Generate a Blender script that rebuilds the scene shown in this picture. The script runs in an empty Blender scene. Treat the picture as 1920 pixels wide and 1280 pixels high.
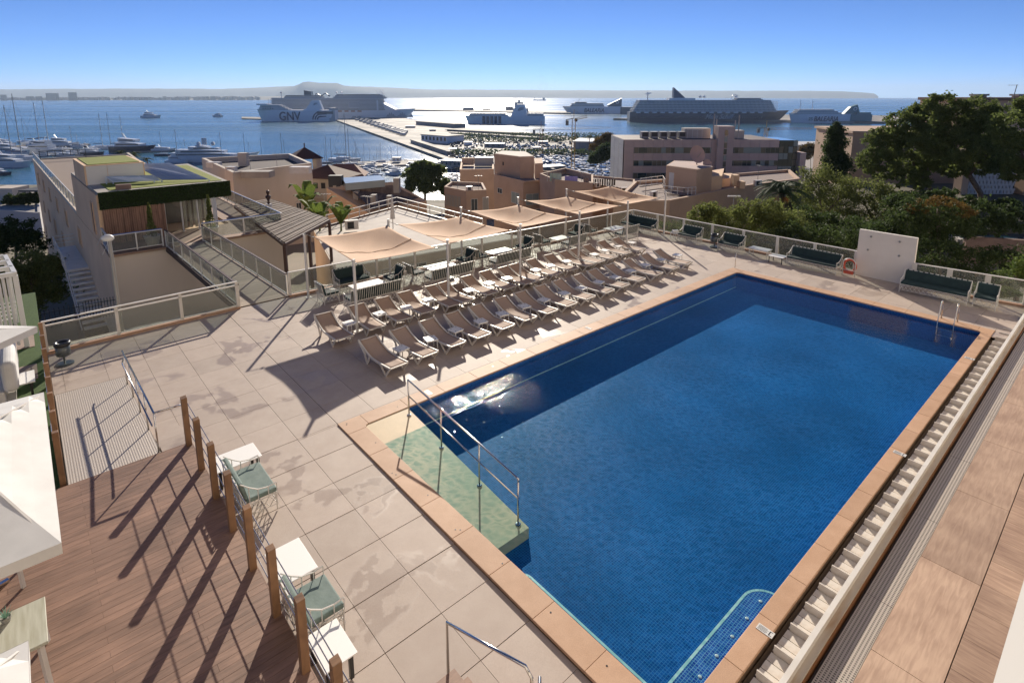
import bpy, bmesh, math, random
from mathutils import Vector, Matrix, Euler
S = bpy.context.scene
R = random.Random(7)
PI = math.pi
# ------------------------------------------------------------------ camera
F_PX, PITCH, CX, CY, HC = 1058.67, 0.1884, 960.0, 380.3, 8.5
cam_d = bpy.data.cameras.new('camera'); cam = bpy.data.objects.new('camera', cam_d)
S.collection.objects.link(cam); S.camera = cam
cam_d.sensor_width = 36.0; cam_d.lens = F_PX / 1920 * 36.0
cam_d.shift_y = (CY - 640) / 1920; cam_d.shift_x = 0.0
cam_d.clip_start = 0.1; cam_d.clip_end = 60000
cam.location = (0, 0, HC); cam.rotation_euler = (PI / 2 - PITCH, 0, 0)
# ------------------------------------------------------------------ world, sun, exposure
SUN_EL, SUN_AZ = math.radians(23.0), math.radians(-3.5)      # azimuth measured from +Y towards +X
w = bpy.data.worlds.new('World'); S.world = w; w.use_nodes = True
nt = w.node_tree; nt.nodes.clear()
sky = nt.nodes.new('ShaderNodeTexSky'); sky.sky_type = 'NISHITA'; sky.sun_disc = False
sky.sun_elevation = SUN_EL; sky.sun_rotation = SUN_AZ; sky.altitude = 0
sky.air_density = 0.42; sky.dust_density = 0.0; sky.ozone_density = 9.0
bg = nt.nodes.new('ShaderNodeBackground'); bg.inputs[1].default_value = 0.085
wo = nt.nodes.new('ShaderNodeOutputWorld')
nt.links.new(sky.outputs[0], bg.inputs[0]); nt.links.new(bg.outputs[0], wo.inputs[0])
sd = bpy.data.lights.new('sun', 'SUN'); sd.energy = 5.0; sd.angle = math.radians(0.55); sd.color = (1.0, 0.90, 0.76)
sun = bpy.data.objects.new('sun', sd); S.collection.objects.link(sun)
sdir = Vector((math.sin(SUN_AZ) * math.cos(SUN_EL), math.cos(SUN_AZ) * math.cos(SUN_EL), math.sin(SUN_EL)))
sun.rotation_euler = sdir.to_track_quat('Z', 'Y').to_euler()
S.view_settings.view_transform = 'Standard'; S.view_settings.look = 'None'
S.view_settings.exposure = 0.52; S.view_settings.gamma = 1.0; S.view_settings.use_curve_mapping = False
# ------------------------------------------------------------------ survey: points of the place from the photograph
cp, sp_ = math.cos(PITCH), math.sin(PITCH)
def ray(x, y):
    u = (x - CX) / F_PX; v = -(y - CY) / F_PX
    return Vector((u, cp + v * sp_, -sp_ + v * cp))
def at(x, y, z=0.0):
    d = ray(x, y); t = (z - HC) / d.z
    return Vector((d.x * t, d.y * t, z))
def atY(x, y, Y):
    d = ray(x, y); t = Y / d.y
    return Vector((d.x * t, Y, HC + d.z * t))
YAW = 0.8517; X0, Y0 = -3.878, 13.479
E1 = Vector((math.sin(YAW), math.cos(YAW), 0)); E2 = Vector((math.cos(YAW), -math.sin(YAW), 0))
def W(b, a, z=0.0):           # pool frame -> world
    p = Vector((X0, Y0, 0)) + E2 * b + E1 * a; p.z = z
    return p
def BA(p):
    d = Vector((p[0] - X0, p[1] - Y0, 0)); return d.dot(E2), d.dot(E1)
PR = -YAW
SEA = -46.5
# ------------------------------------------------------------------ materials
MATS = {}
def mat(name, c, r=0.6, metal=0.0, c2=None, ns=3.0, bump=0.0, bs=None, spec=None, det=6, dist=0.02, emi=None, trans=0.0, lo=.35, hi=.65, stretch=None):
    if name in MATS: return MATS[name]
    m = bpy.data.materials.new(name); m.use_nodes = True; n = m.node_tree; b = n.nodes['Principled BSDF']
    b.inputs['Roughness'].default_value = r; b.inputs['Metallic'].default_value = metal
    b.inputs['Base Color'].default_value = (*c, 1)
    if spec is not None: b.inputs['Specular IOR Level'].default_value = spec
    if trans: b.inputs['Transmission Weight'].default_value = trans
    if c2 or bump:
        tc = n.nodes.new('ShaderNodeTexCoord'); mp = n.nodes.new('ShaderNodeMapping')
        n.links.new(tc.outputs['Object'], mp.inputs[0])
        if stretch: mp.inputs['Scale'].default_value = stretch
        if c2:
            no = n.nodes.new('ShaderNodeTexNoise'); no.inputs['Scale'].default_value = ns; no.inputs['Detail'].default_value = det
            n.links.new(mp.outputs[0], no.inputs[0])
            mr = n.nodes.new('ShaderNodeMapRange'); mr.inputs[1].default_value = lo; mr.inputs[2].default_value = hi
            mx = n.nodes.new('ShaderNodeMix'); mx.data_type = 'RGBA'
            n.links.new(no.outputs[0], mr.inputs[0]); n.links.new(mr.outputs[0], mx.inputs[0])
            mx.inputs[6].default_value = (*c, 1); mx.inputs[7].default_value = (*c2, 1)
            n.links.new(mx.outputs[2], b.inputs['Base Color'])
        if bump:
            nb = n.nodes.new('ShaderNodeTexNoise'); nb.inputs['Scale'].default_value = bs or ns * 4; nb.inputs['Detail'].default_value = 5
            n.links.new(mp.outputs[0], nb.inputs[0])
            bp = n.nodes.new('ShaderNodeBump'); bp.inputs['Strength'].default_value = bump; bp.inputs['Distance'].default_value = dist
            n.links.new(nb.outputs[0], bp.inputs['Height']); n.links.new(bp.outputs[0], b.inputs['Normal'])
    MATS[name] = m; return m
def nodes(m):
    n = m.node_tree; return n, n.nodes['Principled BSDF']
def new(n, t, **k):
    o = n.nodes.new(t)
    for a, v in k.items(): setattr(o, a, v)
    return o
def perobj(m, amt=0.12):
    """small brightness difference from one object to the next"""
    n, b = nodes(m); oi = new(n, 'ShaderNodeObjectInfo'); hs = new(n, 'ShaderNodeHueSaturation')
    mr = new(n, 'ShaderNodeMapRange'); mr.inputs[3].default_value = 1 - amt; mr.inputs[4].default_value = 1 + amt
    n.links.new(oi.outputs['Random'], mr.inputs[0]); n.links.new(mr.outputs[0], hs.inputs['Value'])
    s = b.inputs['Base Color']
    if s.links: n.links.new(s.links[0].from_socket, hs.inputs['Color'])
    else: hs.inputs['Color'].default_value = s.default_value
    n.links.new(hs.outputs[0], s); return m
# ------------------------------------------------------------------ objects
COL = S.collection
def tag(o, label=None, cat=None, group=None, kind=None):
    if label: o['label'] = label
    if cat: o['category'] = cat
    if group: o['group'] = group
    if kind: o['kind'] = kind
    return o
def thing(name, label, cat, loc=(0, 0, 0), rz=0.0, group=None):
    o = bpy.data.objects.new(name, None); COL.objects.link(o); o.location = loc; o.rotation_euler = (0, 0, rz)
    o.empty_display_size = .3
    return tag(o, label, cat, group)
KIDS = {}
class MB:
    def __init__(s): s.v = []; s.f = []; s.m = []; s.cur = 0; s.T = None
    def vs(s, L):
        i = len(s.v)
        for p in L:
            p = Vector(p)
            s.v.append(tuple(s.T @ p) if s.T is not None else tuple(p))
        return i
    def face(s, idx): s.f.append(tuple(idx)); s.m.append(s.cur)
    def quad(s, a, b, c, d): i = s.vs([a, b, c, d]); s.face((i, i + 1, i + 2, i + 3)); return s
    def tri(s, a, b, c): i = s.vs([a, b, c]); s.face((i, i + 1, i + 2)); return s
    def box(s, x0, x1, y0, y1, z0, z1):
        i = s.vs([(x0, y0, z0), (x1, y0, z0), (x1, y1, z0), (x0, y1, z0), (x0, y0, z1), (x1, y0, z1), (x1, y1, z1), (x0, y1, z1)])
        for q in ((0, 3, 2, 1), (4, 5, 6, 7), (0, 1, 5, 4), (1, 2, 6, 5), (2, 3, 7, 6), (3, 0, 4, 7)): s.face([i + k for k in q])
        return s
    def cbox(s, x, y, z, sx, sy, sz): return s.box(x - sx / 2, x + sx / 2, y - sy / 2, y + sy / 2, z - sz / 2, z + sz / 2)
    def prism(s, pts, z0, z1):
        """pts ccw list of (x,y); z0,z1 numbers or per-point lists"""
        n = len(pts)
        A = [z0] * n if not hasattr(z0, '__len__') else z0; B = [z1] * n if not hasattr(z1, '__len__') else z1
        ar = sum(pts[k][0] * pts[(k + 1) % n][1] - pts[(k + 1) % n][0] * pts[k][1] for k in range(n))
        if ar < 0: pts = pts[::-1]; A = A[::-1]; B = B[::-1]
        i = s.vs([(p[0], p[1], A[k]) for k, p in enumerate(pts)] + [(p[0], p[1], B[k]) for k, p in enumerate(pts)])
        s.face([i + k for k in range(n)][::-1]); s.face([i + n + k for k in range(n)])
        for k in range(n): s.face((i + k, i + (k + 1) % n, i + n + (k + 1) % n, i + n + k))
        return s
    def tube(s, pts, r, n=6, cap=True, closed=False):
        P = [Vector(p) for p in pts]; m = len(P); rr = r if hasattr(r, '__len__') else [r] * m
        up0 = None; rings = []
        for k in range(m):
            if closed: d = P[(k + 1) % m] - P[k - 1]
            else: d = (P[min(k + 1, m - 1)] - P[max(k - 1, 0)])
            if d.length < 1e-9: d = Vector((0, 0, 1))
            d.normalize()
            if up0 is None: up = Vector((0, 0, 1)) if abs(d.z) < .9 else Vector((0, 1, 0))
            else: up = up0
            a = d.cross(up)
            if a.length < 1e-6: a = d.cross(Vector((1, 0, 0)))
            a.normalize(); b = a.cross(d).normalized(); up0 = b
            rings.append(s.vs([P[k] + (a * math.cos(2 * PI * j / n) + b * math.sin(2 * PI * j / n)) * rr[k] for j in range(n)]))
        for k in range(m if closed else m - 1):
            i, j2 = rings[k], rings[(k + 1) % m]
            for j in range(n): s.face((i + j, i + (j + 1) % n, j2 + (j + 1) % n, j2 + j))
        if cap and not closed:
            s.face([rings[0] + j for j in range(n)][::-1]); s.face([rings[-1] + j for j in range(n)])
        return s
    def bar(s, p, q, wx, wz=None, up=(0, 0, 1)):
        """rectangular bar from p to q"""
        p, q = Vector(p), Vector(q); d = (q - p).normalized(); u = Vector(up)
        a = d.cross(u)
        if a.length < 1e-4: a = d.cross(Vector((1, 0, 0)))
        a.normalize(); b = a.cross(d).normalized(); wz = wz or wx
        c = [a * (sx * wx / 2) + b * (sz * wz / 2) for sx, sz in ((-1, -1), (1, -1), (1, 1), (-1, 1))]
        i = s.vs([p + k for k in c] + [q + k for k in c])
        for f in ((0, 1, 2, 3), (7, 6, 5, 4), (0, 4, 5, 1), (1, 5, 6, 2), (2, 6, 7, 3), (3, 7, 4, 0)): s.face([i + k for k in f])
        return s
    def lathe(s, prof, n=16, cx=0, cy=0):
        rings = [s.vs([(cx + r * math.cos(2 * PI * j / n), cy + r * math.sin(2 * PI * j / n), z) for j in range(n)]) for r, z in prof]
        for k in range(len(prof) - 1):
            for j in range(n): s.face((rings[k] + j, rings[k] + (j + 1) % n, rings[k + 1] + (j + 1) % n, rings[k + 1] + j))
        s.face([rings[0] + j for j in range(n)][::-1]); s.face([rings[-1] + j for j in range(n)])
        return s
    def mesh(s, name, mats, smooth=False):
        me = bpy.data.meshes.new(name); me.from_pydata(s.v, [], s.f)
        for m in (mats if isinstance(mats, (list, tuple)) else [mats]): me.materials.append(m)
        if any(s.m): me.polygons.foreach_set('material_index', s.m)
        if smooth: me.polygons.foreach_set('use_smooth', [True] * len(s.f))
        me.update(); return me
    def build(s, name, mats, parent=None, smooth=False, **k):
        o = bpy.data.objects.new(name, s.mesh(name, mats, smooth)); COL.objects.link(o)
        if parent is not None: o.parent = parent; KIDS.setdefault(parent.name, []).append(o)
        return tag(o, **k)
def kids(o): return KIDS.get(o.name, [])
def inst(name, me, loc, rz=0, parent=None, scale=None, **k):
    o = bpy.data.objects.new(name, me); COL.objects.link(o); o.location = loc; o.rotation_euler = rz if hasattr(rz, '__len__') else (0, 0, rz)
    if scale is not None: o.scale = scale if hasattr(scale, '__len__') else (scale,) * 3
    if parent is not None: o.parent = parent; KIDS.setdefault(parent.name, []).append(o)
    return tag(o, **k)
def dup(root, loc, rz=None, label=None, scale=None, group=None):
    def cp_(o, par):
        c = o.copy(); COL.objects.link(c)
        if par is not None: c.parent = par; KIDS.setdefault(par.name, []).append(c)
        for k in kids(o): cp_(k, c)
        return c
    r = cp_(root, None); r.location = loc
    if rz is not None: r.rotation_euler = (0, 0, rz)
    if scale is not None: r.scale = (scale,) * 3 if not hasattr(scale, '__len__') else scale
    if label: r['label'] = label
    if group: r['group'] = group
    return r
def bevel(o, w_=.01, seg=2):
    m = o.modifiers.new('bevel', 'BEVEL'); m.width = w_; m.segments = seg; m.limit_method = 'ANGLE'; return o
ORD = ['first', 'second', 'third', 'fourth', 'fifth', 'sixth', 'seventh', 'eighth', 'ninth', 'tenth', 'eleventh', 'twelfth', 'thirteenth', 'fourteenth', 'fifteenth', 'sixteenth', 'seventeenth', 'eighteenth', 'nineteenth', 'twentieth'] + ['%dth' % k for k in range(21, 400)]
for _k in range(20, len(ORD)):
    _n = _k + 1; _s = 'th' if 10 < _n % 100 < 20 else {1: 'st', 2: 'nd', 3: 'rd'}.get(_n % 10, 'th'); ORD[_k] = '%d%s' % (_n, _s)
WHITE = mat('white_paint', (.64, .63, .60), .4)
WHITE2 = mat('white_rail_paint', (.70, .67, .62), .45, c2=(.62, .58, .52), ns=2)
STEEL = mat('polished_steel', (.62, .6, .57), .18, 1.0)
BLACK = mat('black_plastic', (.015, .016, .018), .3)
RUBBER = mat('rubber', (.03, .03, .03), .8)
GLASS = None
def make_glass(name, tint=(.82, .88, .86), refl=1.0, dirt=.06):
    m = bpy.data.materials.new(name); m.use_nodes = True; n = m.node_tree; n.nodes.clear()
    o = new(n, 'ShaderNodeOutputMaterial'); t = new(n, 'ShaderNodeBsdfTransparent'); t.inputs[0].default_value = (*tint, 1)
    g = new(n, 'ShaderNodeBsdfGlossy'); g.inputs['Roughness'].default_value = .03
    df = new(n, 'ShaderNodeBsdfDiffuse'); df.inputs[0].default_value = (.5, .48, .44, 1)
    gm_ = new(n, 'ShaderNodeNewGeometry'); dt_ = new(n, 'ShaderNodeVectorMath', operation='DOT_PRODUCT'); n.links.new(gm_.outputs['Normal'], dt_.inputs[0]); n.links.new(gm_.outputs['Incoming'], dt_.inputs[1])
    ab_ = new(n, 'ShaderNodeMath', operation='ABSOLUTE'); n.links.new(dt_.outputs['Value'], ab_.inputs[0]); iv_ = new(n, 'ShaderNodeMath', operation='SUBTRACT'); iv_.inputs[0].default_value = 1; n.links.new(ab_.outputs[0], iv_.inputs[1])
    pw_ = new(n, 'ShaderNodeMath', operation='POWER'); n.links.new(iv_.outputs[0], pw_.inputs[0]); pw_.inputs[1].default_value = 5; fr = new(n, 'ShaderNodeMath', operation='MULTIPLY_ADD'); n.links.new(pw_.outputs[0], fr.inputs[0]); fr.inputs[1].default_value = .9; fr.inputs[2].default_value = .03
    m1 = new(n, 'ShaderNodeMixShader'); m2 = new(n, 'ShaderNodeMixShader'); m2.inputs[0].default_value = dirt
    n.links.new(t.outputs[0], m2.inputs[1]); n.links.new(df.outputs[0], m2.inputs[2])
    n.links.new(fr.outputs[0], m1.inputs[0]); n.links.new(m2.outputs[0], m1.inputs[1]); n.links.new(g.outputs[0], m1.inputs[2])
    n.links.new(m1.outputs[0], o.inputs[0]); return m
GLASS = make_glass('balustrade_glass', (.80, .84, .82), dirt=.13)
GLASS2 = make_glass('clear_glass', (.86, .9, .9), dirt=.05)
# ================================================================== TERRACE AND POOL
PW, PL, PC, PCR = 9.4, 19.8, 0.513, 0.31
def stone_mat(name, c, c2, stain=None, seed=0.0, rough=.55, amt=.06, wet=.12):
    m = bpy.data.materials.new(name); m.use_nodes = True; n, b = nodes(m)
    g = new(n, 'ShaderNodeNewGeometry'); mp = new(n, 'ShaderNodeMapping'); mp.inputs['Location'].default_value = (seed, seed * 2, 0)
    n.links.new(g.outputs['Position'], mp.inputs[0])
    no = new(n, 'ShaderNodeTexNoise'); no.inputs['Scale'].default_value = 1.6; no.inputs['Detail'].default_value = 9; no.inputs['Roughness'].default_value = .65
    n.links.new(mp.outputs[0], no.inputs[0])
    mx = new(n, 'ShaderNodeMix', data_type='RGBA'); mr = new(n, 'ShaderNodeMapRange'); mr.inputs[1].default_value = .3; mr.inputs[2].default_value = .7
    n.links.new(no.outputs[0], mr.inputs[0]); n.links.new(mr.outputs[0], mx.inputs[0]); mx.inputs[6].default_value = (*c, 1); mx.inputs[7].default_value = (*c2, 1)
    fine = new(n, 'ShaderNodeTexNoise'); fine.inputs['Scale'].default_value = 70; fine.inputs['Detail'].default_value = 3; n.links.new(mp.outputs[0], fine.inputs[0])
    hs = new(n, 'ShaderNodeHueSaturation'); fr = new(n, 'ShaderNodeMapRange'); fr.inputs[1].default_value = .3; fr.inputs[2].default_value = .7; fr.inputs[3].default_value = 1 - amt; fr.inputs[4].default_value = 1 + amt
    n.links.new(fine.outputs[0], fr.inputs[0]); n.links.new(fr.outputs[0], hs.inputs['Value']); n.links.new(mx.outputs[2], hs.inputs['Color'])
    out = hs.outputs[0]; b.inputs['Roughness'].default_value = rough
    if stain:
        s1 = new(n, 'ShaderNodeTexNoise'); s1.inputs['Scale'].default_value = .55; s1.inputs['Detail'].default_value = 4; s1.inputs['Roughness'].default_value = .45; s1.inputs['Distortion'].default_value = .4
        n.links.new(mp.outputs[0], s1.inputs[0])
        r1 = new(n, 'ShaderNodeMapRange'); r1.inputs[1].default_value = stain; r1.inputs[2].default_value = stain + .04; n.links.new(s1.outputs[0], r1.inputs[0])
        s2 = new(n, 'ShaderNodeTexNoise'); s2.inputs['Scale'].default_value = 1.9; s2.inputs['Detail'].default_value = 5; n.links.new(mp.outputs[0], s2.inputs[0])
        r2 = new(n, 'ShaderNodeMapRange'); r2.inputs[1].default_value = .47; r2.inputs[2].default_value = .5; n.links.new(s2.outputs[0], r2.inputs[0])
        mu = new(n, 'ShaderNodeMath', operation='MULTIPLY'); n.links.new(r1.outputs[0], mu.inputs[0]); n.links.new(r2.outputs[0], mu.inputs[1])
        mk = new(n, 'ShaderNodeMath', operation='MULTIPLY'); n.links.new(mu.outputs[0], mk.inputs[0]); mk.inputs[1].default_value = wet
        dk = new(n, 'ShaderNodeMix', data_type='RGBA'); n.links.new(mk.outputs[0], dk.inputs[0]); n.links.new(out, dk.inputs[6]); dk.inputs[7].default_value = (.06, .028, .018, 1)
        out = dk.outputs[2]
        rr = new(n, 'ShaderNodeMapRange'); rr.inputs[3].default_value = rough; rr.inputs[4].default_value = .3; n.links.new(mu.outputs[0], rr.inputs[0]); n.links.new(rr.outputs[0], b.inputs['Roughness'])
    oi = new(n, 'ShaderNodeObjectInfo'); h2 = new(n, 'ShaderNodeHueSaturation'); m2 = new(n, 'ShaderNodeMapRange'); m2.inputs[3].default_value = .93; m2.inputs[4].default_value = 1.06
    n.links.new(oi.outputs['Random'], m2.inputs[0]); b.inputs['Specular IOR Level'].default_value = .25; n.links.new(m2.outputs[0], h2.inputs['Value']); n.links.new(out, h2.inputs['Color']); n.links.new(h2.outputs[0], b.inputs['Base Color'])
    bp = new(n, 'ShaderNodeBump'); bp.inputs['Strength'].default_value = .15; bp.inputs['Distance'].default_value = .004; n.links.new(fine.outputs[0], bp.inputs['Height']); n.links.new(bp.outputs[0], b.inputs['Normal'])
    return m
M_TILE = stone_mat('terrace_porcelain', (.45, .375, .32), (.39, .315, .265), stain=.55, seed=3.1, rough=.62)
M_COP = stone_mat('coping_sandstone', (.52, .335, .22), (.42, .255, .155), seed=8, rough=.6, amt=.12)
M_JOINT = mat('joint_mortar', (.06, .045, .038), .9)
M_CONC = mat('beige_render', (.36, .30, .25), .8, c2=(.30, .25, .21), ns=.8, bump=.1)
M_CURB = mat('terracotta_curb', (.42, .26, .17), .7, c2=(.36, .22, .14), ns=3)
DK = thing('terrace_floor', 'pale beige terrace floor of large square slabs around the pool', 'floor', W(0, 0, 0), PR); DK['kind'] = 'structure'; del DK['category']
deck_z = -.02
def tz(b, a):
    return -.022 if a > -.5 else -.03 - .05 * max(0, min(1, (b + 1) / 9))
TB, TA = 1.07, 1.055
rects = []
def fl(a): return -10.95 + 1.45 * (a / 24.0)         # fence line b at a
for i in range(-14, 12):
    for j in range(-6, 26):
        b0, b1 = .5 + TB * i, .5 + TB * (i + 1); a0, a1 = -1.55 + TA * j, -1.55 + TA * (j + 1)
        b0 = max(b0, -11.0 if a0 < 2 else fl(a1) - .1); b1 = min(b1, 9.68 if a1 < 20.4 else 10.35); a0 = max(a0, -6.05); a1 = min(a1, 24.2)
        if b1 - b0 < .05 or a1 - a0 < .05: continue
        P = [(b0, b1, a0, a1)]
        for (x0, x1, y0, y1) in ((-PC, PW + PCR + 3 * 0, -PC, PL + PC), (-7.35, 20, -9, -4.33), (-3.45, 20, -9, -3.72)):
            Q = []
            for (p, q, r, s) in P:
                if q <= x0 or p >= x1 or s <= y0 or r >= y1: Q.append((p, q, r, s)); continue
                if p < x0: Q.append((p, x0, r, s))
                if q > x1: Q.append((x1, q, r, s))
                p2, q2 = max(p, x0), min(q, x1)
                if r < y0: Q.append((p2, q2, r, y0))
                if s > y1: Q.append((p2, q2, y1, s))
            P = Q
        rects += [t for t in P if t[1] - t[0] > .04 and t[3] - t[2] > .04]
camb, cama = BA((0, 0))
rects.sort(key=lambda t: ((t[0] + t[1]) / 2 - camb) ** 2 + ((t[2] + t[3]) / 2 - cama) ** 2 + 40 / max(.05, (t[1] - t[0]) * (t[3] - t[2])))
full = MB().box(-TB / 2 + .004, TB / 2 - .004, -TA / 2 + .004, TA / 2 - .004, -.03, 0).mesh('slab', M_TILE)
rest = MB()
for k, (p, q, r, s) in enumerate(rects):
    cb, ca = (p + q) / 2, (r + s) / 2; z = tz(cb, ca) + R.uniform(-.0012, .0012)
    gb = .010 if abs(q - (.5 + TB * 4)) < .01 else .0035
    if k < 296:
        if abs(q - p - TB) < .001 and abs(s - r - TA) < .001 and gb < .005: inst('slab', full, (cb, ca, z), 0, DK)
        else:
            o = MB().box(-(q - p) / 2 + .0035, (q - p) / 2 - gb, -(s - r) / 2 + .0035, (s - r) / 2 - .0035, -.03, 0).build('slab', M_TILE, DK); o.location = (cb, ca, z)
    else: rest.box(p + .0035, q - .0035, r + .0035, s - .0035, z - .03, z)
rest.build('slab', M_TILE, DK, kind='stuff')
# body of the terrace below the slabs
tb = MB()
for poly in ([(-11.05, -6.1), (-7.3, -6.1), (-7.3, -4.3), (-3.4, -4.3), (-3.4, -3.7), (9.7, -3.7), (9.7, -PC + .02), (-PC + .02, -PC + .02), (-PC + .02, 2.1), (-11.05, 2.1)],
             [(fl(2.1), 2.1), (-PC + .02, 2.1), (-PC + .02, PL + PC - .02), (-PC + .02, 24.25), (fl(24.25) - .02, 24.25)],
             [(-PC + .02, PL + PC - .02), (10.45, PL + PC - .02), (10.45, 24.4), (-PC + .02, 24.25)]):
    tb.prism(poly, -9, -.11 if poly[0][1] < -5 else -.06)
o = tb.build('terrace_base', M_CONC, None, kind='structure'); o.location = W(0, 0, 0); o.rotation_euler = (0, 0, PR)
# ---- the pool
POOL = thing('swimming_pool', 'large rectangular blue mosaic swimming pool in the middle of the terrace', 'pool', W(0, 0, 0), PR)
def mosaic(name, ca_, cb_, grout, size=.05, wall=False, mort=.09):
    m = bpy.data.materials.new(name); m.use_nodes = True; n, b = nodes(m)
    tc = new(n, 'ShaderNodeTexCoord'); src = tc.outputs['Object']
    if wall:
        sx = new(n, 'ShaderNodeSeparateXYZ'); cx_ = new(n, 'ShaderNodeCombineXYZ'); ad = new(n, 'ShaderNodeMath', operation='ADD')
        n.links.new(src, sx.inputs[0]); n.links.new(sx.outputs[0], ad.inputs[0]); n.links.new(sx.outputs[1], ad.inputs[1]); n.links.new(ad.outputs[0], cx_.inputs[0]); n.links.new(sx.outputs[2], cx_.inputs[1]); src = cx_.outputs[0]
    mp = new(n, 'ShaderNodeMapping'); mp.inputs['Scale'].default_value = (1 / size,) * 3; n.links.new(src, mp.inputs[0])
    br = new(n, 'ShaderNodeTexBrick'); br.offset = 0; br.inputs['Scale'].default_value = 1; br.inputs['Brick Width'].default_value = 1; br.inputs['Row Height'].default_value = 1
    br.inputs['Mortar Size'].default_value = mort; br.inputs['Mortar Smooth'].default_value = .2; br.inputs['Color1'].default_value = (*ca_, 1); br.inputs['Color2'].default_value = (*cb_, 1); br.inputs['Mortar'].default_value = (*grout, 1)
    n.links.new(mp.outputs[0], br.inputs[0])
    no = new(n, 'ShaderNodeTexNoise'); no.inputs['Scale'].default_value = .35; no.inputs['Detail'].default_value = 4; n.links.new(tc.outputs['Object'], no.inputs[0])
    hs = new(n, 'ShaderNodeHueSaturation'); mr = new(n, 'ShaderNodeMapRange'); mr.inputs[1].default_value = .3; mr.inputs[2].default_value = .7; mr.inputs[3].default_value = .8; mr.inputs[4].default_value = 1.2
    n.links.new(no.outputs[0], mr.inputs[0]); n.links.new(mr.outputs[0], hs.inputs['Value']); n.links.new(br.outputs[0], hs.inputs['Color']); n.links.new(hs.outputs[0], b.inputs['Base Color'])
    b.inputs['Roughness'].default_value = .5; b.inputs['Specular IOR Level'].default_value = .03; return m
M_MOS = mosaic('pool_mosaic', (.003, .062, .24), (.006, .105, .35), (.035, .18, .39))
M_MOSW = mosaic('pool_mosaic_wall', (.010, .05, .22), (.016, .09, .32), (.05, .16, .34), wall=True)
M_MOSB = mosaic('bench_mosaic', (.012, .05, .28), (.03, .13, .42), (.16, .34, .50))
M_TRIM = mat('pale_trim_tile', (.42, .62, .62), .4)
D = -.88
fl_ = MB(); fl_.quad((0, 0, D), (PW, 0, D), (PW, PL, D), (0, PL, D)); fl_.build('pool_floor', M_MOS, POOL)
wl = MB()
wl.quad((0, 0, D), (0, PL, D), (0, PL, -.045), (0, 0, -.045)); wl.quad((0, PL, D), (PW, PL, D), (PW, PL, -.045), (0, PL, -.045))
wl.quad((PW, PL, D), (PW, 0, D), (PW, 0, -.045), (PW, PL, -.045)); wl.quad((PW, 0, D), (0, 0, D), (0, 0, -.045), (PW, 0, -.045))
wl.build('pool_wall', M_MOSW, POOL)
MB().box(.001, .006, 1.4, PL - .01, -.78, -.745).build('wall_trim', M_TRIM, POOL)
# near bench and right bench with rounded ends and pale nosing
def rbench(poly, edge, zt):
    MB().prism(poly, D, zt).build('bench', M_MOSB, POOL)
    t = MB(); n_ = len(edge)
    for k in range(n_ - 1):
        (x0, y0), (x1, y1) = edge[k], edge[k + 1]; d = Vector((x1 - x0, y1 - y0, 0)).normalized(); nn = Vector((-d.y, d.x, 0)) * .045
        t.quad((x0, y0, zt + .004), (x1, y1, zt + .004), (x1 + nn.x, y1 + nn.y, zt + .004), (x0 + nn.x, y0 + nn.y, zt + .004))
    t.build('bench_trim', M_TRIM, POOL)
arc = [(8.97 + .42 * (1 - math.cos(t)), 2.85 + .42 * math.sin(t)) for t in [k * PI / 2 / 8 for k in range(9)]]
e1_ = [(8.97, .26)] + arc
rbench([(9.399, .001), (9.399, 3.27)] + arc[::-1] + [(8.97, .001)], [(x, y) for x, y in e1_], -.30)
arc2 = [(6.15 - .24 * math.sin(t), .02 + .24 * math.cos(t)) for t in [k * PI / 2 / 6 for k in range(7)]]
rbench([(8.968, .001), (8.968, .26)] + [(x, y) for x, y in arc2], [(8.968, .26)] + arc2, -.302)
for k in range(6):
    o = MB().lathe([(.032, 0), (.032, .006), (.02, .012)], 8).build('bench_jet', WHITE, POOL); o.location = (9.2, .45 + k * .5, -.3)
# entry ramp
M_RAMP = stone_mat('ramp_stone', (.66, .52, .33), (.55, .44, .28), seed=5, rough=.5)
RA = 1.30
rp = MB(); rp.prism([(.002, .002), (4.95, .002), (4.95, RA), (.002, RA)], [D, D, D, D], [-.02, -.62, -.62, -.02]); rp.build('entry_ramp', M_RAMP, POOL)
def rz_(b): return -.02 - .60 * b / 4.95
# coping
rc = .12
def cpiece(poly, z=0.0):
    cb = sum(p[0] for p in poly) / len(poly); ca = sum(p[1] for p in poly) / len(poly)
    o = MB().prism([(p[0] - cb, p[1] - ca) for p in poly], -.06, 0).build('coping_stone', M_COP, POOL); o.location = (cb, ca, R.uniform(-.001, .001)); bevel(o, .008, 2); return o
def cseg(n_, f0, f1, mk):
    L_ = (f1 - f0) / n_
    for k in range(n_): cpiece(mk(f0 + L_ * k + .002, f0 + L_ * (k + 1) - .002))
def carc(cx_, cy_, sx, sy): return [(cx_ + sx * (rc - rc * math.cos(t)), cy_ + sy * (rc - rc * math.sin(t))) for t in [k * PI / 2 / 5 for k in range(6)]]
ov = .025
cseg(16, rc, PL - rc, lambda u, v: [(-PC, u), (ov * 0 + .0, u), (.0, v), (-PC, v)])
cseg(8, rc, PW - rc, lambda u, v: [(u, PL), (v, PL), (v, PL + PC), (u, PL + PC)])
cseg(8, rc, PW - rc, lambda u, v: [(u, -PC), (v, -PC), (v, 0), (u, 0)])
cseg(17, rc, PL - rc, lambda u, v: [(PW, u), (PW + PCR, u), (PW + PCR, v), (PW, v)])
cpiece([(-PC, -PC), (rc - .002, -PC)] + [(x, y) for x, y in [(rc - .002, 0), (.06, .018), (.018, .06), (0, rc - .002)]] + [(-PC, rc - .002)])
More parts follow.
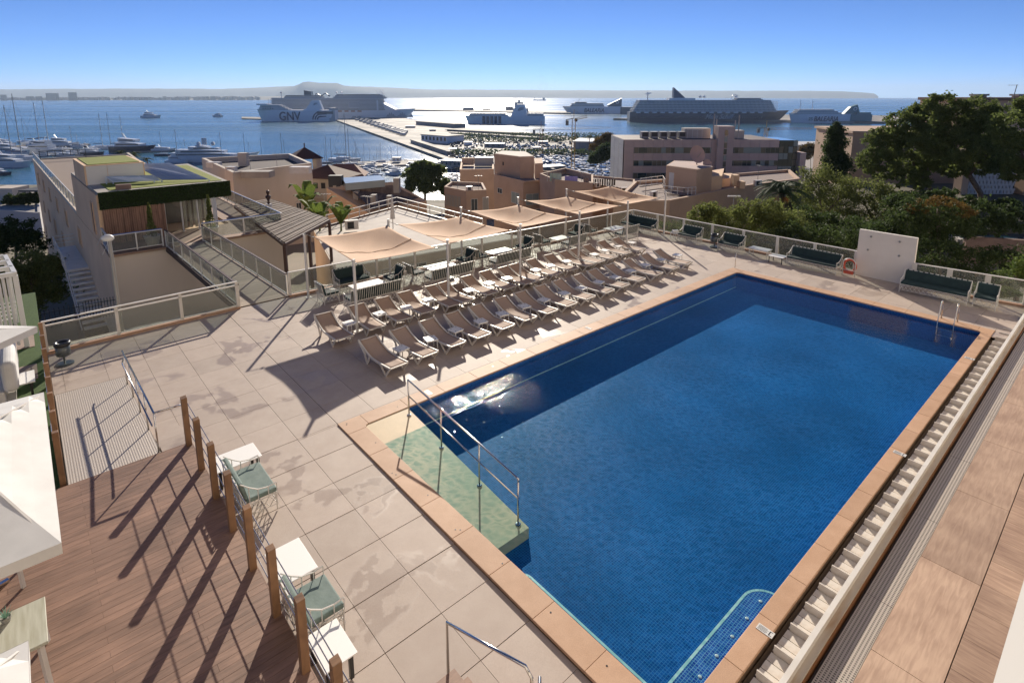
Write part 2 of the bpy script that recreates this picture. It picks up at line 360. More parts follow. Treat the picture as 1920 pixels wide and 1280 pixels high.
cpiece([(-PC, PL + PC), (-PC, PL - rc), (0, PL - rc), (.018, PL - .06), (.06, PL - .018), (rc - .002, PL), (rc - .002, PL + PC)])
cpiece([(PW + PCR, PL + PC), (PW - rc + .002, PL + PC), (PW - rc + .002, PL), (PW - .06, PL - .018), (PW - .018, PL - .06), (PW, PL - rc + .002), (PW + PCR, PL - rc + .002)])
cpiece([(PW + PCR, -PC), (PW + PCR, rc - .002), (PW, rc - .002), (PW - .018, .06), (PW - .06, .018), (PW - rc + .002, 0), (PW - rc + .002, -PC)])
bd = MB(); c0 = .02
bd.box(-PC + c0, -.004, -PC + c0, PL + PC - c0, -.5, -.06); bd.box(PW + .004, PW + PCR - .004, -PC + c0, PL + PC - c0, -.9, -.06)
bd.box(-.004, PW + .004, -PC + c0, -.004, -.5, -.06); bd.box(-.004, PW + .004, PL + .004, PL + PC - c0, -.5, -.06)
bd.build('coping_bed', mat('brown_mortar', (.16, .10, .06), .8, c2=(.10, .06, .035), ns=6), POOL)
# fixing holes in the coping
for b_, a_ in ((-.36, -.32), (-.31, -.35), (.9, -.15), (2.2, -.42), (2.3, -.38), (3.35, -.2), (4.55, -.33), (4.62, -.26), (5.8, -.16), (7.1, -.2), (8.3, -.2), (-.2, 1.1), (-.3, 4.6), (-.3, 8.7)):
    o = MB().lathe([(.016, 0), (.016, .002)], 8).build('fixing_hole', BLACK, POOL); o.location = (b_, a_, .0015)
# water
mw = bpy.data.materials.new('pool_water'); mw.use_nodes = True; n = mw.node_tree; n.nodes.clear()
g = new(n, 'ShaderNodeNewGeometry')
def noise(sc, det=2, dist=0, vec=None, rough=.5):
    t = new(n, 'ShaderNodeTexNoise'); t.inputs['Scale'].default_value = sc; t.inputs['Detail'].default_value = det; t.inputs['Distortion'].default_value = dist; t.inputs['Roughness'].default_value = rough
    n.links.new(vec or g.outputs['Position'], t.inputs[0]); return t.outputs[0]
def ring(b, a, sc, ph=0):
    p = W(b, a); v = new(n, 'ShaderNodeVectorMath', operation='DISTANCE'); n.links.new(g.outputs['Position'], v.inputs[0]); v.inputs[1].default_value = (p.x, p.y, -.13)
    nz = noise(.8, 2); m0 = new(n, 'ShaderNodeMath', operation='MULTIPLY_ADD'); n.links.new(nz, m0.inputs[0]); m0.inputs[1].default_value = 1.1; n.links.new(v.outputs['Value'], m0.inputs[2])
    m1 = new(n, 'ShaderNodeMath', operation='MULTIPLY_ADD'); n.links.new(m0.outputs[0], m1.inputs[0]); m1.inputs[1].default_value = sc; m1.inputs[2].default_value = ph
    s_ = new(n, 'ShaderNodeMath', operation='SINE'); n.links.new(m1.outputs[0], s_.inputs[0]); return s_.outputs[0]
def add(a_, b_, k=1.0):
    m_ = new(n, 'ShaderNodeMath', operation='MULTIPLY_ADD'); n.links.new(b_, m_.inputs[0]); m_.inputs[1].default_value = k; n.links.new(a_, m_.inputs[2]); return m_.outputs[0]
h = add(noise(13.0, 1, .5), noise(3.0, 2, .3), 1.0); h = add(h, ring(4.0, 9.5, 34), .10); h = add(h, ring(1.2, 2.0, 42), .07); h = add(h, ring(7.5, 5, 30), .05)
def spot(px_, py_, rad_):
    p = at(px_, py_, -.13); v = new(n, 'ShaderNodeVectorMath', operation='DISTANCE'); n.links.new(g.outputs['Position'], v.inputs[0]); v.inputs[1].default_value = (p.x, p.y, -.13)
    r_ = new(n, 'ShaderNodeMapRange'); r_.interpolation_type = 'SMOOTHSTEP'; r_.inputs[1].default_value = 0; r_.inputs[2].default_value = rad_; r_.inputs[3].default_value = 1; r_.inputs[4].default_value = 0; n.links.new(v.outputs['Value'], r_.inputs[0]); return r_.outputs[0]
amp = add(add(spot(962, 735, 1.25), spot(830, 760, .9), .8), spot(1240, 590, .6), .5)
amp2 = new(n, 'ShaderNodeMath', operation='MULTIPLY_ADD'); n.links.new(amp, amp2.inputs[0]); amp2.inputs[1].default_value = .9; amp2.inputs[2].default_value = .13
hm = new(n, 'ShaderNodeMath', operation='MULTIPLY'); n.links.new(h, hm.inputs[0]); n.links.new(amp2.outputs[0], hm.inputs[1]); h = hm.outputs[0]
bp = new(n, 'ShaderNodeBump'); bp.inputs['Strength'].default_value = 1.0; bp.inputs['Distance'].default_value = .03; n.links.new(h, bp.inputs['Height'])
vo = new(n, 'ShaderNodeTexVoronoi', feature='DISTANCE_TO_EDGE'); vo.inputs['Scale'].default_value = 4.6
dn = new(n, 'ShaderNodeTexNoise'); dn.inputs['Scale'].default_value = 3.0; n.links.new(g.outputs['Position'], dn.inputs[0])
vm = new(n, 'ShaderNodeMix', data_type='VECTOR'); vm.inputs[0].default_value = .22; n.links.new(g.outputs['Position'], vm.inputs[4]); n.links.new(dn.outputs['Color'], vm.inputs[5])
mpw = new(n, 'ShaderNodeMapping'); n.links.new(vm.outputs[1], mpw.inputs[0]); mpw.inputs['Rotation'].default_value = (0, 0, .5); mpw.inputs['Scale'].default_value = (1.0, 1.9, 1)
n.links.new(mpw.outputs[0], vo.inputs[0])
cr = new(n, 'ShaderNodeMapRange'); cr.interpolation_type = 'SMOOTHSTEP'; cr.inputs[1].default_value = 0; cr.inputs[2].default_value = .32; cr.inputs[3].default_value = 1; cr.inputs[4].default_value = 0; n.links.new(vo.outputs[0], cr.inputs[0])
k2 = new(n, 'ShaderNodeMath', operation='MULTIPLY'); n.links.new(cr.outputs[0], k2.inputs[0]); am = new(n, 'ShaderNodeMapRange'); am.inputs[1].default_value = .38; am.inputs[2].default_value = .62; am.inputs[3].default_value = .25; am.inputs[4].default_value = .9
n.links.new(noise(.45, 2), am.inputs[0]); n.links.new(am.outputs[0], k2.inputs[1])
tm = new(n, 'ShaderNodeMix', data_type='RGBA'); tm.inputs[6].default_value = (.58, .78, .80, 1); tm.inputs[7].default_value = (.93, 1, 1, 1); rg_ = add(add(k2.outputs[0], ring(4.0, 9.5, 26), .09), ring(8.2, 13.0, 22), .07); n.links.new(rg_, tm.inputs[0])  # caustic light network and ripple rings painted into the water's transmission tint
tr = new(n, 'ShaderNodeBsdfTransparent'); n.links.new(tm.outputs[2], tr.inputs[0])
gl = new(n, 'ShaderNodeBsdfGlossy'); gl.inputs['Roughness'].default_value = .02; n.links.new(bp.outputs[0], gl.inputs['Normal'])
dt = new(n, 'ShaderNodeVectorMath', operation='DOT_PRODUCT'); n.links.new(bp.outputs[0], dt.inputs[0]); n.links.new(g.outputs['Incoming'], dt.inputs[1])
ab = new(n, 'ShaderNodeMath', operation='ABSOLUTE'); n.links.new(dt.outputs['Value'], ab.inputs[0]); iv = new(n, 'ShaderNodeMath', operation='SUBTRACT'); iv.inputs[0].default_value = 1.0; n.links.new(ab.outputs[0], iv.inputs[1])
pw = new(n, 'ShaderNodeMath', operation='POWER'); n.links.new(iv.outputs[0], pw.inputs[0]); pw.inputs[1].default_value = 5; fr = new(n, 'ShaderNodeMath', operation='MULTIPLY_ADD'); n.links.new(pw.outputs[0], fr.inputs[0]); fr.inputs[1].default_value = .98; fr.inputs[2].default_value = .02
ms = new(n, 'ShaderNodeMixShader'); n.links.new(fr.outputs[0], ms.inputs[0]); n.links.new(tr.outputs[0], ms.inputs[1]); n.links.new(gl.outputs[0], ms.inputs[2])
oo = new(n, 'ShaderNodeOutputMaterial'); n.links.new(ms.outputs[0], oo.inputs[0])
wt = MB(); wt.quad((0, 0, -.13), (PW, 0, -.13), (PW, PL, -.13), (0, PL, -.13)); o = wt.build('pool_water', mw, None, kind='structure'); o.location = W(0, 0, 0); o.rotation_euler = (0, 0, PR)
# depth signs on the coping
for k, (px, py) in enumerate(((803, 736), (1103, 615), (1435, 1182), (1687, 850), (1818, 672))):
    p = at(px, py); sg = thing('depth_sign', ['small white depth plate on the sunbed side coping by the steps handrail', 'small white depth plate on the coping halfway along the sunbeds', 'white printed depth plate on the near end of the right coping', 'white plate on the middle of the right coping', 'small white plate on the far end of the right coping by the ladder'][k], 'sign', p, PR, 'depth plates on the pool edge')
    MB().box(-.13, .13, -.065, .065, .0005, .008).build('plate', WHITE, sg)
    pr = MB()
    for q in range(5): pr.box(-.11, .02 + (q % 2) * .02, -.045 + q * .02, -.039 + q * .02, .0085, .0093)
    pr.box(.06, .075, -.045, .045, .0085, .0093); pr.box(.06, .11, -.045, -.035, .0085, .0093); pr.box(.06, .11, .035, .045, .0085, .0093)
    pr.build('print', BLACK, sg)
# handrail standing in the entry ramp
HR = thing('pool_handrail', 'stainless steel handrail with four posts standing in the shallow entry ramp', 'handrail', W(0, 0, 0), PR)
hb = [.30, 1.85, 3.4, 4.75]
for k, b in enumerate(hb):
    z = rz_(b); zt = .99 - .47 * (b - .3) / 4.45; a_ = 1.17
    MB().tube([(b, a_, z), (b, a_, zt)], .021, 8).build('post', STEEL, HR, smooth=True)
    MB().lathe([(.06, z), (.06, z + .012), (.03, z + .02)], 12, b, a_).build('base_flange', STEEL, HR)
MB().tube([(hb[0], 1.17, .99), (hb[3] - .05, 1.17, .52), (hb[3], 1.17, .50), (hb[3] + .01, 1.17, .44)], .023, 8).build('top_rail', STEEL, HR, smooth=True)
MB().tube([(hb[0], 1.17, .52), (hb[3], 1.17, .03)], .017, 8).build('mid_rail', STEEL, HR, smooth=True)
# ladder at the far end
LD = thing('pool_ladder', 'steel pool ladder with two curved grab rails at the far right corner', 'ladder', W(8.35, PL, 0), PR)
for x in (-.25, .25):
    pts = [(x, .42, 0), (x, .42, .45)] + [(x, .22 + .2 * math.cos(t), .55 + .2 * math.sin(t)) for t in [k * PI / 8 for k in range(9)]] + [(x, .02, .45), (x, -.12, 0), (x, -.12, -.8)]
    MB().tube(pts, .021, 8).build('grab_rail', STEEL, LD, smooth=True)
for z in (-.25, -.5): MB().box(-.23, .23, -.16, -.08, z, z + .02).build('step', STEEL, LD)
# slim post at the far left corner of the coping
p = at(1378, 502); MB().tube([(0, 0, 0), (0, 0, .78)], .018, 8).build('marker_post', STEEL, None, smooth=True, label='thin steel post standing at the far left corner of the pool coping', cat='post').location = p
# ---- white louvred gutter, low wall, grate and hotel walkway on the right
GT = thing('slatted_gutter', 'white slatted gutter cover running along the right side of the pool', 'gutter', W(0, 0, 0), PR)
MWS = mat('aged_white_slat', (.66, .60, .52), .5, c2=(.56, .47, .38), ns=7, lo=.45, hi=.75)
nf = 37; zb = -.10
slat = MB().box(-.05, .33, -.088, .083, -.02, 0).mesh('slat', MWS); fin = MB().box(-.02, .33, -.012, .012, -.02, .125).mesh('fin', MWS)
for k in range(nf):
    a0 = -.9 + k * .585
    for j in range(3): inst('slat', slat, (9.86, a0 + .1 + .19 * j, zb - .006 * j), 0, GT)
    inst('fin', fin, (9.855, a0 + .585, zb), 0, GT)
MB().box(9.73, 10.3, -1.4, 21.25, -.6, -.15).build('gutter_bed', mat('gutter_brown', (.10, .07, .045), .9), GT)  # bed in one even dark brown under the slats
LW = thing('low_wall', 'low white topped kerb wall with rusty streaks between gutter and grate', 'wall', W(0, 0, 0), PR)
MW1 = mat('cream_rusty', (.52, .45, .37), .6, c2=(.34, .20, .09), ns=1.6, lo=.52, hi=.8, stretch=(3, .5, 1))
MB().box(10.19, 10.268, -1.6, 24.6, -.6, .22).build('white_cap', WHITE2, LW)
MB().box(10.268, 10.365, -1.6, 24.6, -.4, .10).build('ledge', MW1, LW)
MB().box(10.365, 10.38, -1.6, 24.6, -.4, .05).build('rust_line', mat('rust', (.22, .09, .03), .8), LW)
MB().box(10.38, 10.44, -1.6, 24.6, -.4, .045).build('kerb', MW1, LW)
gm = bpy.data.materials.new('perforated_grate'); gm.use_nodes = True; n, b = nodes(gm)
tc = new(n, 'ShaderNodeTexCoord'); mp = new(n, 'ShaderNodeMapping'); mp.inputs['Scale'].default_value = (1 / .05, 1 / .045, 1); n.links.new(tc.outputs['Object'], mp.inputs[0])
fr_ = new(n, 'ShaderNodeVectorMath', operation='FRACTION'); n.links.new(mp.outputs[0], fr_.inputs[0]); sb = new(n, 'ShaderNodeVectorMath', operation='SUBTRACT'); n.links.new(fr_.outputs[0], sb.inputs[0]); sb.inputs[1].default_value = (.5, .5, 0)
sx = new(n, 'ShaderNodeVectorMath', operation='MULTIPLY'); n.links.new(sb.outputs[0], sx.inputs[0]); sx.inputs[1].default_value = (1.0, 1.35, 0)
ln = new(n, 'ShaderNodeVectorMath', operation='LENGTH'); n.links.new(sx.outputs[0], ln.inputs[0]); lt = new(n, 'ShaderNodeMath', operation='LESS_THAN'); n.links.new(ln.outputs['Value'], lt.inputs[0]); lt.inputs[1].default_value = .33
mx = new(n, 'ShaderNodeMix', data_type='RGBA'); n.links.new(lt.outputs[0], mx.inputs[0]); mx.inputs[6].default_value = (.46, .40, .34, 1); mx.inputs[7].default_value = (.012, .01, .01, 1); n.links.new(mx.outputs[2], b.inputs['Base Color'])
b.inputs['Roughness'].default_value = .5
GR = thing('drain_grate', 'perforated metal drain grate along the hotel walkway', 'grate', W(0, 0, 0), PR)
for k in range(9): MB().box(10.445, 10.845, -1.6 + k * 2.9 + .005, -1.6 + (k + 1) * 2.9 - .005, -.05, .0).build('grate_panel', gm, GR)
WK = thing('hotel_walkway', 'walkway of wood look porcelain along the hotel', 'path', W(0, 0, 0), PR); WK['kind'] = 'structure'; del WK['category']
def grain(name, c, c2, rot):
    m = bpy.data.materials.new(name); m.use_nodes = True; n, b = nodes(m); g = new(n, 'ShaderNodeNewGeometry'); mp = new(n, 'ShaderNodeMapping'); mp.vector_type = 'POINT'
    mp.inputs['Rotation'].default_value = (0, 0, rot); n.links.new(g.outputs['Position'], mp.inputs[0])
    m2 = new(n, 'ShaderNodeMapping'); m2.inputs['Scale'].default_value = (9, .9, 1); n.links.new(mp.outputs[0], m2.inputs[0])
    no = new(n, 'ShaderNodeTexNoise'); no.inputs['Scale'].default_value = 2.2; no.inputs['Detail'].default_value = 8; no.inputs['Distortion'].default_value = .7; n.links.new(m2.outputs[0], no.inputs[0])
    big = new(n, 'ShaderNodeTexNoise'); big.inputs['Scale'].default_value = 1.2; big.inputs['Detail'].default_value = 5; n.links.new(g.outputs['Position'], big.inputs[0])
    ad = new(n, 'ShaderNodeMath', operation='ADD'); n.links.new(no.outputs[0], ad.inputs[0]); n.links.new(big.outputs[0], ad.inputs[1])
    mr = new(n, 'ShaderNodeMapRange'); mr.inputs[1].default_value = .75; mr.inputs[2].default_value = 1.25; n.links.new(ad.outputs[0], mr.inputs[0])
    mx = new(n, 'ShaderNodeMix', data_type='RGBA'); n.links.new(mr.outputs[0], mx.inputs[0]); mx.inputs[6].default_value = (*c, 1); mx.inputs[7].default_value = (*c2, 1)
    oi = new(n, 'ShaderNodeObjectInfo'); hs = new(n, 'ShaderNodeHueSaturation'); m3 = new(n, 'ShaderNodeMapRange'); m3.inputs[3].default_value = .85; m3.inputs[4].default_value = 1.12
    n.links.new(oi.outputs['Random'], m3.inputs[0]); n.links.new(m3.outputs[0], hs.inputs['Value']); n.links.new(mx.outputs[2], hs.inputs['Color']); n.links.new(hs.outputs[0], b.inputs['Base Color']); b.inputs['Roughness'].default_value = .55
    bp = new(n, 'ShaderNodeBump'); bp.inputs['Strength'].default_value = .25; bp.inputs['Distance'].default_value = .004; n.links.new(no.outputs[0], bp.inputs['Height']); n.links.new(bp.outputs[0], b.inputs['Normal'])
    return m
MG1 = grain('wood_look_slab', (.50, .35, .25), (.33, .215, .15), YAW); MG2 = grain('wood_look_strip', (.46, .31, .215), (.26, .16, .11), YAW + PI / 2)
for k in range(10):
    a0 = -2.4 + 2.76 * k; MB().box(10.85, 11.73, a0 + .005, a0 + 2.755, -.04, .0).build('slab', MG1, WK)
for k in range(36):
    a0 = -2.4 + .76 * k; MB().box(11.745, 12.75, a0 + .003, a0 + .757, -.04, .004).build('strip_tile', MG2, WK)
MB().box(10.40, 14, -3, 24.8, -9, -.045).build('walkway_bed', M_JOINT, WK)
# ================================================================== TERRACE EQUIPMENT
def fence(name, label, p0, p1, n_, h=1.10, tw=.06, post_w=.10, base_z=0, double=False, ends=(True, True), curb=True, blue=False, brace=True, posts_at=None, glass=GLASS, thin=False, inset=None):
    """glass balustrade from p0 to p1 (pool frame), its empty at p0 looking along the run"""
    A, B = W(*p0, base_z), W(*p1, base_z); d = B - A; L_ = d.length; ang = math.atan2(d.y, d.x)
    t = thing(name, label, 'balustrade', A, ang)
    xs = posts_at or [L_ * k / n_ for k in range(n_ + 1)]
    for k, x in enumerate(xs):
        if (k == 0 and not ends[0]) or (k == len(xs) - 1 and not ends[1]): continue
        pm = MB().box(x - post_w / 2, x + post_w / 2, -.03, .03, 0, h - .03)
        if brace: pm.bar((x + .03, .03, h * .55), (x + .03, .30, 0), .018)
        pm.build('post', WHITE2, t)
    MB().box(-.04, L_ + .04, -.045, .045, h - .035, h).build('top_rail', WHITE2, t)
    if blue: MB().box(0, L_, .05, .085, h - .005, h + .03).build('light_strip', mat('blue_strip', (.02, .13, .42), .4), t)
    if double: MB().box(-.04, L_ + .04, -.03, .03, h - .19, h - .15).build('second_rail', WHITE2, t)
    MB().box(0, L_, -.03, .03, .09, .13).build('bottom_rail', WHITE2, t)
    if curb: MB().box(-.06, L_ + .06, -.09, .13, -.05, .055).build('curb', M_CURB, t)
    zt = h - .20 if double else h - .036
    for k in range(len(xs) - 1):
        MB().box(xs[k] + post_w / 2 + .01, xs[k + 1] - post_w / 2 - .01, -.006, .006, .131, zt).build('glass_pane', glass, t)
    return t
fence('glass_balustrade', 'white railed glass balustrade left of the footbridge behind the grey litter bin', (-10.86, -6.05), (-11.02, 0.0), 3, h=1.13, double=True)
fence('glass_balustrade', 'long glass balustrade behind the sofas under the shade sails', (-11.0, 2.1), (-9.5, 24.0), 11, h=1.08)
fence('glass_balustrade', 'far glass balustrade between the corner and the white shower wall', (-9.45, 24.05), (3.80, 24.02), 7, h=1.10, post_w=.14)
fence('glass_balustrade', 'short glass balustrade right of the white shower wall with plants behind', (6.25, 23.72), (10.05, 24.28), 3, h=1.10, post_w=.2)
fence('glass_balustrade', 'glass balustrade turning the right corner above the low wall', (10.1, 24.3), (10.3, 26.2), 1, h=1.10, ends=(False, True), post_w=.12)
# shower wall
SW = thing('shower_wall', 'tall plain white free standing wall with four round shower fittings', 'wall', W(3.89, 23.80), PR)
Lw = 2.33
MWALL = mat('white_wall', (.74, .70, .64), .75, c2=(.68, .64, .58), ns=1.3, bump=.08)
bevel(MB().box(0, Lw, 0, .16, -.03, 2.22).build('wall', MWALL, SW), .01)
for x, z in ((.52, 1.95), (1.68, 1.93), (.45, 1.30), (1.72, 1.28)):
    o = MB().lathe([(.045, 0), (.045, .03), (.02, .05), (.02, .1)], 12).build('shower_head', mat('dull_chrome', (.28, .28, .28), .3, 1), SW); o.location = (x, 0, z); o.rotation_euler = (PI / 2, 0, 0)
# sail poles
front = [(-5.71, 2.61), (-5.82, 6.75), (-5.98, 10.9), (-6.15, 15.1), (-6.25, 19.2)]
back = [(-10.40, 2.65), (-10.30, 6.55), (-10.15, 10.6), (-10.05, 14.4), (-9.90, 18.1), (-9.70, 21.7)]
far_p = (-6.45, 23.15)
plab = 'poles of the shade sails'
def pole(b, a, h, lab):
    t = thing('sail_pole', lab, 'pole', W(b, a, -.02), PR, plab)
    MB().tube([(0, 0, 0), (0, 0, h)], .052, 12).build('pole', mat('pole_grey_white', (.62, .60, .57), .4), t, smooth=False)
    MB().box(-.13, .13, -.13, .13, 0, .012).build('base_plate', WHITE2, t); MB().lathe([(.058, h - .01), (.058, h + .02)], 12).build('cap', WHITE, t)
names_f = ['front sail pole nearest the camera, between two sunbeds', 'second front sail pole from the near end', 'third front sail pole, in the middle of the row', 'fourth front sail pole from the near end', 'fifth front sail pole, by the last sunbeds']
for k, (b, a) in enumerate(front): pole(b, a, 2.72, 'white ' + names_f[k])
names_b = ['at the near left corner of the first sail beside the footbridge', 'between the first and second sail beside the folded umbrella', 'between the second and third sail', 'between the third and fourth sail', 'between the fourth and fifth sail', 'at the far corner of the terrace behind the last sail']
for k, (b, a) in enumerate(back): pole(b, a, [2.77, 2.86, 2.93, 3.0, 3.08, 3.2][k], 'white rear sail pole ' + names_b[k])
pole(*far_p, 2.80, 'lone white pole by the far balustrade holding the last sail')
# sails
msail = bpy.data.materials.new('sail_cloth'); msail.use_nodes = True; n, b = nodes(msail)
b.inputs['Base Color'].default_value = (.52, .34, .215, 1); b.inputs['Roughness'].default_value = .85
tc = new(n, 'ShaderNodeTexCoord'); no = new(n, 'ShaderNodeTexNoise'); no.inputs['Scale'].default_value = 45; no.inputs['Detail'].default_value = 4; n.links.new(tc.outputs['Object'], no.inputs[0])
mr = new(n, 'ShaderNodeMapRange'); mr.inputs[1].default_value = .35; mr.inputs[2].default_value = .65; mx = new(n, 'ShaderNodeMix', data_type='RGBA'); n.links.new(no.outputs[0], mr.inputs[0]); n.links.new(mr.outputs[0], mx.inputs[0])
mx.inputs[6].default_value = (.70, .46, .30, 1); mx.inputs[7].default_value = (.80, .58, .40, 1); n.links.new(mx.outputs[2], b.inputs['Base Color'])
tl = new(n, 'ShaderNodeBsdfTranslucent'); n.links.new(mx.outputs[2], tl.inputs[0]); ms = new(n, 'ShaderNodeMixShader'); ms.inputs[0].default_value = .22
op = n.nodes['Material Output']; n.links.new(b.outputs[0], ms.inputs[1]); n.links.new(tl.outputs[0], ms.inputs[2]); n.links.new(ms.outputs[0], op.inputs[0])
MROPE = mat('steel_rope', (.3, .29, .27), .5)
slab = ['nearest beige shade sail above the first sofa group', 'second beige shade sail from the near end', 'middle beige shade sail of the row of five', 'fourth beige shade sail from the near end', 'farthest beige shade sail next to the lone pole']
hA = [2.66, 2.62, 2.72, 2.80, 2.92]; hB = [2.62, 2.50, 2.62, 2.66, 2.92]; hC = [2.36, 2.42, 2.42, 2.45, 2.40]; hD = [2.52, 2.50, 2.50, 2.50, 2.50]
for k in range(5):
    A = W(*back[k], 0); B = W(*back[k + 1], 0); C = W(*(front[k + 1] if k < 4 else far_p), 0); Dp = W(*front[k], 0)
    cc = (A + B + C + Dp) / 4
    cor = []
    for P, hh, ins in ((A, hA[k], .40), (B, hB[k], .35), (C, hC[k], .45), (Dp, hD[k], .16)):
        q = P + (cc - P).normalized() * ins; q.z = hh; cor.append((q, P))
    t = thing('shade_sail', slab[k], 'shade sail', (cc.x, cc.y, 0), 0, 'beige shade sails over the sofas')
    N = 16; v = []; off = Vector((cc.x, cc.y, 0))
    for i in range(N + 1):
        for j in range(N + 1):
            u, s_ = i / N, j / N
            # pull the edges inwards (scalloped hem)
            k1 = .032 * 4 * u * (1 - u); k2 = .032 * 4 * s_ * (1 - s_)
            uu = u + (0.5 - u) * 2 * k2 * abs(2 * u - 1) ; ss = s_ + (0.5 - s_) * 2 * k1 * abs(2 * s_ - 1)
            p = (cor[0][0] * (1 - uu) + cor[1][0] * uu) * (1 - ss) + (cor[3][0] * (1 - uu) + cor[2][0] * uu) * ss
            cz = 16 * uu * (1 - uu) * ss * (1 - ss)
            p = p - off; p.z -= .34 * cz + .05 * math.sin(9 * uu + 3 * ss + k) * cz * .6 + .03 * math.sin(21 * (uu + ss) + k) * cz
            v.append(p)
    m = MB(); m.vs(v)
    for i in range(N):
        for j in range(N): m.face((i * (N + 1) + j, i * (N + 1) + j + 1, (i + 1) * (N + 1) + j + 1, (i + 1) * (N + 1) + j))
    o = m.build('cloth', msail, t, smooth=True); sm = o.modifiers.new('sub', 'SUBSURF'); sm.levels = 1; sm.render_levels = 1
    so = o.modifiers.new('thick', 'SOLIDIFY'); so.thickness = .006
    sb = MB()   # seam across the cloth
    for q in range(N):
        a_, b_ = v[q * (N + 1) + 9] + Vector((0, 0, .016)), v[(q + 1) * (N + 1) + 9] + Vector((0, 0, .016)); sb.bar(a_, b_, .014, .02)
    sb.build('seam', mat('seam', (.33, .21, .13), .9), t)
    for (q, P), hh in zip(cor, (2.7, 2.75, 2.62, 2.62)):
        e = Vector((P.x, P.y, min(q.z + .12, 3.1))) - off; MB().tube([q - off, e], .012, 5).build('guy_rope', MROPE, t)
        MB().cbox(*(q - off), .10, .10, .03).build('corner_plate', mat('dark_plate', (.08, .08, .08), .5), t)
# ---- sunbeds
M_SLING = perobj(mat('sling_fabric', (.38, .275, .21), .8, c2=(.33, .235, .18), ns=60, bump=.15, bs=200, dist=.002), .06)
M_BED = mat('bed_frame_plastic', (.60, .56, .50), .45)
def prof(y): # seat height along the bed: y 0 foot .. 1.92 head
    if y < 1.10: return .33 + .015 * math.cos(y * PI / 1.1) - .02 * math.sin(y * PI / 1.1)
    s_ = (y - 1.10) / .82; return .315 + (.34 * s_ ** 1.1) - .02 * math.sin(s_ * PI)
def make_bed():
    t = thing('sunbed', 'sunbed', 'sunbed', (0, 0, 0), 0, 'beige sunbeds in two rows beside the pool')
    ys = [0.0, .2, .45, .7, .95, 1.10, 1.2, 1.35, 1.5, 1.65, 1.8, 1.92]; m = MB(); hw = .30
    cols = [-hw, -.15, 0, .15, hw]; m.vs([(x, y if y < 1.85 else 1.86, prof(y) - .018 * (1 - (x / hw) ** 2) ) for y in ys for x in cols])
    for i in range(len(ys) - 1):
        for j in range(4): m.face((i * 5 + j, i * 5 + j + 1, (i + 1) * 5 + j + 1, (i + 1) * 5 + j))
    o = m.build('sling', M_SLING, t, smooth=True); s_ = o.modifiers.new('thick', 'SOLIDIFY'); s_.thickness = .008
    for sx in (-1, 1):
        x = sx * (hw + .018)
        m = MB()
        for a_, b_ in zip(ys[:-1], ys[1:]): m.bar((x, a_, prof(a_) - .01), (x, b_, prof(b_) - .01), .042, .06)
        m.build('side_rail', M_BED, t)
        for (y0, ya, y1) in ((.02, .28, .56), (1.22, 1.40, 1.62)):
            yb = y1; m = MB(); m.bar((x, y0, prof(y0) - .03), (x, ya - .03, .03), .040, .055); m.bar((x, yb, prof(yb) - .03), (x, ya + .03, .03), .040, .055); m.box(x - .018, x + .018, ya - .05, ya + .05, 0, .04)
            m.build('leg', M_BED, t)
        m = MB(); m.bar((x + sx * .03, 1.42, prof(1.42) - .14), (x + sx * .03, 1.86, prof(1.86) + .0), .026, .07); m.build('back_bracket', M_BED, t)
    MB().box(-hw, hw, -.02, .01, .31, .345).build('foot_bar', M_BED, t); MB().box(-hw, hw, 1.85, 1.88, .62, .65).build('head_bar', M_BED, t)
    return t
bed0 = make_bed(); used = [False]
Fa = [2.39, 3.54, 4.66, 5.73, 6.86, 7.97, 9.08, 10.21, 11.36, 12.56, 13.62, 14.82, 16.15, 17.54, 18.73]
Ba = [2.02, 3.30, 4.43, 5.49, 6.70, 7.40, 8.67, 9.74, 10.77, 11.46, 12.56, 13.71, 14.85, 15.66, 16.66, 17.89, 19.05]
def bed(b, a, lab):
    rz = PR + PI / 2 + R.uniform(-.06, .06)     # head towards -b
    if not used[0]:
        used[0] = True; bed0.location = W(b, a, -.02); bed0.rotation_euler = (0, 0, rz); bed0['label'] = lab; return
    dup(bed0, W(b, a, -.02), rz, lab)
for k, a in enumerate(Fa):
    bed(-1.75 - .02 * (k % 3), a - .33, 'taupe sunbed in the front row, ' + (ORD[k] + ' from the near end' if k < 14 else 'last at the far end'))
for k, a in enumerate(Ba):
    bed(-4.80 - .03 * (k % 4), a - .33, 'taupe sunbed in the back row, ' + (ORD[k] + ' from the near end' if k < 16 else 'last at the far end'))
M_TBL = mat('white_resin', (.74, .73, .71), .4)
def make_table():
    t = thing('side_table', 'side_table', 'side table', (0, 0, 0), 0, 'white plastic side tables between the sunbeds')
    bevel(MB().box(-.21, .21, -.21, .21, .36, .39).build('table_top', M_TBL, t), .012)
    MB().box(-.19, .19, -.19, .19, .33, .36).build('apron', M_TBL, t)
    for x in (-.17, .17):
        for y in (-.17, .17): MB().bar((x, y, .34), (x * 1.08, y * 1.08, 0), .03).build('leg', M_TBL, t)
    m = MB()
    for x in (-.12, .12):
        for y in (-.12, .12): m.lathe([(.022, .3905), (.022, .392)], 8, x, y)
    m.build('cup_hole', mat('cup_hole_grey', (.10, .10, .11), .6), t)
    return t
tb0 = make_table(); first = [True]
Ft = [(-2.71, 2.64), (-2.70, 3.78), (-2.76, 4.87), (-2.78, 6.01), (-2.81, 7.08), (-2.84, 8.23), (-2.84, 9.31), (-2.82, 10.48), (-2.79, 11.53), (-2.81, 12.69), (-2.76, 13.78), (-2.89, 15.09), (-3.01, 16.38), (-3.03, 17.75), (-2.94, 19.1)]
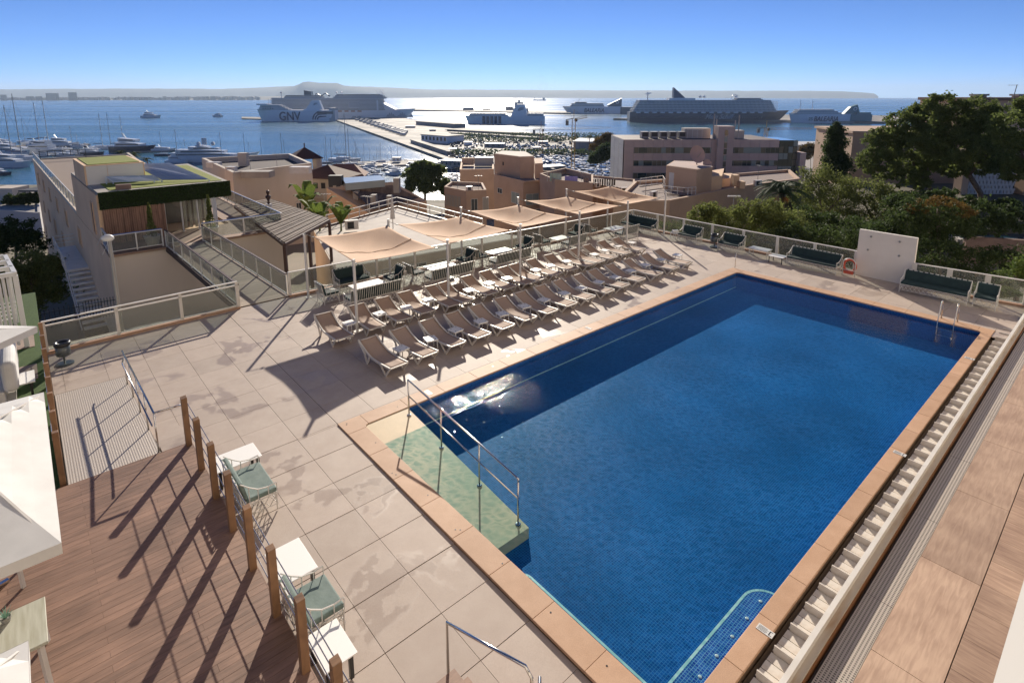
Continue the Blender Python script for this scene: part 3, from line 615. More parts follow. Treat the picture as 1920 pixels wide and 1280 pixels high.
Bt = [(-5.81, 2.33), (-5.9, 3.60), (-5.77, 4.70), (-5.9, 5.79), (-5.76, 7.75), (-5.9, 8.95), (-5.9, 10.0), (-5.93, 11.83), (-5.97, 12.85), (-5.95, 13.98), (-5.86, 15.98), (-6.0, 16.98), (-6.1, 18.20), (-6.06, 19.4)]
for row, T_ in (('front', Ft), ('back', Bt)):
    for k, (b, a) in enumerate(T_):
        lab = 'square white side table in the %s sunbed row, %s' % (row, ORD[k] + ' from the near end' if k < len(T_) - 1 else 'last at the far end')
        a2 = a + .05 if row == 'front' else a + .02
        if first[0]: first[0] = False; tb0.location = W(b, a2, -.02); tb0.rotation_euler = (0, 0, PR + .1); tb0['label'] = lab
        else: dup(tb0, W(b, a2, -.02), PR + R.uniform(-.25, .25), lab)
# ---- wrought iron sofas, armchairs and tables
M_IRON = mat('white_iron', (.66, .64, .60), .45)
M_CUSH = perobj(mat('dark_green_cushion', (.010, .030, .032), .8, c2=(.016, .042, .044), ns=6, bump=.3, bs=5, dist=.02), .15)
M_CUSHL = mat('sage_cushion', (.17, .22, .20), .8, c2=(.13, .18, .165), ns=5, bump=.5, bs=4, dist=.03)
def make_seat(wd, cush=True, pillow=False, mc=None, slats=None):
    t = thing('garden_sofa' if wd > 1.0 else 'garden_armchair', 'x', 'sofa' if wd > 1.0 else 'armchair', (0, 0, 0)); mc = mc or M_CUSH
    h = wd / 2; dp = .66
    # front at -y, back at +y
    for sx in (-1, 1):
        for y in (-.30, .33):
            MB().tube([(sx * h, y, 0), (sx * h, y, .42 if y < 0 else .40)], .014, 6).build('leg', M_IRON, t)
        m = MB()   # arm: curved rail rising to the back with bars
        pts = [(sx * h, -.32, .62), (sx * h, -.15, .60), (sx * h, .05, .64), (sx * h, .22, .76), (sx * h, .37, .90)]
        m.tube(pts, .014, 5)
        for i, (px_, py_, pz_) in enumerate(pts): m.tube([(px_, py_, .38), (px_, py_ + (.05 if i == 4 else 0), pz_)], .010, 4)
        m.build('armrest', M_IRON, t)
    m = MB(); nb_ = max(5, int(wd / .095))
    for i in range(nb_ + 1):
        x = -h + wd * i / nb_; m.bar((x, .31, .38), (x, .43, .90), .020, .012)
    m.tube([(-h, .43, .90), (h, .43, .90)], .016, 6); m.build('back_frame', M_IRON, t)
    m = MB(); m.tube([(-h, -.32, .38), (h, -.32, .38), (h, .33, .38), (-h, .33, .38), (-h, -.32, .38)], .014, 5)
    m.tube([(-h, -.32, .13), (h, -.32, .13), (h, .33, .13), (-h, .33, .13), (-h, -.32, .13)], .009, 4); m.build('seat_frame', M_IRON, t)
    m = MB(); k = max(4, int(wd / .15))    # lattice skirt
    for y in (-.32, .33):
        for i in range(k):
            x0, x1 = -h + wd * i / k, -h + wd * (i + 1) / k; m.bar((x0, y, .14), (x1, y, .37), .012); m.bar((x1, y, .14), (x0, y, .37), .012)
    for sx in (-1, 1):
        for i in range(4):
            y0, y1 = -.32 + .1625 * i, -.32 + .1625 * (i + 1); m.bar((sx * h, y0, .14), (sx * h, y1, .37), .012); m.bar((sx * h, y1, .14), (sx * h, y0, .37), .012)
    m.build('lattice_skirt', M_IRON, t)
    o = MB().box(-h + .02, h - .02, -.33, .27, .39, .49).build('seat_cushion', mc, t); bevel(o, .03, 3)
    m = MB(); hb_ = h - .03; v0 = [(-hb_, .22, .48), (hb_, .22, .48), (hb_, .30, .48), (-hb_, .30, .48)]; v1 = [(-hb_, .31, .89), (hb_, .31, .89), (hb_, .40, .89), (-hb_, .40, .89)]
    i = m.vs(v0 + v1)
    for q in ((3, 2, 1, 0), (4, 5, 6, 7), (0, 1, 5, 4), (1, 2, 6, 5), (2, 3, 7, 6), (3, 0, 4, 7)): m.face([i + z for z in q])
    bevel(m.build('back_cushion', mc, t), .03, 3)
    m = MB()   # cushion ties and straps seen from behind
    for i in range(int(wd / .19)):
        x = -h + .1 + i * .19; m.box(x - .03, x + .03, .405, .44, .875, .915)
    m.build('strap', mc, t)
    return t
PLACED = set()
sofaL = make_seat(2.35); sofaM = make_seat(1.45); arm = make_seat(.72); sofaS = make_seat(1.25)
def seat(proto, b, a, face, lab, z=-.02, grp='white iron garden seats with dark green cushions'):
    """face: direction the sitter looks, in the pool frame, degrees from +b towards +a"""
    rz = PR + math.radians(face) + PI / 2
    if proto.name not in PLACED: PLACED.add(proto.name); o = proto; o.location = W(b, a, z); o.rotation_euler = (0, 0, rz)
    else: o = dup(proto, W(b, a, z), rz)
    o['label'] = lab; o['group'] = grp; return o
def iron_table(b, a, wx, wy, lab, h=.46, legm=None, lat=True, z=-.02, rot=0, top=None):
    t = thing('garden_table', lab, 'table', W(b, a, z), PR + rot, 'white tables of the lounge groups')
    bevel(MB().box(-wx / 2, wx / 2, -wy / 2, wy / 2, h - .02, h).build('table_top', top or M_TBL, t), .006)
    legm = legm or M_IRON
    for x in (-wx / 2 + .05, wx / 2 - .05):
        for y in (-wy / 2 + .05, wy / 2 - .05): MB().tube([(x, y, 0), (x, y, h - .02)], .013 if lat else .022, 6).build('leg', legm, t)
    if lat:
        m = MB(); k = max(3, int(wy / .16))
        for x in (-wx / 2 + .05, wx / 2 - .05):
            for i in range(k):
                y0, y1 = -wy / 2 + .05 + (wy - .1) * i / k, -wy / 2 + .05 + (wy - .1) * (i + 1) / k; m.bar((x, y0, .18), (x, y1, .42), .011); m.bar((x, y1, .18), (x, y0, .42), .011)
        m.build('lattice', M_IRON, t)
    return t
seat(sofaM, -10.25, 4.60, 0, 'two seat sofa against the rear balustrade behind the nearest front pole')
seat(arm, -9.35, 3.10, 90, 'armchair at the near end of the first sofa group, left of the first pole')
seat(sofaL, -7.95, 4.45, 180, 'long sofa with its barred back to the pool in the first group')
iron_table(-9.1, 4.75, .75, 1.45, 'long white table of the first sofa group')
seat(arm, -9.3, 6.15, 270, 'armchair at the far end of the first sofa group')
seat(arm, -9.25, 7.25, 90, 'barred back armchair at the near end of the second group')
iron_table(-9.3, 8.65, .75, 1.45, 'white table of the second sofa group')
seat(sofaL, -8.05, 8.35, 180, 'long sofa with its back to the pool in the second group, beside the second pole')
seat(arm, -9.45, 10.3, 270, 'armchair at the far end of the second group')
seat(arm, -9.4, 11.2, 90, 'armchair at the near end of the third group')
iron_table(-9.4, 12.5, .75, 1.4, 'white table of the third sofa group')
seat(sofaL, -8.05, 12.1, 180, 'long sofa with its back to the pool in the third group, beside the third pole')
seat(arm, -9.35, 14.2, 270, 'armchair at the far end of the third group')
seat(arm, -9.4, 15.65, 90, 'lone striped looking armchair at the near end of the fourth group')
iron_table(-9.25, 16.9, .7, 1.1, 'white table of the fourth sofa group')
seat(sofaM, -8.15, 16.9, 180, 'sofa with its back to the pool in the fourth group, beside the fourth pole')
seat(arm, -9.45, 18.45, 270, 'armchair at the far end of the fourth group')
seat(arm, -9.35, 19.6, 90, 'armchair at the near end of the corner group')
iron_table(-8.7, 21.2, .8, 1.3, 'white table of the corner sofa group')
seat(sofaM, -7.6, 20.9, 180, 'sofa with its back to the pool in the corner group, beside the last front pole')
seat(sofaL, -8.3, 23.1, 270, 'long dark sofa against the far balustrade in the corner group')
seat(sofaS, -4.75, 23.25, 270, 'green sofa against the far balustrade right of the lone pole')
seat(sofaS, -2.15, 23.2, 270, 'green sofa between the black litter bin and the low white table')
seat(sofaL, 2.2, 23.15, 270, 'long green sofa left of the white shower wall')
seat(sofaL, 7.25, 22.85, 272, 'long green sofa right of the shower wall')
seat(arm, 8.95, 23.05, 272, 'green armchair at the far right corner of the terrace')
iron_table(-.55, 23.3, 1.05, .6, 'low white glass table between two green sofas at the far balustrade')
iron_table(.55, 22.95, .75, .6, 'low white table with black legs beside the long green sofa', h=.36, legm=BLACK, lat=False)
o = dup(tb0, W(-5.75, 23.25, -.02), PR, 'white side table with folded towels left of the green sofa by the far balustrade')
for j in range(3): MB().box(-.17, .17, -.12, .12, 0, .045).build('folded_towel', mat('towel_white', (.75, .74, .72), .9, bump=.2, bs=60), None, label=['lowest', 'middle', 'top'][j] + ' towel of the stack on the side table by the lone pole', cat='towel').location = W(-5.75 + .01 * j, 23.25, .375 + .047 * j)
# litter bins
def bin_(name, p, lab, base=True, hgt_=.62):
    t = thing(name, lab, 'bin', p, 0)
    zb_ = .30 if base else .02
    MB().lathe([(.15, zb_), (.19, zb_ + .02), (.20, zb_ + .34)], 20).build('bucket', mat('bin_grey', (.10, .115, .12), .3, .3), t, smooth=True)
    MB().lathe([(.205, zb_ + .33), (.225, zb_ + .36), (.215, zb_ + .46), (.15, zb_ + .45), (.14, zb_ + .40)], 20).build('liner_rim', BLACK, t, smooth=True)
    if base:
        MB().tube([(0, 0, .02), (0, 0, .32)], .03, 10).build('stem', mat('bin_grey'), t) if False else MB().tube([(0, 0, .02), (0, 0, .32)], .03, 10).build('stem', MATS['bin_grey'], t)
        MB().lathe([(.25, 0), (.25, .03), (.18, .05)], 24).build('base', MATS['bin_grey'], t, smooth=False)
bin_('litter_bin', at(122, 682, -.03), 'grey pedestal litter bin with black liner by the near left balustrade')
bin_('litter_bin', at(1339, 463, 0), 'black litter bin between the two green sofas at the far balustrade')
# lifebuoy on a white stand
LB = thing('lifebuoy_stand', 'orange lifebuoy box on a white frame stand left of the shower wall', 'lifebuoy stand', at(1590, 517, 0), PR)
OR = mat('lifebuoy_orange', (.55, .09, .045), .5)
m = MB(); pts = [(-.27, 0, 0)] + [(.27 * -math.cos(t), 0, .62 + .24 * math.sin(t)) for t in [k * PI / 8 for k in range(9)]] + [(.27, 0, 0)]; m.tube(pts, .02, 6); m.tube([(-.27, 0, .28), (.27, 0, .28)], .018, 6); m.build('frame', WHITE, LB, smooth=True)
m = MB(); m.tube([(.26 * math.cos(t), .09, .48 + .30 * math.sin(t)) for t in [k * PI / 10 for k in range(20)]], .055, 8, closed=True); m.build('lifebuoy', OR, LB, smooth=True)
MB().box(-.2, .2, -.05, .05, .1, .24).build('rope_box', OR, LB)
# ---- ramp, steps, timber deck and post rail at the near left
DZ = .38
M_BOARD = grain('deck_board', (.29, .172, .118), (.17, .098, .065), YAW)
TD = thing('timber_deck', 'raised brown timber board deck at the near left', 'deck', W(0, 0, 0), PR); TD['kind'] = 'structure'; del TD['category']
bw = .142; k = 0; cnt = 0; sb = MB()
b_ = -1.50
while b_ < 8.2:
    near = -13.5 if b_ < 4 else -12
    a1 = -3.70; off = (k % 2) * 1.15
    cuts = [a1] + [a1 - 1.0 - off - 2.3 * q for q in range(6)]
    for c0_, c1_ in zip(cuts[:-1], cuts[1:]):
        if c0_ < near: break
        mb = MB().box(-bw / 2 + .0025, bw / 2 - .0025, -(c0_ - c1_) / 2 + .0015, (c0_ - c1_) / 2 - .0015, -.025, 0)
        if cnt < 298: o = mb.build('board', M_BOARD, TD); o.location = (b_ + bw / 2, (c0_ + c1_) / 2, DZ + R.uniform(-.0008, .0008)); cnt += 1
        else: sb.box(b_ + .0025, b_ + bw - .0025, c1_ + .0015, c0_ - .0015, DZ - .025, DZ)
    b_ += bw; k += 1
if sb.v: sb.build('board', M_BOARD, TD, kind='stuff')
MB().box(-1.5, 8.3, -13.6, -3.705, -.8, DZ - .027).build('deck_bed', mat('deck_bed', (.03, .018, .012), .9), TD)
MB().box(-1.5, 8.3, -3.705, -3.69, -.2, DZ + .002).build('edge_board', M_BOARD, TD)
MB().box(-1.515, -1.5, -13.6, -3.69, -.2, DZ + .002).build('edge_board', M_BOARD, TD)
# steps
ST = thing('terrace_steps', 'pale slab steps between the metal ramp and the timber posts', 'steps', W(0, 0, 0), PR)
for j in range(6):
    b0 = -1.52 - .33 * (j + 1); z = DZ - .063 * (j + 0)
    MB().box(b0 + .008, b0 + .322, -4.30, -3.70, -.1, z - .012).build('tread', M_TILE, ST)
# metal ramp
mr_ = bpy.data.materials.new('ramp_tread_plate'); mr_.use_nodes = True; n, b = nodes(mr_); b.inputs['Base Color'].default_value = (.40, .35, .30, 1); b.inputs['Roughness'].default_value = .5; b.inputs['Metallic'].default_value = .2
tc = new(n, 'ShaderNodeTexCoord'); mp = new(n, 'ShaderNodeMapping'); mp.inputs['Scale'].default_value = (26, 13, 1); n.links.new(tc.outputs['Object'], mp.inputs[0])
wv = new(n, 'ShaderNodeTexWave'); wv.inputs['Scale'].default_value = .5; wv.bands_direction = 'Y'; wv.inputs['Distortion'].default_value = 0; n.links.new(mp.outputs[0], wv.inputs[0])
ck = new(n, 'ShaderNodeTexChecker'); ck.inputs['Scale'].default_value = 1; n.links.new(mp.outputs[0], ck.inputs[0])
ad = new(n, 'ShaderNodeMath', operation='MULTIPLY_ADD'); n.links.new(ck.outputs[1], ad.inputs[0]); ad.inputs[1].default_value = .5; n.links.new(wv.outputs[1], ad.inputs[2])
bp = new(n, 'ShaderNodeBump'); bp.inputs['Strength'].default_value = .5; bp.inputs['Distance'].default_value = .006; n.links.new(ad.outputs[0], bp.inputs['Height']); n.links.new(bp.outputs[0], b.inputs['Normal'])
cm = new(n, 'ShaderNodeMix', data_type='RGBA'); n.links.new(wv.outputs[1], cm.inputs[0]); cm.inputs[6].default_value = (.36, .31, .265, 1); cm.inputs[7].default_value = (.44, .385, .33, 1); n.links.new(cm.outputs[2], b.inputs['Base Color'])
RP = thing('access_ramp', 'ribbed metal wheelchair ramp leading up to the timber deck', 'ramp', W(0, 0, 0), PR)
m = MB(); m.prism([(-7.3, -6.03), (-1.52, -6.03), (-1.52, -4.33), (-7.3, -4.33)], [-.1, -.1, -.1, -.1], [-.015, DZ - .01, DZ - .01, -.015]); m.build('ramp_plate', mr_, RP)
RR = thing('ramp_handrail', 'two level steel handrail on five posts along the metal ramp', 'handrail', W(0, 0, 0), PR)
bs_ = [-6.55, -5.4, -4.2, -2.95, -1.58]
for k, b_ in enumerate(bs_):
    z = -.01 + (b_ + 7.3) / 5.78 * DZ; MB().tube([(b_, -4.36, z), (b_, -4.36, z + .98)], .02, 8).build('post', STEEL, RR, smooth=True)
zz = [-.01 + (b_ + 7.3) / 5.78 * DZ for b_ in bs_]
MB().tube([(-6.75, -4.36, zz[0] + .99), (-1.58, -4.36, zz[-1] + .99), (-1.56, -3.80, zz[-1] + .99)], .024, 8).build('top_rail', STEEL, RR, smooth=True)
MB().tube([(-6.9, -4.36, zz[0] + .66), (-6.55, -4.42, zz[0] + .67), (-1.62, -4.42, zz[-1] + .67)], .018, 8).build('low_rail', STEEL, RR, smooth=True)
# timber posts with steel cables
M_POST = grain('weathered_post', (.30, .165, .085), (.16, .085, .045), YAW + .2)
RL = thing('post_rail', 'row of square timber posts with four steel cables between timber deck and terrace', 'railing', W(0, 0, DZ), PR)
pb = [-1.42 + 1.182 * j for j in range(9)]
for b_ in pb:
    m = MB(); w2 = .06; m.box(b_ - w2, b_ + w2, -3.77 - w2, -3.77 + w2, 0, 1.2)
    m.prism([(b_ - w2, -3.77 - w2), (b_ + w2, -3.77 - w2), (b_ + w2, -3.77 + w2), (b_ - w2, -3.77 + w2)], 1.2, [1.22, 1.205, 1.215, 1.23])
    bevel(m.build('post', M_POST, RL), .006); o = MB().lathe([(.012, 0), (.012, .003)], 8).build('bolt_hole', BLACK, RL); o.location = (b_, -3.8305, 1.12); o.rotation_euler = (PI / 2, 0, 0)
for z in (.22, .48, .75, 1.02): MB().tube([(pb[0], -3.70, z), (pb[-1], -3.70, z)], .009, 6).build('cable', STEEL, RL)
# sage daybed and chair beyond the rail, with their tables
M_SAGE = M_CUSHL
day = make_seat(1.18, mc=M_SAGE); chr_ = make_seat(.82, mc=M_SAGE)
seat(day, 1.0, -3.08, 90, 'sage cushioned white iron loveseat beyond the timber posts', z=-.03)
seat(chr_, 4.68, -3.22, 90, 'sage cushioned white iron armchair between two white tables by the timber posts', z=-.05)
MTW = mat('matt_white_top', (.80, .79, .76), .5)
def plain_table(b, a, wx, wy, lab, z=-.05):
    t = thing('garden_table', lab, 'table', W(b, a, z), PR, 'white tables along the timber posts'); bevel(MB().box(-wx / 2, wx / 2, -wy / 2, wy / 2, .44, .46).build('table_top', MTW, t), .004)
    for x in (-wx / 2 + .08, wx / 2 - .08):
        for y in (-wy / 2 + .08, wy / 2 - .08): MB().box(x - .03, x + .03, y - .03, y + .03, 0, .44).build('leg', BLACK, t)
plain_table(-.1, -3.10, .66, .95, 'white table at the left end of the sage loveseat', -.03)
plain_table(3.62, -3.22, .9, .62, 'square white table between the sage loveseat and armchair')
plain_table(5.58, -3.34, .74, .5, 'white table crossed by chair shadows right of the sage armchair')
# steel rail and timber steps at the bottom edge
BS = thing('stair_handrail', 'bright steel stair handrail at the bottom edge of the terrace', 'handrail', W(0, 0, 0), PR)
q0 = at(838, 1166, 1.0); q1 = at(985, 1248, .98); q2 = at(997, 1270, .9)
m = MB(); z0 = W(0, 0, 0)
def loc(p): d = Vector(p) - z0; return (d.dot(E2), d.dot(E1), p[2])
l0, l1, l2 = loc(q0), loc(q1), loc(q2)
m.tube([(l0[0], l0[1], .0), l0, l1, l2, (l2[0], l2[1], .3)], .024, 8); m.build('rail', STEEL, BS, smooth=True)
l3 = loc(at(1012, 1270, .9)); MB().tube([(l3[0], l3[1], .2), l3, (l3[0] + .5, l3[1] - .5, .8)], .024, 8).build('rail', STEEL, BS, smooth=True)
SS = thing('timber_steps', 'brown timber stair treads at the bottom edge beside the steel rail', 'steps', W(0, 0, 0), PR)
l4 = loc(at(852, 1254, .18))
MB().box(l4[0], l4[0] + 1.4, l4[1] - .62, l4[1], -.1, .20).build('tread', M_BOARD, SS)
l5 = loc(at(877, 1267, .10)); MB().box(l5[0], l5[0] + 1.2, l5[1] - .5, l5[1], -.1, .10).build('tread', M_BOARD, SS)
# ================================================================== BUILDINGS AND GARDENS ROUND THE TERRACE
M_YEL = mat('apricot_render', (.78, .54, .34), .85, c2=(.70, .47, .29), ns=.5, bump=.1, bs=30)
M_ORG = mat('terracotta_render', (.56, .39, .27), .85, c2=(.49, .335, .23), ns=.4, bump=.1, bs=30)
M_CRM = mat('cream_render', (.60, .52, .44), .85, c2=(.52, .45, .37), ns=.4, bump=.1, bs=20, stretch=(1, 1, .3))
M_GRY = mat('grey_render', (.40, .37, .33), .85, c2=(.31, .28, .25), ns=.6, stretch=(1, 1, .3))
M_GRAV = mat('roof_gravel', (.30, .23, .19), .95, c2=(.20, .15, .12), ns=40, bump=.4, bs=60)
M_DARK = mat('dark_opening', (.02, .02, .022), .4)
M_PANE = mat('window_pane', (.05, .06, .065), .08, spec=.8)
M_SHUT = mat('pale_shutter', (.42, .38, .31), .6)
M_TURF = mat('synthetic_turf', (.22, .24, .02), .9, c2=(.16, .19, .015), ns=30, bump=.4, bs=90)
M_GRASS = mat('lawn_turf', (.06, .11, .02), .9, c2=(.035, .07, .012), ns=20, bump=.5, bs=120)
M_ROOFT = mat('brown_tiles', (.13, .055, .035), .8, c2=(.09, .04, .025), ns=6, bump=.4, bs=12)
def win(t, A, B, u, z, w_, h_, frame=None, pane=None, inner=None, out=.05, name='window', mull=1):
    """a window on the wall running from A to B (world xy), u metres along, centre height z; t is the building (origin at world 0)"""
    A = Vector((A[0], A[1], 0)); B = Vector((B[0], B[1], 0)); d = (B - A).normalized(); nn = Vector((d.y, -d.x, 0))
    c = A + d * u; c.z = z
    if nn.dot(Vector((0, 0, 0)) - c) < 0: nn = -nn
    c -= Vector(t.location)
    def bx(m, u0, u1, z0, z1, n0, n1):
        P = [c + d * uu + nn * nv + Vector((0, 0, zz)) for zz in (z0, z1) for uu, nv in ((u0, n0), (u1, n0), (u1, n1), (u0, n1))]
        i = m.vs(P)
        for q in ((0, 3, 2, 1), (4, 5, 6, 7), (0, 1, 5, 4), (1, 2, 6, 5), (2, 3, 7, 6), (3, 0, 4, 7)): m.face([i + k for k in q])
    m = MB(); f = .06
    bx(m, -w_ / 2, w_ / 2, -h_ / 2 - .06, -h_ / 2, 0, out + .03); bx(m, -w_ / 2, w_ / 2, h_ / 2 - f, h_ / 2, .0, out)
    bx(m, -w_ / 2, -w_ / 2 + f, -h_ / 2, h_ / 2 - f, 0, out); bx(m, w_ / 2 - f, w_ / 2, -h_ / 2, h_ / 2 - f, 0, out)
    for k in range(1, mull + 1): x = -w_ / 2 + w_ * k / (mull + 1); bx(m, x - .025, x + .025, -h_ / 2, h_ / 2 - f, 0, out)
    fo = m.build(name, frame or WHITE2, t)
    m = MB(); bx(m, -w_ / 2 + f, w_ / 2 - f, -h_ / 2, h_ / 2 - f, .004, .022); m.build('pane', pane or M_PANE, fo)
    return fo
def block(name, label, cat, pts, z0, z1, wall, roof=None, par=.25, parh=.3, group=None):
    """flat roofed block; pts world xy ccw or cw; parapet round a recessed roof"""
    t = thing(name, label, cat, (0, 0, 0), 0, group)
    pts = [(p[0], p[1]) for p in pts]
    MB().prism(pts, z0, z1).build('wall', wall, t)
    c = Vector((sum(p[0] for p in pts) / len(pts), sum(p[1] for p in pts) / len(pts)))
    if par:
        n_ = len(pts); m = MB()
        for k in range(n_):
            a_, b_ = Vector(pts[k]), Vector(pts[(k + 1) % n_]); d = (b_ - a_).normalized(); nn = Vector((-d.y, d.x))
            if nn.dot(c - a_) < 0: nn = -nn
            q = [a_ + d * .001, b_ - d * .001, b_ + nn * par - d * par, a_ + nn * par + d * par]
            m.prism([(v.x, v.y) for v in q], z1 + .002, z1 + parh)
        m.build('parapet', wall, t)
    m = MB(); ins = [((p[0] - c.x) * .985 + c.x, (p[1] - c.y) * .985 + c.y) for p in pts]
    m.prism(ins, z1 + .003, z1 + .02); m.build('roof', roof or M_GRAV, t)
    return t
def px(pts, z): return [at(x, y, z) for x, y in pts]
# ---- footbridge
M_PLK = perobj(mat('grey_plank', (.42, .34, .27), .8, c2=(.30, .24, .185), ns=5, bump=.3, bs=30, stretch=(1, .1, 1)), .15)
BR = thing('footbridge', 'plank footbridge with glass sides leading left to the hedge topped building', 'bridge', W(0, 0, 0), PR)
brL = [(-11.05, 0.06), (-23.9, -.22)]; brR = [(-11.15, 2.04), (-23.9, 1.66)]
pl_ = MB().box(-.066, .066, -.95, .95, -.03, 0).mesh('plank', M_PLK); nb = 88
for k in range(nb):
    f = (k + .5) / nb; b_ = -11.1 - 12.8 * f; inst('plank', pl_, (b_, 1.05 - .33 * f, 0), 0, BR)
MB().prism([(-11.0, .0), (-11.0, 2.1), (-23.95, 1.72), (-23.95, -.28)], -.32, -.035).build('beam', mat('dark_brown_beam', (.05, .028, .02), .7), BR)
MBRN = mat('dark_brown_rail', (.07, .035, .025), .5)
for nm, (p0, p1) in (('left', brL), ('right', brR)):
    A, B = Vector((*p0, 0)), Vector((*p1, 0)); d = B - A; u_ = d.normalized()
    MB().bar(A + Vector((0, 0, .97)), B + Vector((0, 0, .97)), .09, .05).build('handrail', MBRN, BR)
    MB().bar(A + Vector((0, 0, .92)), B + Vector((0, 0, .92)), .05, .04).build('top_rail', WHITE2, BR)
    MB().bar(A + Vector((0, 0, .07)), B + Vector((0, 0, .07)), .05, .04).build('bottom_rail', WHITE2, BR)
    for k in range(8):
        p = A + d * (k / 7); MB().box(p.x - .03, p.x + .03, p.y - .03, p.y + .03, -.1, .9).build('post', WHITE2, BR)
    for k in range(7):
        p, q = A + d * (k / 7) + u_ * .04, A + d * ((k + 1) / 7) - u_ * .04; MB().bar(p + Vector((0, 0, .49)), q + Vector((0, 0, .49)), .012, .80).build('glass_pane', GLASS, BR)
# ---- building A: long apricot annex
FA, FB = W(-24, -2.85), W(-85, -4.6)
RAa, RAb = W(-24, 6.5), W(-85, 6.2)
A_ = thing('annex_building', 'long apricot annex with roof terraces and rows of small windows at the left', 'building', (0, 0, 0))
fd = (FB - FA).normalized(); fn = Vector((-fd.y, fd.x, 0))
def fac(s, o=0): v = FA + fd * s + fn * o; return v
if (fn.dot(RAa - FA)) < 0: fn = -fn
# lower body: cream front below the terrace, apricot sides
MB().prism([(v.x, v.y) for v in (FA, FB, RAb, RAa)], -24, -.14).build('wall', M_YEL, A_)
fr0 = FA - fd * .012; 
m = MB(); a0_, a1_ = W(-23.985, -2.84), W(-23.985, 6.5); m.quad((a0_.x, a0_.y, -14), (a1_.x, a1_.y, -14), (a1_.x, a1_.y, -.15), (a0_.x, a0_.y, -.15)); m.build('front_wall', M_CRM, A_)
MB().prism([(v.x, v.y) for v in (W(-23.8, -2.95), W(-28, -2.95), W(-28, 6.6), W(-23.8, 6.6))], -.139, -.03).build('terrace_slab', mat('terrace_brown', (.30, .19, .13), .7, c2=(.24, .15, .10), ns=2), A_)
MB().prism([(v.x, v.y) for v in (W(-28, 4.2), W(-43, 4.2), W(-43, 6.6), W(-28, 6.6))], -.139, -.03).build('terrace_slab', MATS['terrace_brown'], A_)
g0, g1, g2, g3 = fac(15, .25), fac(61.8, .25), W(-84.9, 5.9), W(-43, 4.1)
MB().prism([(v.x, v.y) for v in (g0, g1, g2, g3)], -.13, .0).build('roof', M_GRAV, A_)
m = MB()
m.bar(fac(15, .12) + Vector((0, 0, .02)), fac(61.9, .12) + Vector((0, 0, .02)), .26, .26); m.bar(fac(61.9, .12) + Vector((0, 0, .02)), Vector((g2.x, g2.y, .02)), .26, .26); m.bar(Vector((g2.x, g2.y, .1)), Vector((W(-43, 4.2).x, W(-43, 4.2).y, .1)), .3, .5)
m.build('parapet', M_CRM, A_)
for k in range(20):
    s0 = 15.2 + 46.5 * k / 20; s1 = 15.2 + 46.5 * (k + 1) / 20
    MB().bar(fac(s0, .08) + Vector((0, 0, .15)), fac(s0, .08) + Vector((0, 0, 1.08)), .05).build('balustrade_post', WHITE2, A_)
    MB().bar(fac(s0 + .05, .08) + Vector((0, 0, .62)), fac(s1 - .05, .08) + Vector((0, 0, .62)), .015, .82).build('glass_pane', GLASS, A_)
MB().bar(fac(15.1, .08) + Vector((0, 0, 1.1)), fac(61.8, .08) + Vector((0, 0, 1.1)), .07, .05).build('balustrade_rail', WHITE2, A_)
for s in (14.9, 23.8, 31.8, 39.4, 47.1, 55.0): win(A_, FA, FB, s, -1.75, 1.5, 1.35, frame=M_YEL, mull=1)
for s in (23.6, 30.8, 38.4, 45.6, 52.3): win(A_, FA, FB, s, -4.95, 1.5, 1.35, frame=M_YEL, mull=1)
for s in (24.5, 32, 40, 48, 55.8): win(A_, FA, FB, s, -8.6, 1.5, 1.35, frame=M_YEL, mull=1)
# penthouse
pA = [fac(2.9), fac(15.0), fac(15, 6.9), fac(2.9, 6.9)]; pz = 2.86
q4 = W(-27.2, .35)
m = MB(); m.prism([(v.x, v.y) for v in (fac(2.9), fac(15), fac(15, 4.6), fac(2.9, 3.1))], -.1, pz); m.build('penthouse_wall', M_YEL, A_)
m = MB(); m.prism([(v.x, v.y) for v in (fac(6.8, 3.5), fac(15, 3.5), fac(15, 6.9), fac(6.8, 6.6))], -.1, pz - .01); m.build('penthouse_wall', mat('interior_dim', (.12, .10, .085), .8), A_)
pv = [W(-27.0, -2.80), W(-27.0, 4.15), W(-39.5, 4.4), fac(15, .01)]
MB().prism([(v.x, v.y) for v in pv], pz, pz + .12).build('penthouse_roof', M_GRY, A_)
MB().prism([(v.x, v.y) for v in (W(-27.6, -2.2), W(-27.6, 3.9), W(-38.5, 4.1), W(-38.5, -2.6))], pz + .12, pz + .15).build('turf', M_TURF, A_)
m = MB(); m.prism([(v.x, v.y) for v in (fac(6.9, .02), fac(12.5, .02), fac(12.5, 3.2), fac(6.9, 3.2))], pz + .11, 4.2); m.build('plant_room', M_YEL, A_)
m = MB(); v0, v1 = fac(6.88, .1), fac(6.88, 3.15)
for (f0, f1) in ((0, .36), (.36, 1)):
    w0, w1 = v0.lerp(v1, f0 + .004), v0.lerp(v1, f1 - .004); m.bar(Vector((w0.x, w0.y, 3.56)), Vector((w1.x, w1.y, 3.56)), .02, 1.16)
m.build('white_panel', WHITE, A_)
MB().prism([(v.x, v.y) for v in (fac(7.1, .25), fac(12.3, .25), fac(12.3, 3.0), fac(7.1, 3.0))], 4.2, 4.24).build('turf', M_TURF, A_)
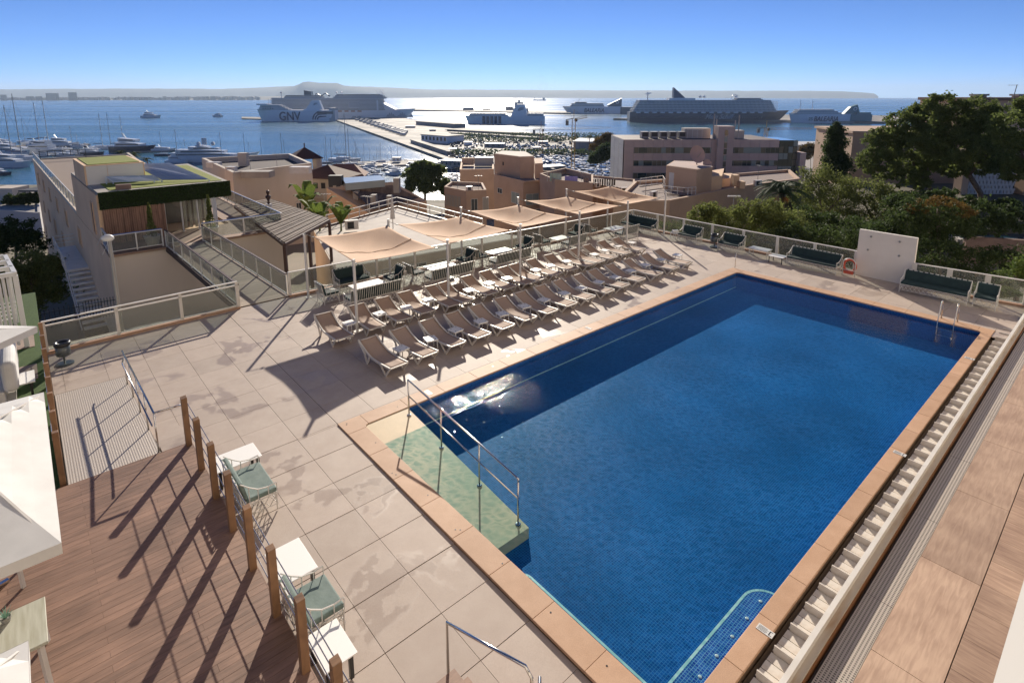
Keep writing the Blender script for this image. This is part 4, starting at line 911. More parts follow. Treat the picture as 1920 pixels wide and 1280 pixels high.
# hedge band on the front edge of the roof
HG = MB(); HG2 = random.Random(5)
h0, h1 = W(-26.78, -2.84), W(-26.9, 4.2)
def leafcloud(m, fn_, n_, s, rr, flat=.0):
    for _ in range(n_):
        p = fn_(); a_ = Vector((rr.gauss(0, 1), rr.gauss(0, 1), rr.gauss(0, 1) * (1 - flat))).normalized(); b_ = a_.cross(Vector((rr.gauss(0, 1), rr.gauss(0, 1), rr.gauss(0, 1)))).normalized(); c_ = a_ * s * rr.uniform(.6, 1.3); d_ = b_ * s * rr.uniform(.35, .7)
        i = m.vs([p - c_, p + d_, p + c_, p - d_]); m.face((i, i + 1, i + 2, i + 3))
def hp():
    f = HG2.random(); p = h0.lerp(h1, f) + E2 * HG2.uniform(-.02, .14); p.z = 2.02 + HG2.random() * 1.0; return p
leafcloud(HG, hp, 9000, .045, HG2)
def leafmat(name, c, c2, tr=.25, c3=None):
    m = bpy.data.materials.new(name); m.use_nodes = True; n, b = nodes(m); b.inputs['Roughness'].default_value = .7; b.inputs['Specular IOR Level'].default_value = .2
    tc = new(n, 'ShaderNodeTexCoord'); no = new(n, 'ShaderNodeTexNoise'); no.inputs['Scale'].default_value = 9; no.inputs['Detail'].default_value = 4; n.links.new(tc.outputs['Object'], no.inputs[0])
    mr = new(n, 'ShaderNodeMapRange'); mr.inputs[1].default_value = .35; mr.inputs[2].default_value = .65; mx = new(n, 'ShaderNodeMix', data_type='RGBA'); n.links.new(no.outputs[0], mr.inputs[0]); n.links.new(mr.outputs[0], mx.inputs[0])
    mx.inputs[6].default_value = (*c, 1); mx.inputs[7].default_value = (*c2, 1); n.links.new(mx.outputs[2], b.inputs['Base Color'])
    tl = new(n, 'ShaderNodeBsdfTranslucent'); n.links.new(mx.outputs[2], tl.inputs[0]); ms = new(n, 'ShaderNodeMixShader'); ms.inputs[0].default_value = tr
    op = n.nodes['Material Output']; n.links.new(b.outputs[0], ms.inputs[1]); n.links.new(tl.outputs[0], ms.inputs[2]); n.links.new(ms.outputs[0], op.inputs[0]); return m
L_HEDGE = leafmat('hedge_leaf', (.022, .045, .010), (.045, .075, .018), .15)
L_PINE = leafmat('pine_needles', (.075, .115, .03), (.19, .22, .065), .5)
L_DARK = leafmat('dark_leaf', (.035, .06, .018), (.08, .11, .035), .4)
L_OLIVE = leafmat('olive_leaf', (.10, .13, .035), (.21, .23, .07), .5)
L_BRIGHT = leafmat('bright_leaf', (.07, .12, .025), (.15, .19, .045), .4)
L_PALM = leafmat('palm_leaf', (.035, .065, .022), (.07, .10, .04), .3)
L_RUST = leafmat('rusty_leaf', (.20, .10, .03), (.12, .11, .03), .3)
HG.build('hedge', L_HEDGE, A_)
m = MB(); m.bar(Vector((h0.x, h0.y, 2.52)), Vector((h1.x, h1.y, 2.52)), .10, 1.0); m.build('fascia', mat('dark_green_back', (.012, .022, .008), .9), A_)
# timber cladding boards
M_CLAD = perobj(mat('cladding_board', (.27, .15, .095), .7, c2=(.17, .09, .06), ns=4, stretch=(3, 3, .4)), .3)
for k in range(30):
    p0, p1 = W(-26.80, -2.75 + 3.12 * k / 30 + .004), W(-26.80, -2.75 + 3.12 * (k + 1) / 30 - .004)
    MB().bar(Vector((p0.x, p0.y, .97)), Vector((p1.x, p1.y, .97)), .03, 2.05).build('cladding_board', M_CLAD, A_)
# glazed front
for a_ in (.42, 1.35, 2.25, 3.15):
    p = W(-27.3 if a_ < 3 else -26.9, a_); MB().cbox(p.x, p.y, 1.0, .07 if a_ < 3 else .18, .07 if a_ < 3 else .18, 2.1).build('column', WHITE, A_)
for a0, a1 in ((.46, 1.31), (1.39, 2.21), (2.29, 3.05)):
    p0, p1 = W(-27.3, a0), W(-27.3, a1); MB().bar(Vector((p0.x, p0.y, 1.0)), Vector((p1.x, p1.y, 1.0)), .012, 2.0).build('glass_door', GLASS2, A_)
for k in range(5):
    p = W(-28.3, 1.7 + .3 * k); MB().tube([(p.x, p.y, 0), (p.x, p.y, 2.0)], .09, 5).build('curtain', M_SHUT, A_)
win(A_, FA, FB, 5.2, 1.25, .9, 1.9, frame=M_YEL, pane=mat('brown_shutter', (.16, .10, .07), .7), mull=0)
# solar panels
M_SOL = mat('solar_glass', (.30, .36, .46), .3, spec=.9); M_SOLF = mat('solar_frame', (.6, .62, .64), .4, .5)
def solar(corners, lab, nx, ny):
    t = thing('solar_array', lab, 'solar panels', (0, 0, 0), 0, 'solar panels on the annex roof'); a_, b_, c_, d_ = corners
    m = MB(); m.quad(*[v - Vector((0, 0, .03)) for v in corners]); m.build('frame', M_SOLF, t)
    for i in range(nx):
        for j in range(ny):
            def P(u, v): return (a_ * (1 - u) + b_ * u) * (1 - v) + (d_ * (1 - u) + c_ * u) * v
            e = .008; m = MB(); m.quad(P((i + e * nx / 2) / nx + e, j / ny + e), P((i + 1) / nx - e, j / ny + e), P((i + 1) / nx - e, (j + 1) / ny - e), P(i / nx + e, (j + 1) / ny - e)); m.build('solar_panel', M_SOL, t)
    for u in (a_, b_, c_, d_): m = MB(); m.bar((u.x, u.y, pz + .12), (u.x, u.y, u.z - .03), .05); m.build('leg', M_SOLF, t)
solar([at(392, 336, 3.15), at(304, 337, 3.15), at(247, 307, 4.0), at(318, 305, 4.0)], 'large pale blue solar array on the annex roof behind the hedge', 4, 6)
solar([at(303, 338, 3.15), at(212, 341, 3.15), at(198, 331, 3.5), at(288, 328, 3.5)], 'small solar array in front of the white plant room on the annex roof', 3, 1)
MB().bar(at(217, 352, 3.1), at(246, 350, 3.1), .3, .35).build('vent_box', mat('vent_brown', (.2, .13, .1), .7), A_)
# front terrace balustrades, planters, lamp, bust
fence('glass_balustrade', 'annex terrace balustrade with blue strip left of the footbridge', (-24.1, -2.85), (-24.1, -.35), 2, h=1.0, curb=False, blue=True, post_w=.06)
fence('glass_balustrade', 'annex terrace balustrade with blue strip right of the footbridge', (-24.1, 1.75), (-24.1, 6.35), 2, h=1.0, curb=False, blue=True, post_w=.08)
fence('glass_balustrade', 'annex side balustrade with blue strip running away beside the wooden pergola', (-24.15, 6.4), (-43, 6.45), 9, h=1.0, curb=False, blue=True, post_w=.08)
fence('glass_balustrade', 'short side balustrade at the left corner of the annex terrace', (-24.15, -2.9), (-26.7, -2.9), 1, h=1.0, curb=False, post_w=.06)
def cypress(name, lab, p, hh, pot=True, r0=.28):
    t = thing(name, lab, 'potted tree' if pot else 'tree', p); rr = random.Random(int(p[0] * 10) % 97)
    zb = .55 if pot else .3
    if pot:
        MB().lathe([(.30, 0), (.42, .55), (.44, .57), (.40, .57), (.38, .52)], 16).build('pot', WHITE, t, smooth=True)
    MB().tube([(0, 0, zb - .1), (0, 0, zb + hh * .8)], .03, 5).build('trunk', mat('bark', (.10, .07, .05), .9, c2=(.16, .12, .09), ns=8, bump=.6), t)
    m = MB()
    def f():
        u = rr.random() ** .8; r = r0 * (1 - u) ** .75 * (1 + .25 * math.sin(9 * u + rr.random())) * math.sqrt(rr.random()); a_ = rr.random() * 2 * PI
        return Vector((r * math.cos(a_), r * math.sin(a_), zb + .02 + u * hh))
    leafcloud(m, f, 1500 if hh < 4 else 4200, .055 if hh < 4 else .17, rr); m.build('crown', L_DARK if not pot else L_OLIVE, t); return t
cypress('potted_conifer', 'slim potted conifer in white tub by the cladding wall left of the bridge end', W(-24.75, -.75), 1.9)
cypress('potted_conifer', 'slim potted conifer in white tub right of the bridge end', W(-24.8, 2.35), 2.0)
BU = thing('bust_on_pillar', 'dark bust on a slim white pillar beside the wooden pergola', 'statue', W(-27.6, 6.75))
MB().box(-.16, .16, -.16, .16, -3, 1.05).build('pillar', WHITE2, BU)
m = MB(); m.lathe([(.05, 1.05), (.12, 1.10), (.06, 1.2), (.09, 1.35), (.19, 1.52), (.16, 1.62), (.06, 1.67), (.07, 1.72), (.115, 1.82), (.12, 1.9), (.09, 1.98), (.02, 2.02)], 12); m.build('bust', mat('bronze', (.06, .035, .03), .4, .5), BU, smooth=True)
lp = W(-12.6, -3.8); LT = thing('street_lamp', 'grey street lamp with white rounded head in front of the annex', 'lamp', (lp.x, lp.y, -9))
zt = atY(214, 447, lp.y).z
MB().tube([(0, 0, 0), (0, 0, 9 + zt - .1)], [.09, .06], 10).build('pole', mat('galvanised', (.30, .29, .28), .5, .4), LT)
m = MB(); m.lathe([(.02, -.05), (.12, -.03), (.17, .03), (.15, .10), (.08, .15), (.02, .16)], 14); o = m.build('lamp_head', WHITE, LT, smooth=True); o.location = (-.06, 0, 9 + zt - .05); o.scale = (1.35, 1, 1.25)
# outside stair with landing beside the annex
STR = thing('outside_stair', 'white outside stair with landing against the annex facade', 'stair', (0, 0, 0))
def sp(s, o, z): v = fac(s, -o); return Vector((v.x, v.y, z))
m = MB(); m.prism([(v.x, v.y) for v in (fac(12, 0), fac(20, 0), fac(20, -1.3), fac(12, -1.3))], -3.6, -3.45); m.build('landing', WHITE2, STR)
for k in range(11):
    s0 = 11.7 - .55 * k; m = MB(); m.prism([(v.x, v.y) for v in (fac(s0), fac(s0 - .36), fac(s0 - .36, -1.2), fac(s0, -1.2))], -3.72 - .22 * k, -3.62 - .22 * k); m.build('step', WHITE2, STR)
m = MB()
for o_ in (1.3,):
    for z in (-2.5, -2.8, -3.1): m.bar(sp(20, o_, z), sp(12, o_, z), .04)
    for k in range(9): m.bar(sp(20 - k, o_, -3.5), sp(20 - k, o_, -2.5), .04)
    m.bar(sp(12, o_, -2.5), sp(6, o_, -4.9), .05); m.bar(sp(12, o_, -3.5), sp(6, o_, -5.9), .06)
for z in (-2.5, -2.8, -3.1): m.bar(sp(20, 1.3, z), sp(20, 0, z), .04); m.bar(sp(12, 1.3, z), sp(12, 1.1, z), .04)
m.build('railing', WHITE2, STR)
MB().prism([(v.x, v.y) for v in (fac(10.5), fac(5.5), fac(5.5, -1.25), fac(10.5, -1.25))], -14, -6.1).build('brick_base', mat('old_stone', (.16, .10, .06), .9, c2=(.07, .045, .03), ns=5, bump=.6), STR)
# lower roof between fence and annex, with vent panels
LR = thing('lower_roof', 'pale lower roof with four dark vent panels behind the near left balustrade', 'roof', W(0, 0, 0), PR)
MB().box(-15.2, -11.06, -6.2, 0, -1.6, -1.3).build('slab', M_CRM, LR); MB().box(-15.2, -11.1, -6.2, 2.0, -9, -1.61).build('wall', M_CRM, LR)
for k in range(4): MB().box(-13.75, -13.05, -5.55 + k * .75, -4.9 + k * .75, -1.295, -1.27).build('vent_panel', mat('vent_brown'  , (.2, .13, .1), .7), LR)
def spiked(name, lab, p0, p1, n_, h=1.2):
    A, B = Vector(p0), Vector(p1); t = thing(name, lab, 'fence', A); m = MB(); d = B - A
    for k in range(n_ + 1):
        q = d * (k / n_); MB().tube([q, q + Vector((0, 0, h))], .018, 5).build('bar', RUBBER, t)
    for z in (.15, h - .2): MB().bar(Vector((0, 0, z)), d + Vector((0, 0, z)), .03).build('rail', RUBBER, t)
spiked('iron_fence', 'dark spiked iron fence below the annex stair', at(165, 600, -3.6), at(222, 590, -3.6), 10, 1.1)
spiked('iron_fence', 'dark iron fence in front of the shrubs at the left', at(78, 618, -3.2), at(160, 600, -3.2), 9, 1.0)
# ---- pergola and banana plants
PG = thing('wooden_pergola', 'weathered grey brown timber pergola roof right of the annex terrace', 'pergola', (0, 0, 0))
pc = px([(503, 371), (452, 392), (533, 452), (617, 412)], .6); pcc = px([(505, 373), (440, 385), (533, 455), (617, 410)], .6)
M_SLT = perobj(mat('weathered_slat', (.24, .19, .155), .85, c2=(.15, .115, .09), ns=6, stretch=(.3, .3, 1)), .25)
for k in range(46):
    f = (k + .2) / 46; f2 = (k + .8) / 46
    def L2(f, o): return pcc[0].lerp(pcc[3], f) if o == 0 else pcc[1].lerp(pcc[2], f)
    a_, b_ = L2(f, 0), L2(f, 1); z = .02 * math.sin(k * 2.3); m = MB(); m.bar(a_ + Vector((0, 0, z)), b_ + Vector((0, 0, z)), .13, .05); m.build('slat', M_SLT, PG)
m = MB(); m.bar(pcc[2] - Vector((0, 0, .12)), pcc[3] - Vector((0, 0, .12)), .14, .18); m.build('beam', MBRN, PG)
m = MB(); m.bar(pcc[1] - Vector((0, 0, .12)), pcc[2] - Vector((0, 0, .12)), .14, .18); m.build('beam', MBRN, PG)
for f in (.0, .5, 1): q = pcc[2].lerp(pcc[3], f); MB().bar(q - Vector((0, 0, .2)), (q.x, q.y, -3.4), .16).build('post', MBRN, PG)
def banana(p, lab, n_=9, s=1.5, seed=1):
    t = thing('banana_plant', lab, 'plant', p, 0, 'banana plants by the pergola'); rr = random.Random(seed)
    MB().tube([(0, 0, 0), (.05, 0, s * .8)], [.09, .05], 7).build('stem', mat('green_stem', (.10, .13, .05), .6), t)
    for k in range(n_):
        a_ = 2 * PI * k / n_ + rr.uniform(-.3, .3); ln = s * rr.uniform(.7, 1.1); up = rr.uniform(1.3, 2.4); m = MB(); prev = None
        for i in range(7):
            u = i / 6; c = Vector((math.cos(a_) * ln * u * .7, math.sin(a_) * ln * u * .7, s * .45 + up * ln * .8 * u - up * ln * u * u * u * .45)); wd = .17 * s * math.sin(PI * min(1, u * .9 + .1)); sd_ = Vector((-math.sin(a_), math.cos(a_), 0)) * wd
            r = m.vs([c - sd_ + Vector((0, 0, .05 * wd)), c, c + sd_ + Vector((0, 0, .05 * wd))])
            if prev is not None: m.face((prev, prev + 1, r + 1, r)); m.face((prev + 1, prev + 2, r + 2, r + 1))
            prev = r
        m.build('leaf', L_BRIGHT, t)
    return t
banana(at(600, 440, -2.6), 'big leafed banana plant right behind the pergola post', 10, 2.3, 2)
banana(at(640, 440, -2.6), 'second banana plant right of the pergola, in front of white roof', 9, 2.0, 3)
banana(at(578, 415, -2.6), 'upright banana plant behind the pergola ridge', 8, 2.6, 4)
# ---- white roof terrace building B behind the sails
cB = [at(745, 386, -2.2), at(590, 428, -2.2), W(-20.5, 9.6), W(-17.5, 22), at(905, 428, -2.2)]
Bb = block('white_terrace_building', 'low white building with railed roof terrace behind the shade sails', 'building', [W(-20.5, 8.2), at(588, 430, -2.2), at(745, 388, -2.2), at(905, 432, -2.2), W(-18.6, 23)], -9.5, -2.3, M_CRM, mat('white_roof', (.50, .44, .38), .8, c2=(.42, .36, .31), ns=1), par=0)
def rail(name, lab, pts, h=1.0, n_=8, m_=None):
    t = thing(name, lab, 'railing', pts[0]); o = Vector(pts[0]); m_ = m_ or WHITE2
    for i in range(len(pts) - 1):
        A, B = Vector(pts[i]) - o, Vector(pts[i + 1]) - o; d = B - A
        MB().bar(A + Vector((0, 0, h)), B + Vector((0, 0, h)), .07, .06).build('top_rail', m_, t); MB().bar(A + Vector((0, 0, h * .55)), B + Vector((0, 0, h * .55)), .04).build('mid_rail', m_, t)
        MB().bar(A + Vector((0, 0, .05)), B + Vector((0, 0, .05)), .20, .12).build('kerb', MBRN if m_ is WHITE2 else m_, t)
        for k in range(n_ + 1): q = A + d * (k / n_); MB().bar(q, q + Vector((0, 0, h)), .06).build('post', m_, t)
    return t
rail('roof_railing', 'white railing round the roof terrace behind the sails', [at(612, 425, -2.25), at(745, 388, -2.25), at(905, 432, -2.25)], .95, 7)
uw = thing('folded_umbrella', 'closed off white sun umbrella behind the first shade sail', 'umbrella', at(737, 428, -2.25))
MB().tube([(0, 0, 0), (0, 0, 2.6)], .04, 8).build('pole', WHITE2, uw); MB().lathe([(.20, .8), (.17, 1.2), (.10, 2.2), (.02, 2.65)], 9).build('canopy', mat('canvas', (.62, .57, .50), .9), uw)
w0, w1 = W(-20.5, 8.2), W(-18.6, 23)
for k in range(7): win(Bb, w0, w1, 1.6 + 2.05 * k, -3.6, 1.3, 1.5, frame=WHITE, pane=M_SHUT if k % 2 else None, mull=1)
LT2 = thing('lower_courtyard', 'grey lower roof and white screen walls seen through the rear balustrade', 'roof', W(0, 0, 0), PR)
MB().box(-20.6, -11.2, 2.6, 24.2, -9, -4.6).build('slab', M_GRY, LT2); MB().box(-18.2, -15.2, 3.0, 7.4, -4.6, -2.9).build('low_block', M_CRM, LT2)
for k in range(5): MB().box(-15.5, -15.35, 7.6 + k * 3.1, 10.2 + k * 3.1, -4.6, -3.1).build('screen_wall', M_CRM, LT2)
MB().box(-18.1, -15.3, 3.1, 7.3, -2.9, -2.87).build('roof', mat('grey_membrane', (.20, .20, .20), .7), LT2)
# ---- building C: large beige block
cC = px([(585, 316), (437, 335), (379, 306), (545, 297)], -3.2)
Cc = block('beige_block', 'large plain beige building with roof boxes behind the pergola', 'building', cC, -24, -3.2, M_CRM, mat('dark_flat_roof', (.10, .08, .075), .9), par=.5, parh=.9)
def pbox(t, x0, x1, y, h, z, m_, dpx=5, name='roof_box'):
    a_, b_ = at(x0, y, z), at(x1, y, z); d = (b_ - a_); nn = Vector((-d.y, d.x, 0)).normalized() * max(1.0, d.length * .5)
    MB().prism([(v.x, v.y) for v in (a_, b_, b_ + nn, a_ + nn)], z, z + h).build(name, m_, t)
pbox(Cc, 452, 505, 334, .9, -3.1, M_GRY); pbox(Cc, 543, 579, 326, 1.0, -3.1, WHITE2); pbox(Cc, 447, 463, 312, 2.2, -3.1, M_CRM); pbox(Cc, 387, 411, 315, .9, -3.1, WHITE2); pbox(Cc, 423, 440, 327, 1.1, -3.1, WHITE2)
for q in ((427, 352), (443, 358)): pass
# ---- chalet with tower
def hip(t, c, w_, d_, z0, z1, m_, ang=0.0, name='roof', ridge=.0):
    m = MB(); m.T = Matrix.Translation(Vector((c[0], c[1], 0))) @ Matrix.Rotation(ang, 4, 'Z')
    A = [(-w_ / 2, -d_ / 2, z0), (w_ / 2, -d_ / 2, z0), (w_ / 2, d_ / 2, z0), (-w_ / 2, d_ / 2, z0)]; r0, r1 = (-ridge, 0, z1), (ridge, 0, z1)
    i = m.vs(A + [r0, r1]); m.face((i, i + 1, i + 5, i + 4)); m.face((i + 1, i + 2, i + 5)); m.face((i + 2, i + 3, i + 4, i + 5)); m.face((i + 3, i, i + 4)); m.face((i + 3, i + 2, i + 1, i))
    m.build(name, m_, t)
CH = thing('tower_villa', 'villa with brown hipped tower roof and arched openings behind the beige block', 'building', (0, 0, 0))
c = atY(565, 298, 108); hip(CH, (c.x, 110), 6.2, 6.2, c.z, atY(565, 276, 110).z, M_ROOFT, .5)
for sx in (-1, 1):
    for sy in (-1, 1): q = Matrix.Rotation(.5, 3, 'Z') @ Vector((sx * 2.2, sy * 2.2, 0)); MB().cbox(c.x + q.x, 110 + q.y, c.z - 1.3, .8, .8, 2.6).build('pier', M_CRM, CH)
MB().cbox(c.x, 110, c.z - 9, 5.0, 5.0, 13).build('tower_wall', M_CRM, CH)
c2 = atY(606, 334, 100); hip(CH, (c2.x, 103), 9.5, 8, c2.z, atY(604, 311, 101).z, M_ROOFT, -.25)
MB().cbox(c2.x, 103, c2.z - 7, 7.5, 6.4, 14).build('wall', M_CRM, CH)
a_, b_ = (c2.x - 3.7, 99.79), (c2.x + 3.7, 99.79)
for k in range(5): win(CH, a_, b_, 1.0 + 1.35 * k, c2.z - 1.3, .9, 1.1, frame=M_CRM, pane=M_DARK, mull=0, name='arched_window')
MB().bar((c2.x - 4, 99.6, c2.z - 3.4), (c2.x + 4, 99.6, c2.z - 3.4), .6, .4).build('cornice', M_CRM, CH)
c3 = atY(640, 330, 112); hip(CH, (c3.x, 114), 9, 6, c3.z, c3.z + 2.2, mat('pink_tiles', (.26, .13, .09), .8), .1, ridge=2); MB().cbox(c3.x, 114, c3.z - 6, 8, 5, 12).build('wall', M_CRM, CH)
MB().tube([(c.x, 110, atY(565, 276, 110).z - .2), (c.x, 110, atY(565, 276, 110).z + .8)], .12, 6).build('finial', M_ROOFT, CH)
# ---- building D: mansard with skylight
Dd = thing('mansard_building', 'building with weathered sloping roof, grey chimneys and pale skylight', 'building', (0, 0, 0))
dA, dB, dC_, dD = at(612, 352, -4.2), at(735, 341, -4.2), at(800, 376, -7.2), at(692, 400, -7.2)
i0 = [(v.x, v.y) for v in (dA, dD, dC_, dB)]
MB().prism(i0, [-24] * 4, [-4.2, -7.2, -7.2, -4.2]).build('wall', M_YEL, Dd)
m = MB(); e = Vector((0, 0, .08)); u0, u1 = at(655, 358, -4.6), at(735, 350, -4.6); m.quad(u0 + e * 3, at(700, 396, -6.9) + e * 3, at(786, 374, -6.9) + e * 3, u1 + e * 3); m.build('roof', mat('weathered_sheet', (.22, .16, .13), .8, c2=(.12, .09, .075), ns=1.2, stretch=(3, .5, 1)), Dd)
m = MB(); q = [at(648, 352, -4.0), at(722, 345, -4.0), at(713, 336, -4.0), at(642, 341, -4.0)]; m.prism([(v.x, v.y) for v in q], -4.4, -3.4); m.build('skylight', mat('skylight', (.42, .46, .42), .2), Dd)
for x, y in ((648, 368), (667, 376), (700, 384), (730, 386)): pbox(Dd, x - 5, x + 5, y, 1.3, -5.9, M_GRY, name='chimney')
pbox(Dd, 738, 749, 362, 2.0, -4.6, M_GRY, name='chimney'); pbox(Dd, 616, 641, 348, 1.4, -4.1, mat('dark_screen', (.03, .035, .04), .6), name='plant_screen')
# ---- terracotta buildings behind the sails
E0 = block('terracotta_house', 'small terracotta house with roof clutter left of the square tower', 'building', px([(833, 356), (874, 364), (912, 362), (905, 348), (846, 346)], -5.6), -22, -5.6, M_ORG, M_GRAV, par=.3, parh=.5)
a_, b_ = at(833, 356, -5.6), at(874, 364, -5.6)
for k in range(5): win(E0, a_, b_, .6 + .75 * k, -7.0, .6, 1.6, frame=M_SHUT, pane=M_SHUT, mull=2, name='shutter')
a_, b_ = at(874, 364, -5.6), at(912, 362, -5.6); win(E0, a_, b_, 1.2, -7.2, 1.0, 1.7, mull=1); win(E0, a_, b_, 2.9, -7.2, .9, 2.0, pane=M_SHUT, mull=0, name='door')
E00 = block('terrace_house', 'house with glazed roof terrace behind the terracotta house', 'building', px([(862, 326), (926, 325), (926, 303), (866, 304)], -9), -28, -9.2, M_YEL, M_CRM, par=.4, parh=1.2)
pbox(E00, 890, 925, 312, 2.2, -8.9, mat('glass_room', (.3, .33, .33), .2), name='glazed_room'); pbox(E00, 866, 888, 310, 1.8, -8.9, M_YEL)
Em = block('terracotta_block', 'terracotta apartment block with square roof tower and white windows', 'building', px([(926, 330), (981, 343), (1026, 340), (1120, 350), (1190, 360), (1190, 340), (1010, 322)], -6), -24, -6, M_ORG, mat('rubble_roof', (.34, .26, .22), .9, c2=(.2, .15, .13), ns=9, bump=.5), par=.3, parh=.35)
tw = px([(927, 327), (975, 335), (1001, 334), (985, 322), (940, 320)], -6); ztw = atY(975, 294, at(975, 335, -6).y).z
MB().prism([(v.x, v.y) for v in tw], -6, ztw).build('tower_wall', M_ORG, Em); MB().prism([((v.x - tw[0].x) * .97 + tw[0].x + .15, (v.y - tw[0].y) * .97 + tw[0].y + .15) for v in tw], ztw, ztw + .03).build('tower_roof', M_CRM, Em)
win(Em, tw[0], tw[1], 2.6, ztw - 1.6, .5, .7, frame=M_ORG, pane=M_DARK, mull=0)
a_, b_ = at(926, 330, -6), at(981, 343, -6); LL = (Vector((b_.x, b_.y)) - Vector((a_.x, a_.y))).length
win(Em, a_, b_, LL * .22, -8.4, 1.6, .9, frame=WHITE, mull=1); win(Em, a_, b_, LL * .75, -8.9, 2.6, 1.9, frame=WHITE, pane=mat('mint_blind', (.30, .35, .32), .5), mull=1)
a2_, b2_ = at(981, 343, -6), at(1026, 340, -6); win(Em, a2_, b2_, 1.7, -8.9, 2.4, 1.9, frame=WHITE, pane=MATS['mint_blind'], mull=1); win(Em, b_, at(1120, 350, -6), 4, -11, 3.5, 1.4, frame=WHITE, mull=3)
MB().prism([(v.x, v.y) for v in px([(1003, 335), (1018, 334), (1016, 322), (1001, 323)], -6)], -6, ztw - 1.2).build('chimney_block', M_ORG, Em)
# laundry terrace
LAU = block('laundry_terrace', 'curved parapet roof terrace with washing lines', 'building', px([(1012, 333), (1040, 345), (1112, 352), (1112, 335), (1060, 322)], -5), -20, -5.3, M_ORG, MATS['rubble_roof'], par=.3, parh=1.0)
for x0, x1, y0, y1, c_, lab in ((1031, 1053, 325, 341, (.42, .52, .40), 'pale green towel drying on the roof washing line'), (1059, 1083, 330, 345, (.30, .28, .60), 'lilac blue towel drying on the roof washing line'), (1094, 1104, 333, 348, (.22, .17, .16), 'brown cloth drying on the roof washing line')):
    a_ = at(x0, y1, -4.9); Y_ = a_.y - .3; p0, p1 = atY(x0, y0, Y_), atY(x1, y0 + 1, Y_); q1, q0 = atY(x1, y1, Y_), atY(x0, y1 - 1, Y_); m = MB()
    i = m.vs([v for t_ in range(7) for v in (p0.lerp(p1, t_ / 6) + Vector((0, .06 * (t_ % 2), 0)), q0.lerp(q1, t_ / 6) + Vector((0, .06 * (t_ % 2), 0)))])
    for t_ in range(6): m.face((i + 2 * t_, i + 2 * t_ + 1, i + 2 * t_ + 3, i + 2 * t_ + 2))
    o = m.build('towel', mat('cloth%d' % x0, c_, .9), None, label=lab, cat='towel'); so = o.modifiers.new('s', 'SOLIDIFY'); so.thickness = .02
a_, b_ = at(1026, 340, -5), at(1120, 346, -5)
wl_ = thing('washing_line', 'washing line with posts on the roof terrace', 'washing line', (a_.x, a_.y - .3, a_.z)); d = b_ - a_
MB().tube([(0, 0, 1.5), (d.x, d.y, 1.6)], .02, 5).build('line', MROPE, wl_)
for f in (0, 1): MB().tube([(d.x * f, d.y * f, 0), (d.x * f, d.y * f, 1.6)], .04, 6).build('post', WHITE2, wl_)
for k in range(10):
    p = atY(1112 + k * 4.5, 336 + (k % 3), a_.y); m = MB(); m.cbox(0, 0, -.5, .25, .03, 1.0 + .2 * (k % 3)); m.build('garment', BLACK, None, label='black garment on the roof washing line, %s from the left' % ORD[k], cat='clothes', group='black washing on the roof').location = p
rA = random.Random(9)
for k, (x, y, z_) in enumerate(((470, 322, -3), (520, 318, -3), (610, 405, -2.25), (690, 398, -2.25), (858, 352, -5.5), (897, 352, -5.5), (1090, 345, -5.8), (1150, 352, -5.8), (1210, 372, -3.3), (1420, 345, -3.3), (1036, 344, -5))):
    p = at(x, y, z_); t = thing('tv_aerial', ['thin aerial on the beige block roof, left one', 'thin aerial on the beige block roof, right one', 'aerial at the left end of the white roof terrace', 'aerial on the white roof terrace left of the folded umbrella', 'aerial on the small terracotta house, left one', 'aerial on the small terracotta house, right one', 'aerial on the rubble roof below the washing', 'aerial on the rubble roof right of the washing', 'aerial on the long wall roof left of the hut', 'aerial on the long wall roof near the palm', 'aerial at the foot of the square tower'][k], 'aerial', p, rA.uniform(0, 3))
    hh = rA.uniform(1.4, 2.6); MB().tube([(0, 0, 0), (0, 0, hh)], .035, 5).build('mast', MROPE, t); m = MB(); m.bar((-.6, 0, hh), (.6, 0, hh), .04)
    for q in range(5): m.bar((-.5 + .25 * q, -.3, hh), (-.5 + .25 * q, .3, hh), .03)
    m.build('antenna', MROPE, t)
for k, (x, y, z_) in enumerate(((490, 331, -3.1), (1120, 352, -5.9), (1170, 362, -5.9), (1420, 350, -3.3), (880, 360, -5.5), (1225, 372, -3.3), (660, 432, -2.2))):
    t = thing('air_conditioner', 'grey air conditioning unit standing on a roof, ' + ['beige block', 'rubble roof by the washing', 'rubble roof right end', 'long wall roof by the palm', 'small terracotta house', 'long wall roof left of the hut', 'white roof terrace'][k], 'air conditioner', at(x, y, z_), rA.uniform(0, 1)); MB().box(-.5, .5, -.2, .2, .1, .85).build('case', WHITE2, t); MB().box(-.35, .15, -.215, -.2, .2, .75).build('grille', M_DARK, t)
for (A2, B2, us, zs) in ((cC[0], cC[1], (3, 8, 13), (-9, -13)), (Vector(i0[0]).to_3d(), Vector(i0[1]).to_3d(), (2, 6, 10), (-10, -13))):
    for u_ in us:
        for z_ in zs: win(Cc if A2 is cC[0] else Dd, A2, B2, u_, z_, 1.0, 1.3, mull=1)
for u_ in (2, 6, 10, 14): win(Em, b_, at(1120, 350, -6), u_, -8.2, 1.3, 1.2, frame=WHITE, mull=1)
